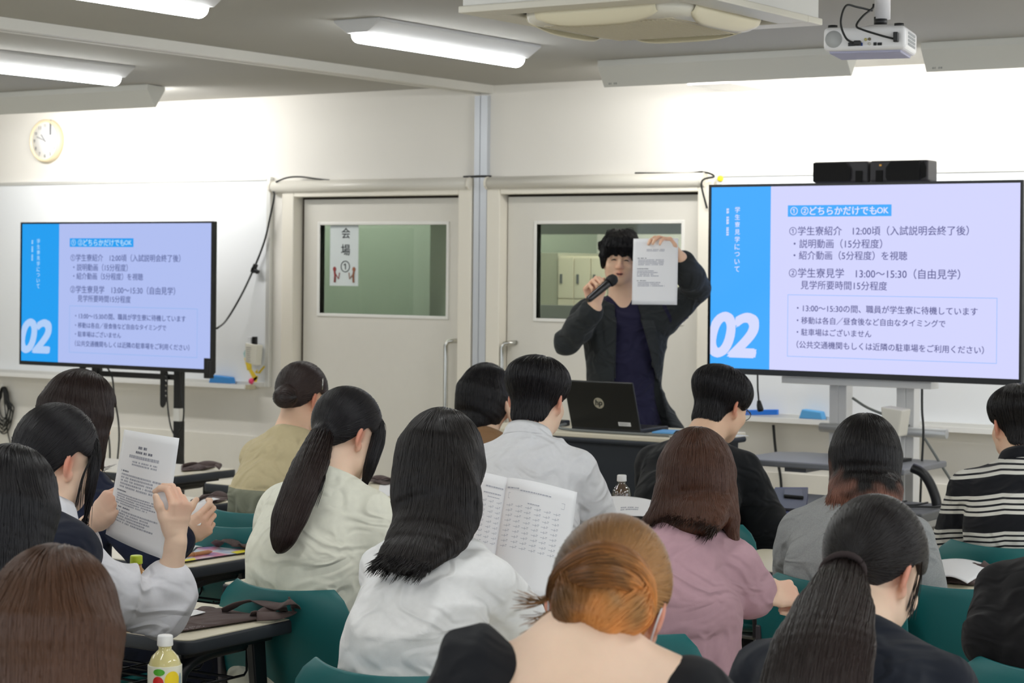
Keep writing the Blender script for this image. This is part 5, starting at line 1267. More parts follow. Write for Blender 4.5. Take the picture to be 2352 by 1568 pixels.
# ---- 3: boy in a white polo
def white_polo_boy():
    ZF[0] = 1.02
    p = Person('boy in a white polo shirt with short black hair', (1236, 920, 6.05), yaw=-10, pitch=14, tyaw=-14, lean=12, sw=.152, nk=D(1210, 1004, 5.98), male=True, L=.54, bulk=1.05, round_=.04,
               arms={1: ((.07, .10, -.27), (-.14, .2, .06))})
    p.body(); c = cloth('polo_white', (236, 237, 240)); p.shirt('polo_shirt', c, sleeve=.9, sl_off=.02, flare=.02, loose=.025, folds=.008, fscale=5, seed=6, stretch=(1.2, 1, .7)); p.collar(c, h=.036, r0=(.076, .070), r1=(.066, .062)); finish(p)
    short_hair(p, H_JET_S, H_JET, 7000, t=.020, top=.018, seed=7, nape=-.096, ear=-.008); return p
# ---- 4: black bob behind the boy
def brown_top_student():
    ZF[0] = 1.04
    p = Person('student with a short black bob and brown top beside the white polo boy', (1116, 922, 7.3), yaw=8, pitch=18, tyaw=0, lean=12, sw=.142, nk=D(1110, 992, 7.24),
               arms={1: (D(1165, 1040, 7.2), D(1182, 985, 7.3))})
    p.hands[1] = (D(1183, 985, 7.3), unit(V(0, .2, 1)), unit(-_R * .9 + V(0, 0, .1)), ((30, 40, 30),) * 4)
    p.body(); p.shirt('blouse', cloth('top_brown', (150, 116, 84)), sleeve=.8, seed=8, folds=.005); finish(p)
    long_hair(p, [p.L_(0, -.02, .02), p.L_(0, -.03, -.05), p.L_(.0, -.055, -.10), p.L_(0, -.06, -.125)], [(.092, .105), (.090, .085), (.070, .05), (.05, .03)], H_JET_S, H_JET, 6000, seed=9, steps=9, y0=.05, jit=.14); return p
# ---- 5: bun, beige and sage dress
def beige_dress_woman():
    p = Person('woman in a beige and sage green dress with a low dark bun and thin necklace', (694, 917, 7.2), yaw=6, pitch=16, tyaw=-2, lean=10, sw=.142, nk=D(668, 990, 7.12), round_=.035, bulk=1.0, L=.53,
               arms={1: ((.06, .14, -.25), (-.08, .2, .05))}, skin=SKIN_W)
    p.body()
    m = cloth('dress_two_tone', (202, 188, 150)); nt = m.node_tree; b = nt.nodes['Principled BSDF']; src = b.inputs['Base Color'].links[0].from_socket
    at = nt.nodes.new('ShaderNodeAttribute'); at.attribute_name = 'along'; gt = nt.nodes.new('ShaderNodeMath'); gt.operation = 'GREATER_THAN'; gt.inputs[1].default_value = .14
    mx = nt.nodes.new('ShaderNodeMix'); mx.data_type = 'RGBA'; mx.inputs[7].default_value = srgb(138, 140, 122); nt.links.new(at.outputs['Fac'], gt.inputs[0]); nt.links.new(gt.outputs[0], mx.inputs[0]); nt.links.new(src, mx.inputs[6]); nt.links.new(mx.outputs[2], b.inputs['Base Color'])
    def pleats(P):
        a = (p.N[2] - P[:, 2]); x = (P - p.N) @ p.tr; return np.where(a > .14, .008 * np.sin(x * 95) * np.clip((a - .14) * 12, 0, 1) + .006, 0)
    p.shirt('dress', m, sleeve=.95, sl_off=.024, flare=.02, loose=.035, folds=.004, seed=10, attrs=lambda P: {'along': p.N[2] - P[:, 2]}, extra=pleats); finish(p, cloth('skirt_sage', (138, 140, 122)))
    tie = D(655, 912, 7.10)
    def bun(F):
        F.ell(tie, (.046, .034, .036), p.fr(), .012); F.caps([tie + p.r * .03, tie + p.u * .02, tie - p.r * .03], [.018, .02, .018], .01)
    up_hair(p, tie, H_GREY_S, H_DKBR, 5000, t=.012, seed=11, extra=bun)
    b = MB(); pts = [p.N + p.tu * .012 + p.tr * (.062 * math.sin(a)) - p.tf * (.062 * math.cos(a)) * -1 * -1 + p.tu * (-.02 * (1 - math.cos(a)) * 0) - p.o for a in [(-1.5 + 3.0 * k / 20) for k in range(21)]]
    b.tube([tuple(q) for q in pts], .0018, 6); b.build('necklace', mat('necklace_dark', (60, 40, 50), .4), p.root)
    hp = p.L_(.078, .0, .055); b = MB(); b.tube([tuple(hp - p.o + p.u * .028 * 1 + p.r * .006), tuple(hp - p.o - p.u * .012 + p.r * .01 + p.f * .004)], .0022, 6); b.build('hair_pin', M_CHROME, p.root)
    return p
# ---- 6: boy with glasses, black tee
def black_tee_boy():
    ZF[0] = 1.06
    p = Person('boy with glasses and short black hair wearing a black tee', (1657, 934, 6.69), yaw=12, pitch=22, tyaw=-4, lean=14, sw=.155, nk=D(1604, 1008, 6.6), male=True, L=.54, bulk=1.02, round_=.045,
               arms={1: ((.07, .12, -.26), (-.1, .22, .05))}, skin=SKIN_W)
    p.body(); p.shirt('tee', cloth('tee_black', (26, 28, 31)), sleeve=.95, sl_off=.022, flare=.026, loose=.03, folds=.005, seed=12); finish(p)
    short_hair(p, H_JET_S, H_JET, 7000, t=.020, top=.022, seed=13, nape=-.118, ear=-.016, front=.04)
    g = thing_part_glasses(p)
    b = MB(); pts = [p.N + p.tr * (.06 + .15 * k / 6) + p.tu * (.035 - .012 * k / 6 - .05 * (k / 6) ** 2.5) - p.tf * .02 - p.o for k in range(7)]
    b.tube([tuple(q) for q in pts], .005, 8) if False else None
    pp = [p.N + (p.S[1] - p.N) * t_ + p.tu * (.066 - .012 * t_) - p.tf * .006 - p.o for t_ in (.42, .6, .78, .92)] + [p.S[1] + (p.E[1] - p.S[1]) * t_ + p.tr * (.062 * math.cos(.5 - t_) ) + p.tu * .03 * (1 - t_ * 2) - p.tf * .006 - p.o for t_ in (.10, .22)]
    b = MB(); b.tube(smooth_path([tuple(q) for q in pp]), .0055, 8); b.build('piping', mat('piping_white', (232, 234, 238), .7), p.root, label='white piping along the shoulder')
    return p
def thing_part_glasses(p, m=None):
    m = m or mat('glasses_frame', (40, 42, 46), .3, metal=.5); b = MB(); L = lambda *a: tuple(p.L_(*a) - p.o)
    for sd in (-1, 1):
        b.tube([L(sd * .034 + .024 * math.cos(a), .099 - .004 * abs(math.cos(a)), .004 + .018 * math.sin(a)) for a in [k * math.pi / 10 for k in range(21)]], .0013, 6, caps=False)
        b.tube([L(sd * .058, .096, .008), L(sd * .074, .05, .012), L(sd * .078, .0, .014), L(sd * .076, -.03, .002)], .0016, 6)
    b.tube([L(-.011, .104, .006), L(0, .107, .008), L(.011, .104, .006)], .0013, 6)
    o = b.build('glasses', m, p.root)
    b = MB()
    for sd in (-1, 1): b.add([L(sd * .034 + .0235 * math.cos(a), .099 - .004 * abs(math.cos(a)), .004 + .0175 * math.sin(a)) for a in [k * math.pi / 10 for k in range(20)]], [tuple(range(20))])
    b.build('lenses', glass_mat('lens_glass', (240, 246, 246), .15), o); return o
# ---- 7: long brown hair, pink blouse
def pink_blouse_student():
    ZF[0] = 1.07
    p = Person('student in a dusty pink blouse with long brown hair', (1600, 1118, 4.7), yaw=-22, pitch=20, tyaw=-12, lean=14, sw=.122, nk=D(1556, 1208, 4.63), round_=.04,
               arms={1: (D(1690, 1345, 4.62), D(1742, 1370, 4.58)), -1: ((.05, .12, -.24), (-.08, .2, .05))})
    p.hands[1] = (D(1742, 1368, 4.58), unit(_R * .95 + V(0, 0, .05) + _F * .25), unit(_F * .6 - V(0, 0, .7)), ((60, 80, 50), (62, 80, 50), (64, 80, 50), (66, 80, 50)))
    p.body(); c = cloth('blouse_pink', (196, 158, 168)); 
    def build(F):
        p.torso(F, .016, loose=.035); p.neckline(F); F.cut(p.Pv - V(0, 0, .12), V(0, 0, -1), .02)
        for sd in (-1, 1):
            p.arm(F, sd, .018, .6, .03, .0)
            S, E, W = p.S[sd], p.E[sd], p.Wr[sd]; a = S + (E - S) * .42
            F.caps([a, a + (E - a) * .45, E, E + (W - E) * .45, E + (W - E) * .86], [.058, .078, .076, .066, .038], .012)
    def gather(P):
        a = p.N[2] - P[:, 2]; x = (P - p.N) @ p.tr; y = (P - p.N) @ p.tf
        return np.where(a > .185, (.006 * np.sin(x * 130 + 2 * np.sin(x * 40)) + .012) * np.clip((a - .185) * 14, 0, 1), 0) - .005 * np.exp(-((a - .185) / .006) ** 2) * (np.abs(x) < .15)
    p.garment('blouse', c, build, folds=.014, fscale=7, seed=14, stretch=(1.4, 1.2, .6), extra=gather); finish(p, cloth('skirt_mauve', (190, 152, 162)))
    long_hair(p, [p.L_(0, -.02, .03), p.L_(0, -.038, -.035), D(1598, 1158, 4.635), D(1590, 1184, 4.59), D(1578, 1200, 4.565)], [(.084, .100), (.089, .075), (.088, .054), (.083, .034), (.076, .016)], H_BR_S, H_BR, 9000, seed=15, steps=14, jit=.14,
              extra=lambda F: (F.sweep([D(1668, 1130, 4.66), D(1678, 1190, 4.62), D(1684, 1235, 4.6), D(1692, 1268, 4.59)], [(.022, .03), (.02, .025), (.012, .016), (.004, .004)], p.r, .02), F.sweep([D(1534, 1130, 4.64), D(1516, 1175, 4.60), D(1484, 1197, 4.575)], [(.03, .03), (.025, .015), (.012, .006)], p.r, .02), F.sweep([D(1590, 1170, 4.59), D(1583, 1215, 4.55)], [(.03, .02), (.012, .006)], p.r, .02)))
    return p
# ---- 8: auburn bun, off-shoulder black top
def auburn_bun_student():
    p = Person('student with an auburn messy bun in an off-shoulder black top, with a face mask', (1394, 1404, 2.91), yaw=-24, pitch=32, roll=9, tyaw=-30, lean=22, sw=.142, nk=D(1338, 1432, 2.80), round_=.03, hs=.95, L=.48, bulk=.92,
               arms={1: ((.05, .14, -.23), (-.06, .2, .05)), -1: ((.06, .10, -.24), (-.06, .2, .05))})
    p.body(hres=.0036)
    def build(F):
        p.torso(F, .012, loose=.01, shoulders=False)
        F.cut(p.N - p.tu * .105, unit(p.tu), .012)
        for sd in (-1, 1): p.arm(F, sd, .02, 1.1, .03); F.ell(p.S[sd] + p.tr * sd * (-.002 if sd < 0 else .02) + p.tu * (.012 if sd < 0 else -.045) - p.tf * .02, (.066, .07, .078), [p.tr, p.tf, p.tu], .02)
        F.cut(p.Pv - V(0, 0, .085), V(0, 0, -1), .02)
    p.garment('off_shoulder_top', cloth('top_black', (28, 29, 33)), build, folds=.014, fscale=10, seed=16, stretch=(1.3, 1.3, .7)); finish(p)
    bc = D(1376, 1372, 2.80); h = p.hs
    def tipf(P): d = np.linalg.norm((P - bc) * 1.0, axis=1); return np.clip(1.15 - d / .085, 0, 1)
    up_hair(p, D(1395, 1340, 2.83), H_AUB_S, H_AUB, 9000, t=.013, top=.008, seed=17, nape=-.072, ear=.014, front=.07, tipf=lambda P: tipf(P) * .8)
    F = Field(bc - .15, bc + .15, .0036); F.ell(bc - p.u * .008, (.056, .038, .046), p.fr(), .01)
    F.caps([D(1318, 1330, 2.79), D(1322, 1390, 2.775), D(1352, 1436, 2.785)], [.018, .024, .010], .01); F.caps([D(1380, 1330, 2.785), D(1392, 1400, 2.765), D(1398, 1462, 2.785)], [.02, .026, .010], .01); F.caps([D(1450, 1345, 2.79), D(1448, 1400, 2.775), D(1428, 1455, 2.79)], [.018, .024, .008], .01)
    def fall(P):
        d = P - bc; x = (d @ p.r)[:, None]; o = -p.u + p.r * np.clip(-x * 14, -.7, .7) + .25 * np.stack([noise3(P, 35, 3), noise3(P, 35, 4), noise3(P, 35, 5)], 1); return o
    p.hair_object('hair_bun', F, H_AUB_S, H_AUB, fall, 8000, 9, .008, seed=18, jitter=.3, lift=.004, tipf=lambda P: np.clip(.55 + .6 * noise3(P, 45, 6), 0, 1), bump=.005, rad=.0006)
    tp = lambda P: np.clip(.75 + .5 * noise3(P, 50, 8), 0, 1)
    tail_hair(p, [D(1272, 1366, 2.84), D(1292, 1332, 2.81), D(1330, 1300, 2.79), D(1382, 1282, 2.78), D(1436, 1298, 2.785), D(1470, 1340, 2.80), D(1480, 1395, 2.81), D(1472, 1430, 2.825)], [(.006, .006), (.013, .011), (.018, .015), (.021, .017), (.020, .016), (.016, .014), (.012, .010), (.004, .004)], p.f, H_AUB_S, H_AUB, 1800, 57, 'hair_roll', 14, .009, tp, .0006)
    tail_hair(p, [D(1296, 1352, 2.80), D(1330, 1330, 2.775), D(1384, 1324, 2.76), D(1436, 1336, 2.77), D(1462, 1372, 2.785)], [(.006, .006), (.012, .010), (.014, .011), (.013, .010), (.005, .005)], p.f, H_AUB_S, H_AUB, 1000, 58, 'hair_roll', 10, .009, tp, .0006)
    hair_wisps(p, [[D(1268, 1365, 2.86), D(1240, 1382, 2.85), D(1196, 1380, 2.85)], [D(1275, 1400, 2.84), D(1245, 1420, 2.84), D(1215, 1432, 2.84)]], H_AUB_S, 26, .012, 3)
    hair_wisps(p, [[D(1370, 1440, 2.82), D(1385, 1470, 2.8), D(1400, 1490, 2.79)], [D(1440, 1430, 2.83), D(1420, 1470, 2.8), D(1400, 1480, 2.8)], [D(1320, 1420, 2.82), D(1310, 1450, 2.8)], [D(1460, 1450, 2.85), D(1440, 1480, 2.83), D(1425, 1500, 2.82)]], H_AUB_S, 40, .02, 5)
    # face mask
    Fm = Field(p.L_(0, .06, -.06) - .12, p.L_(0, .06, -.06) + .12, .004)
    Fm.ell(p.L_(0, .042, -.055), [.070 * h, .066 * h, .062 * h], p.fr(), .01); Fm.cut(p.L_(0, .02, 0), -p.f, .004); Fm.cut(p.L_(0, 0, -.012), p.u, .004)
    mk = mesh_object('face_mask', *Fm.mesh(), mat('mask_white', (232, 232, 234), .8, bump=.2), p.root, p.o)
    b = MB()
    for sd in (-1, 1): b.tube(smooth_path([tuple(p.L_(sd * .066, .03, -.03) - p.o), tuple(p.L_(sd * .080, .0, .01) - p.o), tuple(p.L_(sd * .084, -.03, .01) - p.o), tuple(p.L_(sd * .080, -.03, -.025) - p.o), tuple(p.L_(sd * .068, .02, -.07) - p.o)]), .0016, 6)
    b.build('ear_loops', mat('mask_loop', (224, 222, 226), .8), mk)
    return p
# ---- 9: dip-dyed bob, grey tee
def grey_tee_student():
    ZF[0] = 1.05
    p = Person('student in a grey tee with a black bob dyed reddish at the tips', (1988, 1070, 5.5), yaw=-22, pitch=18, tyaw=-14, lean=14, sw=.145, nk=D(1968, 1150, 5.42), round_=.045, bulk=1.04,
               arms={1: (D(2112, 1408, 5.36), D(2085, 1420, 5.62)), -1: ((.06, .12, -.25), (-.08, .2, .05))}, skin=SKIN_W)
    p.body(); p.shirt('tee', cloth('tee_grey', (158, 160, 160), noise=.12, nscale=250), sleeve=.93, sl_off=.024, flare=.024, loose=.035, folds=.012, fscale=7, seed=19, stretch=(1, 1, .8)); finish(p)
    def tipf(P): return np.clip((p.Hc[2] - .035 - P[:, 2] + .035 * noise3(P, 40, 2) + .05 * np.clip(-((P - p.Hc) @ p.r) / .1, 0, 1)) / .06, 0, 1) * (.6 + .4 * (noise3(P, 25, 4) > -.2))
    long_hair(p, [p.L_(0, -.02, .02), p.L_(0, -.03, -.05), D(1989, 1122, 5.405), D(1982, 1162, 5.355)], [(.088, .10), (.095, .076), (.099, .054), (.096, .028)], H_TIP_S, H_TIP, 8000, seed=20, steps=12, t=.020, jit=.14, tipf=tipf, wide=.004, ends=1600, end_len=.055); return p
# ---- 10: low ponytail, navy tee (front right)
def navy_tee_student():
    p = Person('student in a dark navy tee with a thick low ponytail at the front right', (2006, 1318, 3.54), yaw=10, pitch=30, tyaw=-14, lean=22, sw=.142, nk=D(1962, 1440, 3.42), round_=.04, bulk=1.05,
               arms={1: ((.06, .14, -.24), (-.06, .2, .05))})
    p.body(hres=.004); p.shirt('tee', cloth('tee_navy', (30, 34, 44)), sleeve=.9, sl_off=.022, flare=.02, loose=.02, folds=.006, seed=21, neck=.0); finish(p)
    tie = D(1936, 1310, 3.42)
    up_hair(p, tie, H_BLACK_S, H_BLACK, 9000, t=.013, top=.008, seed=22, nape=-.08)
    tail_hair(p, [tie, D(1928, 1352, 3.34), D(1912, 1410, 3.27), D(1890, 1490, 3.19), D(1872, 1580, 3.13), D(1866, 1650, 3.10)], [(.028, .022), (.045, .026), (.062, .028), (.076, .028), (.080, .026), (.074, .02)], p.tr, H_DKBR_S, H_BLACK, 5000, 23, steps=20)
    b = MB(); t0 = tie - p.o; dr = unit(D(1928, 1352, 3.34) - tie); r1 = unit(np.cross(dr, p.f)); r2 = np.cross(dr, r1)
    b.tube([tuple(t0 + dr * .012 + r1 * .036 * math.cos(a) + r2 * .032 * math.sin(a)) for a in [k * math.pi / 12 for k in range(25)]], .006, 8); b.build('hair_tie', mat('hair_tie', (46, 34, 34), .8), p.root)
    hair_wisps(p, [[D(2118, 1290, 3.48), D(2112, 1340, 3.5), D(2092, 1420, 3.5)], [D(2112, 1300, 3.48), D(2100, 1350, 3.5), D(2085, 1405, 3.5)]], H_BLACK_S, 10, .006)
    return p
# ---- 11: man in a striped polo
def striped_polo_man():
    ZF[0] = 1.04
    p = Person('man in a black and white striped polo shirt at the right edge', (2338, 978, 6.25), yaw=-42, pitch=12, tyaw=-26, lean=12, sw=.158, nk=D(2352, 1060, 6.17), male=True, L=.56, bulk=1.08, round_=.045, skin=SKIN_W,
               arms={-1: ((.06, .12, -.26), (-.16, .2, .05))})
    p.body()
    m = cloth('polo_striped', (30, 31, 36)); nt = m.node_tree; b = nt.nodes['Principled BSDF']
    at = nt.nodes.new('ShaderNodeAttribute'); at.attribute_name = 'along'
    def node(op, a, bv):
        n = nt.nodes.new('ShaderNodeMath'); n.operation = op; nt.links.new(a, n.inputs[0]); n.inputs[1].default_value = bv; return n.outputs[0]
    per = .108; g = node('MODULO', node('ADD', at.outputs['Fac'], .504), per); band = node('LESS_THAN', g, .060)
    ln = node('LESS_THAN', node('MODULO', g, .0155), .0098)
    mul = nt.nodes.new('ShaderNodeMath'); mul.operation = 'MULTIPLY'; nt.links.new(band, mul.inputs[0]); nt.links.new(ln, mul.inputs[1])
    mx = nt.nodes.new('ShaderNodeMix'); mx.data_type = 'RGBA'; mx.inputs[6].default_value = srgb(30, 31, 36); mx.inputs[7].default_value = srgb(232, 230, 222)
    nt.links.new(mul.outputs[0], mx.inputs[0]); nt.links.new(mx.outputs[2], b.inputs['Base Color'])
    def al(P):
        a = (p.N[2] - P[:, 2]); x = np.abs((P - p.N) @ p.tr); return {'along': a - np.clip(x - .08, 0, 1) * .22 + .006 * noise3(P, 9, 3)}
    p.shirt('polo_shirt', m, sleeve=.95, sl_off=.024, flare=.02, loose=.03, folds=.006, seed=24, attrs=al); p.collar(cloth('polo_collar', (30, 31, 36)), h=.036, r0=(.080, .074), r1=(.070, .066)); finish(p)
    short_hair(p, H_BLACK_S, H_BLACK, 6500, t=.016, top=.012, seed=25, nape=-.10, ear=.0, back=.006); return p
# ---- 12: vest and white shirt, holding paper
def vest_student():
    p = Person('student in a navy vest and white shirt holding a sheet with both hands', (132, 1062, 4.71), yaw=14, pitch=12, tyaw=22, lean=10, sw=.142, nk=D(96, 1172, 4.66), round_=.035,
               arms={1: (at_height(372, 1412, .782), D(404, 1246, 4.78)), -1: (D(150, 1290, 4.95), D(200, 1208, 4.93))})
    z = V(0, 0, 1)
    p.hands[1] = (D(405, 1238, 4.78), unit(z * .95 + _R * .12), unit(-_R * .75 + _F * .55), ((38, 55, 30), (40, 55, 30), (44, 58, 30), (48, 60, 30)), (.80, .45, .18), .1, 0, .93)
    p.hands[-1] = (D(206, 1204, 4.925), unit(z * .72 + _R * .62), unit(_R * .5 + _F * .75 - z * .3), ((25, 40, 25), (28, 42, 25), (30, 45, 25), (35, 45, 25)), (.85, .42, -.05), .1, 0, .93)
    p.body(hand_res=.003)
    wh = cloth('shirt_white', (232, 232, 238)); 
    def sh(F):
        p.torso(F, .008)
        for sd in (-1, 1): p.arm(F, sd, .015, 1.42, .03, .012, r0=.046, r1=.040, r2=.034)
        p.neckline(F); F.cut(p.Pv - V(0, 0, .085), V(0, 0, -1), .02)
    p.garment('shirt', wh, sh, folds=.010, fscale=8, seed=26, stretch=(1.1, 1.1, .8)); p.collar(wh, h=.045, r0=(.084, .078), r1=(.062, .060))
    def vs(F):
        p.torso(F, .034, loose=.010, shoulders=False)
        for sd in (-1, 1): F.caps([p.N - p.tf * .008, p.S[sd] * .92 + p.N * .08 + p.tu * .010], [.070, .082], .04)
        p.neckline(F); F.cut(p.Pv - V(0, 0, .06), V(0, 0, -1), .02)
    p.garment('vest', cloth('vest_navy', (32, 36, 50)), vs, folds=.003, seed=27); finish(p, C_NAVY)
    for sd in (1,):
        W, E = p.Wr[sd], p.E[sd]; c = E + (W - E) * .34; d = unit(W - E); a = unit(np.cross(d, _F)); c2 = np.cross(d, a)
        b = MB(); b.add([tuple(c - p.o + d * (.028 * (j - 1)) + a * (.058 - .004 * abs(j - 1)) * math.cos(k * math.pi / 14) + c2 * (.056 - .004 * abs(j - 1)) * math.sin(k * math.pi / 14)) for j in range(3) for k in range(28)], [(j * 28 + k, j * 28 + (k + 1) % 28, (j + 1) * 28 + (k + 1) % 28, (j + 1) * 28 + k) for j in range(2) for k in range(28)], True); b.build('rolled_cuff', wh, p.root)
    tie = p.L_(-.01, -.105, -.055)
    up_hair(p, tie, H_JET_S, H_JET, 7500, t=.012, top=.010, seed=28, nape=-.085, ear=.012, extra=None)
    tail_hair(p, [p.L_(.062, .056, .055), p.L_(.072, .058, .015), p.L_(.073, .060, -.03), p.L_(.066, .066, -.075)], [(.008, .004), (.008, .004), (.006, .004), (.003, .002)], p.f, H_JET_S, H_JET, 500, 56, 'side_lock', 9, .010)
    hair_wisps(p, [[p.L_(.078, .045, .03), p.L_(.080, .03, -.03), p.L_(.074, .035, -.10)], [p.L_(.076, .06, .03), p.L_(.078, .06, -.03), p.L_(.07, .07, -.13)]], H_JET_S, 16, .008)
    tail_hair(p, [tie, tie - z * .05 - p.f * .02, tie - z * .12 - p.f * .03, tie - z * .2 - p.f * .02], [(.026, .02), (.034, .024), (.034, .024), (.012, .01)], p.r, H_JET_S, H_JET, 1500, 29)
    return p
# ---- 13: dark brown bob, navy blazer
def blazer_student():
    p = Person('student in a navy blazer with a dark brown bob at the left', (184, 962, 5.93), yaw=12, pitch=12, tyaw=12, lean=8, sw=.142, nk=D(188, 1078, 5.88), lap=True,
               arms={1: (D(350, 1280, 5.75), D(405, 1238, 5.75))})
    p.hands[1] = (D(412, 1242, 5.76), unit(_R * .75 + V(0, 0, .55)), unit(_F * .8 - _R * .3 + V(0, 0, .1)), ((30, 50, 30), (45, 55, 30), (55, 60, 30), (60, 60, 30)), (.8, .5, .2), .3)
    p.body(); p.shirt('blazer', cloth('blazer_navy', (30, 36, 58)), sleeve=1.92, sl_off=.02, flare=.012, loose=.02, folds=.006, seed=30); finish(p, C_NAVY)
    long_hair(p, [p.L_(0, -.02, .02), p.L_(0, -.03, -.06), p.L_(.0, -.04, -.11), p.L_(.01, -.03, -.135)], [(.102, .108), (.108, .098), (.098, .08), (.075, .05)], H_DKBR_S, H_DKBR, 8000, seed=31, steps=12, y0=.062, t=.022, wide=.004,
              extra=lambda F: F.sweep([p.L_(.085, .0, -.05), p.L_(.088, .02, -.11), p.L_(.085, .05, -.14)], [(.02, .045), (.018, .03), (.006, .01)], p.r, .02))
    hair_wisps(p, [[p.L_(.08, .03, -.10), p.L_(.085, .05, -.15), p.L_(.08, .09, -.165)]], H_DKBR_S, 40, .03); return p
# ---- 14: black hair at the left edge
def left_edge_student():
    p = Person('student with straight black shoulder-length hair at the left edge', (22, 1186, 3.95), yaw=-16, pitch=14, tyaw=-8, lean=10, sw=.142, nk=D(10, 1310, 3.89), lap=True)
    p.body(); p.shirt('shirt', cloth('shirt_dark', (52, 52, 60)), sleeve=1.7, seed=32); finish(p)
    long_hair(p, [p.L_(0, -.02, .02), p.L_(0, -.03, -.06), p.L_(0, -.05, -.15), p.L_(0, -.06, -.24)], [(.094, .105), (.098, .09), (.098, .06), (.08, .03)], H_JET_S, H_JET, 8000, seed=33, t=.017); return p
# ---- 15: brown hair, nearest
def nearest_student():
    p = Person('nearest student with long glossy brown hair at the bottom left corner', (124, 1474, 3.0), yaw=-26, pitch=12, tyaw=-20, lean=10, sw=.142, nk=D(116, 1640, 2.94), lap=True)
    p.body(); p.shirt('shirt', cloth('shirt_taupe', (120, 108, 100)), sleeve=1.6, seed=34); finish(p)
    long_hair(p, [p.L_(0, -.02, .02), p.L_(0, -.03, -.06), p.L_(0, -.055, -.16), p.L_(0, -.07, -.28)], [(.100, .108), (.106, .09), (.108, .06), (.09, .03)], H_LBR_S, H_LBR, 11000, seed=35, t=.020, steps=16, wide=.003); return p
# ---- 16: black sleeve at the right edge
def right_edge_student():
    ZF[0] = 1.04
    p = Person('student in black at the lower right edge, head outside the picture', (2480, 1130, 4.37), yaw=-20, pitch=16, tyaw=-8, lean=12, sw=.142, nk=D(2465, 1275, 4.32), round_=.04, bulk=1.05,
               arms={-1: (D(2275, 1470, 4.28), D(2345, 1510, 4.5))})
    p.body(); p.shirt('sweater', cloth('sweater_black', (22, 21, 23)), sleeve=1.8, sl_off=.026, loose=.02, folds=.005, seed=36); finish(p)
    long_hair(p, [p.L_(0, -.02, .02), p.L_(0, -.03, -.06), p.L_(0, -.05, -.10)], [(.092, .105), (.094, .085), (.08, .05)], H_JET_S, H_JET, 2500, seed=37); return p
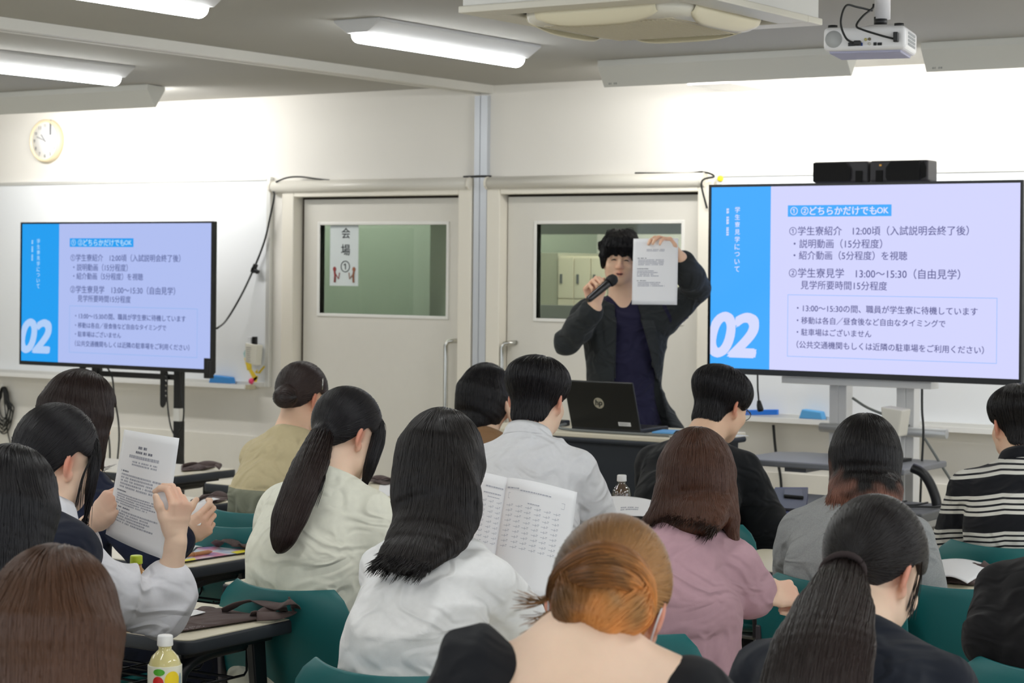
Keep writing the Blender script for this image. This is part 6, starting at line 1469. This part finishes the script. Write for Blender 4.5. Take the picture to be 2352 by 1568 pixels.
# ---- 17: the speaker
def speaker_man():
    z = V(0, 0, 1); ZZ = 9.25
    p = Person('man standing in a dark blazer, speaking into a microphone, holding up a sheet', (1424, 597, ZZ), yaw=149, pitch=4, roll=-3, tyaw=146, lean=1, sw=.18, nk=D(1437, 680, ZZ + .05), male=True, seated=False, L=.52, bulk=1.0, round_=.0,
               arms={1: (D(1305, 786, ZZ - .12), D(1367, 706, ZZ - .30)), -1: (D(1602, 662, ZZ - .10), D(1563, 592, ZZ - .28))}, skin=SKIN_W)
    p.hands[1] = (D(1366, 704, ZZ - .30), unit(-_R * .25 + z * .95), unit(-_F * .75 + _R * .65), ((60, 75, 45), (62, 78, 45), (64, 78, 45), (66, 78, 45)), (.75, .5, .35), .7, 0, 1.05)
    p.hands[-1] = (D(1560, 588, ZZ - .28), unit(-_R * .62 + z * .72), unit(-_F * .55 - z * .72 - _R * .35), ((38, 42, 25), (40, 42, 25), (42, 42, 25), (48, 40, 25)), (.5, .6, -.25), .3, 0, 1.02)
    p.body(hres=.0036, hand_res=.0032)
    p.shirt('tee', cloth('tee_dark_navy', (36, 34, 58)), sleeve=.5, off=.010, sl_off=.006, loose=.006, folds=.006, fscale=9, seed=38, neck=.012, neck_tilt=.2, stretch=(1.2, 1, .6))
    jm = cloth('blazer_charcoal', (46, 49, 50), noise=.06, nscale=200)
    def jk(F):
        p.torso(F, .026, loose=.012)
        for sd in (-1, 1): p.arm(F, sd, .014, 1.88 if sd > 0 else 1.84, .02, .008, r0=.048, r1=.038, r2=.028)
        F.sweep([p.Pv + z * .12, p.Pv - z * .05, p.Pv - z * .20], [(.170, .135), (.19, .15), (.215, .165)], p.tr, .03, endr=.02)
        F.sweep([p.Pv + p.tr * -.09 + z * .1 + p.fh * .02, p.Pv - p.tr * .19 - z * .06 + p.fh * .03, p.Pv - p.tr * .262 - z * .19 + p.fh * .03], [(.08, .09), (.09, .09), (.066, .08)], p.tr, .03, endr=.02)
        p.neckline(F, -.02, .45); F.cut(p.Pv - z * .215, -z, .01)
        # open front: a wedge that widens downwards
        X, Y, Z_ = [F.ax[i].reshape([-1 if j == i else 1 for j in range(3)]) for i in range(3)]
        qx, qy, qz = X - p.N[0], Y - p.N[1], Z_ - p.N[2]
        x = qx * p.tr[0] + qy * p.tr[1]; y = qx * p.fh[0] + qy * p.fh[1]; dn = -qz
        hl = .050 + np.clip(dn, 0, .7) * .28; hr = .048 + np.clip(dn, 0, .7) * .02
        w = np.maximum(np.maximum(-hl - (x), x - hr), .035 - y); F._mix((slice(None),) * 3, w, .008, 'sub')
    p.garment('blazer', jm, jk, folds=.007, fscale=6, seed=39, pad=.32)
    # lapels
    for sd in (-1, 1):
        b = MB(); hw = (lambda d: .048 + d * .28) if sd < 0 else (lambda d: .046 + d * .02)
        def lp(u, v):
            d = .02 + .30 * v; wd = .052 * math.sin(min(1, (1 - v) * 1.25) * 1.57) + .004
            x = sd * (hw(d) + wd * u); y = .092 + .022 * math.sin(v * 3.0) + .012 * (1 - u)
            if v < .15: y -= (.15 - v) * .4
            return tuple(p.N - p.o + p.tr * x + p.fh * y - z * d)
        b.grid(lp, 5, 12, None, True, .005 * sd); b.build('lapel', jm, p.root)
    b = MB(); b.tube([tuple(p.Pv - p.o - p.tr * .0 + p.fh * .12 - z * .12), ], .004) if False else None
    finish(p, cloth('trousers_black', (24, 24, 28)))
    F = p.hfield([]); p.cap(F, .011, .022, back=.008, thin=.006); p.cut_updo(F, -.07, .0, .058, k=.012)
    rs = np.random.RandomState(12)
    for i in range(17):
        x = -.066 + .132 * i / 16; dp = .036 + .018 * rs.rand() - (.010 if abs(x) > .05 else 0) * 2; q = .098 - .5 * abs(x) ** 1.6
        F.sweep([p.L_(x * .75, q - .045, .118), p.L_(x * .95, q - .004, .100), p.L_(x * 1.03, q + .010, .072), p.L_(x * 1.06 + .012 * (rs.rand() - .5), q + .004, dp)], [(.012, .014), (.012, .012), (.010, .008), (.003, .003)], p.r, .006, endr=.005)
    for i in range(40):
        a = rs.rand() * 6.28; e = .3 + rs.rand() * 1.0; d = (math.sin(a) * math.sin(e), math.cos(a) * math.sin(e), math.cos(e)); c0 = p.L_(d[0] * .078, d[1] * .098 - .012, d[2] * .09 + .045); t_ = V(rs.rand() - .5, rs.rand() - .5, -.35) * .06
        F.sweep([c0, c0 + (p.r * d[0] + p.f * d[1] + p.u * d[2]) * .012 + t_ * .5, c0 + (p.r * d[0] + p.f * d[1] + p.u * d[2]) * .008 + t_], [(.014, .012), (.010, .010), (.003, .003)], p.r, .008, endr=.004)
    for sd in (-1, 1):
        for k in range(3): F.sweep([p.L_(sd * .072, .045 - .02 * k, .06), p.L_(sd * .082, .05 - .02 * k, .02), p.L_(sd * .080, .052 - .02 * k, -.008 - .012 * k)], [(.010, .012), (.008, .010), (.003, .003)], p.f, .008, endr=.004)
    p.hair_object('hair', F, H_JET_S, H_JET, p.flow_down((.02, -.02, .13), .10), 6000, 6, .008, seed=40, jitter=.45, lift=.005, bump=.005)
    L = lambda *a: tuple(p.L_(*a) - p.o)
    for sd in (-1, 1):
        b = MB(); b.tube([L(sd * .018, .0905, .004), L(sd * .025, .0935, .0065), L(sd * .033, .0925, .0062), L(sd * .042, .087, .002)], [.0012, .0026, .0026, .0012], 6); b.build('eye', mat('eye_dark', (34, 26, 24), .3), p.root)
        b = MB(); b.tube([L(sd * .014, .0965, .027), L(sd * .03, .0985, .033), L(sd * .046, .089, .028)], [.002, .0034, .0014], 6); b.build('eyebrow', mat('brow_dark', (40, 34, 32), .9), p.root)
    b = MB(); b.tube([L(-.017, .089, -.059), L(-.008, .0945, -.0605), L(.006, .0945, -.0605), L(.015, .089, -.059)], [.002, .0055, .0055, .002], 8); b.build('mouth', mat('mouth_dark', (104, 48, 44), .4), p.root)
    return p
PEOPLE = [white_tee_student, cream_blouse_student, white_polo_boy, brown_top_student, beige_dress_woman, black_tee_boy, pink_blouse_student, auburn_bun_student, grey_tee_student, navy_tee_student, striped_polo_man, vest_student, blazer_student, left_edge_student, nearest_student, right_edge_student, speaker_man]
PO = {}
for f_ in PEOPLE:
    ZF[0] = 1.0; PO[f_.__name__] = f_()
ZF[0] = 1.0
# ------------------------------------------------------------------ chairs
for x, y, rz, lb in ((-3.42, 4.33, 0, 'green chair under the student in the cream blouse'), (-2.56, 3.60, -3, 'green chair under the student in the white tee'), (-4.37, 5.19, 0, 'empty green chair behind the desk with the colourful flyer'),
                     (-2.40, 4.31, 0, 'green chair under the student in the dusty pink blouse'), (-2.33, 5.29, 0, 'green chair under the student in the grey tee'), (-3.19, 6.17, -4, 'green chair under the boy in the black tee'),
                     (-2.21, 6.24, 0, 'green chair under the man in the striped polo'), (-1.43, 4.45, -3, 'green chair under the student in black at the right edge'), (-2.05, 5.95 - .55, 4, 'empty green chair at the desk with open papers'),
                     (-2.86, 4.33, 0, 'empty green chair half hidden left of the auburn bun'), (-4.29, 4.20, 0, 'green chair under the student in the navy blazer'), (-3.49, 3.27, 0, 'green chair under the student in the navy vest'),
                     (-3.32, 5.08, 0, 'green chair under the boy in the white polo'), (-4.57, 5.50, 0, 'green chair under the woman in the beige and sage dress'), (-4.25, 6.18, 0, 'green chair under the student in the brown top'),
                     (-2.97, 2.72, 0, 'green chair under the student at the left edge'), (-2.14, 2.09, 0, 'green chair under the nearest brown-haired student'), (-1.38, 2.31, 0, 'green chair under the student with the auburn bun'), (-1.37, 3.06, 0, 'green chair under the student in the dark navy tee')):
    put_chair(x, y, math.radians(rz), lb)

# ------------------------------------------------------------------ paper, bags, bottles
M_PAPER = mat('paper_white', (244, 244, 246), .75); M_INK = mat('print_grey', (128, 130, 142), .85); M_INKL = mat('print_pale', (180, 182, 192), .85)
def sheet(name, label, cat, TL, TR, BR, BL, bow=0.0, curl=0.0, m=None, prints=(), thick=.0006, group=None, parent=None, seed=1, toward=None):
    """paper patch between four corners; bow lifts the middle towards the reader; prints = list of (u0, u1, v0, v1, rows, ink)"""
    TL, TR, BR, BL = [V(q) for q in (TL, TR, BR, BL)]; o = (TL + TR + BR + BL) / 4
    n = unit(np.cross(TR - TL, BL - TL)); n = n if n @ (V(0, 0, EYE) - o) > 0 else -n
    def fn(u, v):
        p = TL * (1 - u) * (1 - v) + TR * u * (1 - v) + BR * u * v + BL * (1 - u) * v
        return p + n * (bow * math.sin(u * math.pi) + curl * (v ** 2) * (1 - .4 * u)) - o
    b = MB(); b.grid(lambda u, v: tuple(fn(u, v)), 14, 14, None, True, thick)
    root = b.build(name, m or M_PAPER, parent)
    if parent is None: root.location = tuple(o); tag(root, label, cat, group)
    rng = random.Random(seed); bi = {}
    for (u0, u1, v0, v1, rows, ink) in prints:
        bb = bi.setdefault(ink.name, (MB(), ink))[0]
        for i in range(rows):
            v = v0 + (v1 - v0) * (i + .5) / rows; h = (v1 - v0) / rows * .30; u = u0; end = u1 - rng.random() * .3 * (u1 - u0) * (rows > 2)
            while u < end:
                d = .008 + rng.random() * .03; e = min(u + d, end)
                bb.add([tuple(fn(a, c) + n * .0009) for a, c in ((u, v - h), (e, v - h), (e, v + h), (u, v + h))], [(0, 1, 2, 3)]); u = e + .006 + (.02 if rng.random() < .1 else 0)
    for k, (bb, ink) in bi.items(): bb.build('print', ink, root)
    return root, fn, n
# sheet held by the student in the navy vest
sheet('paper_sheet', 'printed white sheet held up by the student in the navy vest', 'paper', D(286, 986, 4.93), D(412, 1006, 4.80), D(374, 1284, 4.765), D(243, 1226, 4.92), bow=.012,
      prints=((.38, .54, .12, .16, 1, M_INK), (.34, .64, .165, .2, 1, M_INK), (.22, .76, .205, .25, 1, M_INKL), (.3, .74, .26, .31, 2, M_INKL), (.1, .26, .36, .385, 1, M_INK), (.12, .92, .39, .53, 5, M_INKL), (.08, .3, .545, .565, 1, M_INK), (.1, .9, .575, .68, 5, M_INKL), (.08, .4, .69, .71, 1, M_INK), (.1, .95, .72, .84, 5, M_INKL)), seed=3)
sheet('paper_sheet', 'white sheet held by the student in the navy blazer', 'paper', D(415, 1170, 5.86), D(489, 1147, 5.80), D(460, 1206, 5.74), D(412, 1215, 5.78), bow=.004)
# sheet shown by the standing speaker
sheet('paper_sheet', 'printed white sheet held up by the man standing at the front', 'paper', D(1455, 548, 8.955), D(1558, 547, 8.945), D(1555, 700, 8.92), D(1451, 699, 8.94), bow=.01,
      prints=((.3, .7, .16, .2, 2, M_INKL), (.1, .3, .29, .31, 1, M_INK), (.12, .85, .315, .41, 4, M_INKL), (.1, .35, .45, .47, 1, M_INK), (.1, .6, .48, .58, 4, M_INKL), (.1, .3, .63, .65, 1, M_INK), (.12, .75, .655, .73, 3, M_INKL)), seed=5)
# microphone
t = thing('microphone', 'black handheld microphone held by the man standing at the front', 'microphone', (0, 0, 0))
a_, b_ = D(1349, 690, 8.86), D(1413, 637, 8.93); dm = b_ - a_
b = MB(); b.tube([tuple(a_ + dm * k) for k in (0, .05, .12, .70, .76)], [.010, .0145, .0155, .0175, .0185], 14); b.build('handle', mat('mic_body', (24, 24, 28), .3, spec=.6), t)
b = MB(); b.tube([tuple(a_ + dm * k) for k in (.76, .80, .90, .98, 1.03)], [.0195, .024, .0255, .021, .010], 14); b.build('mesh_head', mat('mic_mesh', (34, 34, 36), .55, metal=.4, bump=.6, bscale=900), t)
# booklet read by the student in the white tee
bk = thing('booklet', 'large open booklet with rows of small print held by the student in the white tee', 'booklet', tuple(D(1190, 1230, 4.68)))
def page(TLp, TRp, BRp, BLp, prints, bow, nm, marks=False):
    o, fn, n = sheet(nm, None, None, *[V(q) - V(bk.location) + 0 for q in (TLp, TRp, BRp, BLp)], bow=bow, prints=prints, parent=bk, seed=11)
    return o, fn, n
def page2(nm, TLp, TRp, BRp, BLp, bow, cols, rows, u0, u1, v0, v1, head):
    ob = V(bk.location); C4 = [V(q) - ob for q in (TLp, TRp, BRp, BLp)]; n = unit(np.cross(C4[1] - C4[0], C4[3] - C4[0])); n = n if n @ (V(0, 0, EYE) - ob) > 0 else -n
    def fn(u, v): return C4[0] * (1 - u) * (1 - v) + C4[1] * u * (1 - v) + C4[2] * u * v + C4[3] * (1 - u) * v + n * bow * math.sin(min(1, u ** .7) * math.pi)
    b = MB(); b.grid(lambda u, v: tuple(fn(u, v)), 16, 12, None, True, .003); o = b.build(nm, M_PAPER, bk)
    b = MB(); rng = random.Random(2)
    def q(a, c, e, g): b.add([tuple(fn(x, y) + n * .0042) for x, y in ((a, c), (e, c), (e, g), (a, g))], [(0, 1, 2, 3)])
    for (a, c, e, r) in head:
        u = a
        while u < e: d = .012 + rng.random() * .03; q(u, c, min(u + d, e), c + r); u += d + .008
    for i in range(cols):
        for j in range(rows):
            x = u0 + (u1 - u0) * i / max(cols - 1, 1) + rng.uniform(-.008, .008); y = v0 + (v1 - v0) * j / (rows - 1)
            q(x - .045, y, x + .045, y + .0035); q(x - .002, y - .011, x + .003, y + .014); q(x + .025, y - .012, x + .05, y - .007)
    b.build('print', M_INKL, o)
    if cols > 3:
        b = MB()
        for (a, c, e, g) in ((.06, .135, .86, .138), (.06, .185, .86, .188), (.06, .135, .063, .188), (.857, .135, .86, .188)): q(a, c, e, g)
        b.build('print_box', M_INKL, o)
    return o
page2('page', D(1166, 1098, 4.66), D(1326, 1131, 4.62), D(1292, 1388, 4.52), D(1126, 1350, 4.54), .012, 6, 9, .1, .76, .25, .62, ((.03, .085, .2, .012), (.22, .10, .66, .010), (.35, .205, .52, .010)))
page2('page', D(1040, 1076, 4.64), D(1166, 1098, 4.66), D(1126, 1350, 4.54), D(1002, 1325, 4.52), .010, 3, 9, .62, .9, .25, .62, ((.62, .11, .95, .012), (.6, .17, .92, .01), (.68, .205, .9, .008)))
sheet('paper_sheet', 'open white papers in front of the boy in the white polo', 'paper', D(1392, 1140, 6.55), D(1512, 1152, 6.55), D(1486, 1186, 6.4), D(1396, 1196, 6.4), bow=.008, prints=((.3, .7, .5, .7, 2, M_INKL),))

def flat(name, label, cat, pxs, z, m, h=.004, parent=None, group=None, bevel=.0):
    P = [at_height(px, py, z) for px, py in pxs]; c = sum(P) / len(P)
    b = MB(); b.prism([(p[0] - c[0], p[1] - c[1]) for p in P], 0, h)
    # orientation
    o = b.build(name, m, parent, bevel=bevel)
    if parent is None: o.location = (c[0], c[1], z); tag(o, label, cat, group)
    return o, c
M_BAG = cloth('bag_brown', (98, 84, 82), noise=.06, nscale=40, bump=.4); M_BAGP = mat('bag_print', (206, 202, 204), .8)
def ribbon(mb, pts, w, o):
    P = [Vector(tuple(V(p) - o)) for p in smooth_path([tuple(q) for q in pts], 6)]
    n = len(P)
    def fn(u, v):
        i = min(int(round(u * (n - 1))), n - 1); t = (P[min(i + 1, n - 1)] - P[max(i - 1, 0)]); t.normalize(); s_ = t.cross(Vector((0, 0, 1)));
        s_ = s_.normalized() if s_.length > 1e-4 else Vector((1, 0, 0)); s_ = (s_ + Vector((0, 0, .8 * math.sin(u * 7 + 1)))).normalized()
        return tuple(P[i] + s_ * w * (v - .5))
    mb.grid(fn, n - 1, 2, None, True, .003)
def tote(label, body, straps, z=DZ + .0015, lumps=.006, logo=None):
    P = [at_height(px, py, z) for px, py in body]; c = sum(P) / len(P); t = thing('tote_bag', label, 'bag', (c[0], c[1], z), 0, 'brown fabric tote bags on the desks')
    poly = [(p[0] - c[0], p[1] - c[1]) for p in P]; n = len(poly); rng = random.Random(int(abs(c[0] * 1000)))
    b = MB(); rings = [(1.0, .001), (.985, .006), (.85, .011), (.5, .012), (.0, .010)]; dens = 6; pp = []
    for i in range(n):
        for k in range(dens): a, e = poly[i], poly[(i + 1) % n]; pp.append((a[0] + (e[0] - a[0]) * k / dens, a[1] + (e[1] - a[1]) * k / dens))
    vs = [(x * r, y * r, h + (rng.uniform(-1, 1) * lumps if .1 < r < .95 else 0)) for r, h in rings[:-1] for x, y in pp] + [(0, 0, .011)]; m = len(pp)
    fs = [(i * m + k, i * m + (k + 1) % m, (i + 1) * m + (k + 1) % m, (i + 1) * m + k) for i in range(len(rings) - 2) for k in range(m)] + [((len(rings) - 2) * m + k, (len(rings) - 2) * m + (k + 1) % m, len(vs) - 1) for k in range(m)] + [tuple(range(m))[::-1]]
    b.add(vs, fs, True); b.build('bag_body', M_BAG, t, subsurf=1)
    for st in straps:
        b = MB(); ribbon(b, [at_height(px, py, z + h) for px, py, h in st], .028, V(c[0], c[1], z)); b.build('strap', M_BAG, t)
    if logo:
        b = MB(); rng = random.Random(1); p0, p1 = [at_height(px, py, z + .0135) - V(c[0], c[1], z) for px, py in logo]; d = p1 - p0; side = V(-d[1], d[0], 0)
        for k in range(26):
            q = p0 + d * rng.random() + side * rng.uniform(-.16, .16); e = d * rng.uniform(.03, .12); f = side * rng.uniform(.015, .03); a = rng.uniform(-1, 1); e = e * math.cos(a) + side * .08 * math.sin(a)
            b.add([tuple(q), tuple(q + e), tuple(q + e + f), tuple(q + f)], [(0, 1, 2, 3)])
        b.build('bag_print', M_BAGP, t, label='white printed lettering')
    return t
tote('flat brown tote bag under the elbow of the student in the navy vest', [(300, 1446), (395, 1458), (634, 1420), (520, 1404), (470, 1398), (425, 1412), (360, 1408)], [[(510, 1404, .012), (548, 1388, .03), (585, 1381, .035), (640, 1393, .035), (668, 1379, .055), (678, 1402, .02), (640, 1414, .015), (590, 1416, .014)], [(575, 1412, .013), (610, 1404, .02), (660, 1400, .025)]], logo=((415, 1447), (462, 1437)))
tote('brown tote bag with raised straps behind the colourful flyer', [(452, 1250), (560, 1256), (600, 1246), (520, 1238), (470, 1242)], [[(492, 1252, .01), (508, 1244, .03), (530, 1246, .025), (555, 1252, .018), (580, 1252, .015)], [(552, 1256, .012), (570, 1250, .025), (590, 1254, .015)]])
tote('crumpled brown tote bag on the desk left of the beige and sage dress', [(440, 1168), (500, 1156), (532, 1146), (500, 1136), (455, 1146), (435, 1152)], [[(450, 1152, .02), (480, 1138, .04), (505, 1134, .045), (530, 1140, .03), (528, 1150, .015)]], lumps=.015)
tote('brown tote bag on the farthest desk at the left', [(415, 1084), (470, 1080), (500, 1072), (470, 1066), (415, 1070)], [[(420, 1070, .02), (450, 1064, .03), (480, 1064, .03), (502, 1066, .025), (498, 1074, .015)]], lumps=.01)
tote('brown tote bag on the desk left of the long-haired white tee student', [(842, 1106), (885, 1116), (920, 1106), (880, 1096), (850, 1098)], [[(838, 1106, .012), (858, 1098, .02), (882, 1098, .02), (905, 1104, .014)]])
tote('brown tote bag under the open papers at the right', [(2140, 1338), (2245, 1348), (2290, 1318), (2262, 1302), (2150, 1312)], [[(2236, 1300, .02), (2262, 1296, .03), (2290, 1300, .02)]])
tote('brown tote bag on the desk right of the auburn bun', [(1440, 1560), (1505, 1548), (1548, 1536), (1510, 1516), (1455, 1522)], [[(1478, 1524, .02), (1492, 1500, .05), (1504, 1494, .07), (1526, 1512, .05), (1512, 1522, .02)]])
# flyers, papers and small things
flyer = mat('flyer_print', (150, 176, 220), .35); nt = flyer.node_tree; bs_ = nt.nodes['Principled BSDF']; tc_ = nt.nodes.new('ShaderNodeTexCoord'); nz = nt.nodes.new('ShaderNodeTexNoise'); nz.inputs['Scale'].default_value = 9; rp = nt.nodes.new('ShaderNodeValToRGB')
for i, (ps, c) in enumerate(((.30, (120, 150, 214)), (.45, (226, 232, 242)), (.58, (232, 150, 176)), (.70, (150, 140, 204)))):
    el = rp.color_ramp.elements[i] if i < 2 else rp.color_ramp.elements.new(ps); el.position = ps; el.color = srgb(*c)
nt.links.new(tc_.outputs['Object'], nz.inputs[0]); nt.links.new(nz.outputs['Fac'], rp.inputs[0]); nt.links.new(rp.outputs[0], bs_.inputs['Base Color'])
t = thing('flyer_folder', 'clear folder with a colourful blue, pink and yellow flyer on a desk', 'flyer', tuple(at_height(500, 1272, DZ + .001)))
def on_desk(name, pxs, z, m, h, parent):
    c = V(parent.location); b = MB(); b.prism([(at_height(px, py, z)[0] - c[0], at_height(px, py, z)[1] - c[1]) for px, py in pxs], z - c[2], z - c[2] + h); return b.build(name, m, parent)
on_desk('folder_cover', [(418, 1292), (582, 1268), (560, 1250), (450, 1258)], DZ + .002, mat('folder_dark', (40, 38, 50), .4), .003, t)
on_desk('flyer', [(420, 1289), (576, 1266), (552, 1250), (455, 1258)], DZ + .006, flyer, .001, t)
on_desk('yellow_border', [(545, 1271), (582, 1264), (566, 1261), (530, 1268)], DZ + .0072, mat('flyer_yellow', (240, 226, 60), .5), .0008, t)
on_desk('yellow_border', [(419, 1290), (450, 1285), (446, 1281), (421, 1286)], DZ + .0072, mat('flyer_yellow', (240, 226, 60), .5), .0008, t)
b = MB(); p0, p1 = at_height(424, 1276, DZ + .014), at_height(488, 1266, DZ + .014); dv = p1 - p0; b.tube([tuple(dv * k) for k in (0, .05, .3)], [.004, .006, .006], 10); b.tube([tuple(dv * k) for k in (.3, .36)], [.0068, .0068], 10); b.tube([tuple(dv * k) for k in (.36, .85, .96, 1.0)], [.006, .0065, .003, .001], 10); o = b.build('pen', mat('pen_wood', (196, 140, 92), .45)); o.location = tuple(p0); tag(o, 'wooden pen lying on the colourful flyer', 'pen')
for lb, px, z, pr in (('white sheet on the desk left of the flyer', [(425, 1262), (470, 1262), (470, 1240), (430, 1244)], DZ + .001, 0), ('white sheet sticking out from under the rolled sleeve of the student in the navy vest', [(412, 1422), (472, 1406), (448, 1400), (420, 1408)], DZ + .016, 0), ('white sheet beyond the crumpled brown bag', [(440, 1160), (505, 1146), (490, 1143), (440, 1152)], DZ + .018, 0),
                      ('white sheet on the desk right of the cream blouse', [(868, 1138), (916, 1140), (912, 1112), (872, 1114)], DZ + .001, 0), ('loose papers on the desk in front of the boy with glasses', [(1765, 1216), (1812, 1218), (1808, 1190), (1770, 1188)], DZ + .001, 0), ('white card on the seat of the empty green chair', [(2138, 1452), (2172, 1478), (2160, 1448), (2148, 1446)], .452, 0)):
    flat('paper_sheet', lb, 'paper', px, z, M_PAPER, .0012)
q = [at_height(*v, DZ + .016) for v in ((2138, 1292), (2282, 1304), (2222, 1340), (2138, 1334))]
sheet('paper_stack', 'open white papers lying on the desk at the right', 'paper', q[0], q[1], q[2], q[3], bow=.016, prints=((.25, .6, .03, .12, 2, M_INKL),), thick=.004)
flat('folder', 'dark blue folder corner on the desk behind the open papers', 'folder', [(2135, 1291), (2154, 1290), (2150, 1284), (2134, 1284)], DZ + .002, mat('folder_blue', (58, 62, 150), .5), .006)
# case and gadget on the console / front desk
t = thing('dark_case', 'dark case with navy edge on the desk right of the boy in the black tee', 'case', tuple(at_height(1815, 1168, DZ + .001)))
on_desk('body', [(1772, 1196), (1850, 1200), (1856, 1136), (1780, 1136)], DZ + .002, mat('case_navy', (40, 44, 92), .5), .030, t); on_desk('lid', [(1770, 1170), (1850, 1174), (1856, 1126), (1778, 1126)], DZ + .034, mat('case_lid', (66, 68, 74), .5), .008, t)
flat('remote', 'small black gadget with pale top on the dark case', 'gadget', [(1800, 1142), (1846, 1146), (1842, 1130), (1800, 1130)], DZ + .044, M_BLACK, .012, bevel=.003)
# bottles
def bottle(label, base, prof, liquid, cap_c, lab, labcol, capz, fruit=False, fill=1.0):
    t = thing('drink_bottle', label, 'bottle', tuple(base), 0, None)
    b = MB(); b.lathe(prof, 32); b.build('bottle_body', liquid, t)
    b = MB(); r = prof[-1][0] + .0025; b.lathe([(0, capz), (r, capz), (r + .0005, capz + .002), (r, capz + .019), (r - .002, capz + .021), (0, capz + .021)], 28); b.build('cap', cap_c, t, bevel=.001)
    z0, z1 = lab; R_ = max(p[0] for p in prof) + .0006; b = MB(); b.lathe([(R_ - .0008, z0), (R_, z0 + .001), (R_, z1 - .001), (R_ - .0008, z1)], 40); lo = b.build('label', labcol, t)
    return t, lo, R_
def patch(parent, m, R_, a0, z0, shape, name):
    """flat picture wrapped on the bottle's label: shape = [(along, up)] in metres"""
    n = len(shape); b = MB(); vs = []; fs = []; K = 4
    for k in range(1, K + 1): vs += [((R_ + .0007) * math.sin(a0 + x * k / K / R_), -(R_ + .0007) * math.cos(a0 + x * k / K / R_), z0 + z * k / K) for x, z in shape]
    vs.append(((R_ + .0007) * math.sin(a0), -(R_ + .0007) * math.cos(a0), z0)); c = len(vs) - 1
    fs = [(c, i, (i + 1) % n) for i in range(n)] + [(k * n + i, (k + 1) * n + i, (k + 1) * n + (i + 1) % n, k * n + (i + 1) % n) for k in range(K - 1) for i in range(n)]
    b.add(vs, fs); return b.build(name, m, parent)
circ = lambda r, n=16, sx=1, sy=1: [(r * sx * math.cos(2 * math.pi * k / n), r * sy * math.sin(2 * math.pi * k / n)) for k in range(n)]
p1 = [(.0, .0), (.026, .0), (.030, .004), (.032, .02), (.0325, .11), (.0318, .118), (.031, .124), (.026, .137), (.0165, .147), (.0125, .151), (.0125, .16)]
bx = D(379, 1500, 4.0); juice = mat('juice_pale', (226, 214, 150), .12, spec=.6, coat=.6)
t, lo, R_ = bottle('small juice bottle with white cap and fruit label at the bottom left', (bx[0], bx[1], DZ), p1, juice, mat('cap_white', (246, 246, 246), .35), (.03, .122), mat('label_cream', (232, 230, 212), .4), .158)
av = math.atan2(-_F[0] * -1, 1) if False else math.atan2(0 - bx[0], bx[1]); 
patch(lo, mat('leaf_green', (86, 178, 50), .4), R_, av - .35, .112, circ(.009, 14, 1.3, .75), 'leaf_picture'); patch(lo, mat('pear_yellow', (250, 220, 30), .4), R_, av + .45, .096, circ(.0155, 18, 1.0, 1.15), 'pear_picture'); patch(lo, mat('apple_red', (214, 44, 40), .4), R_, av - .4, .093, circ(.011), 'apple_picture'); patch(lo, mat('label_grey', (150, 170, 178), .5), R_, av + 1.05, .085, circ(.006, 10, .9, 4), 'side_print')
bx = D(313, 1300, 5.05)
bottle('bottle with yellow-green cap behind the raised sheet at the left', (bx[0], bx[1], DZ), [(0, 0), (.03, 0), (.032, .01), (.032, .12), (.026, .14), (.0135, .155), (.0125, .165)], mat('tea_amber', (190, 140, 84), .12, spec=.6, coat=.5), mat('cap_green', (206, 226, 60), .35), (.05, .11), mat('label_tea', (214, 196, 140), .4), .163)
bx = D(1428, 1120, 6.62); clear = glass_mat('pet_clear', (226, 232, 230), .18, .05)
p3 = [(.0, .0), (.028, .0), (.032, .006), (.0325, .13), (.031, .14), (.0325, .15), (.0325, .172), (.028, .19), (.016, .203), (.0125, .207), (.0125, .215)]
t, lo, R_ = bottle('clear plastic bottle with orange label and white cap on the desk in the middle', (bx[0], bx[1], DZ), p3, clear, mat('cap_white', (246, 246, 246), .35), (.085, .158), mat('label_orange', (240, 150, 60), .4), .213)
av = math.atan2(0 - bx[0], bx[1])
for k in range(9): patch(lo, mat('label_mix_%d' % (k % 3), ((246, 210, 90), (226, 90, 60), (250, 236, 214))[k % 3], .4), R_, av - 1.0 + .25 * k, .14 + .008 * ((k * 7) % 3 - 1), circ(.0065 + .002 * (k % 2), 10, 1.2, .8), 'label_picture')
# blue mask case beside the auburn-haired student
q = at_height(1457, 1512, DZ + .03)
t = thing('blue_clip', 'small light blue round case beside the brown bag right of the auburn bun', 'case', (q[0], q[1], DZ + .002))
b = MB(); Mr = Matrix.Rotation(YAW, 4, 'Z'); b.prism(circ(.024, 20, .7, 1), -.008, .008, 'y', Mr @ Matrix.Translation((0, 0, .026))); b.build('case', mat('clip_blue', (86, 160, 216), .4), t, bevel=.003)
b = MB()
for zz in (.014, .026, .038): b.prism([(x + 0, z + zz) for x, z in circ(.004, 10)], -.0095, -.0075, 'y', Mr)
b.build('holes', mat('clip_dark', (40, 80, 150), .5), t)
b = MB(); g_ = mat('bag_grey_cloth', (168, 166, 160), .8)
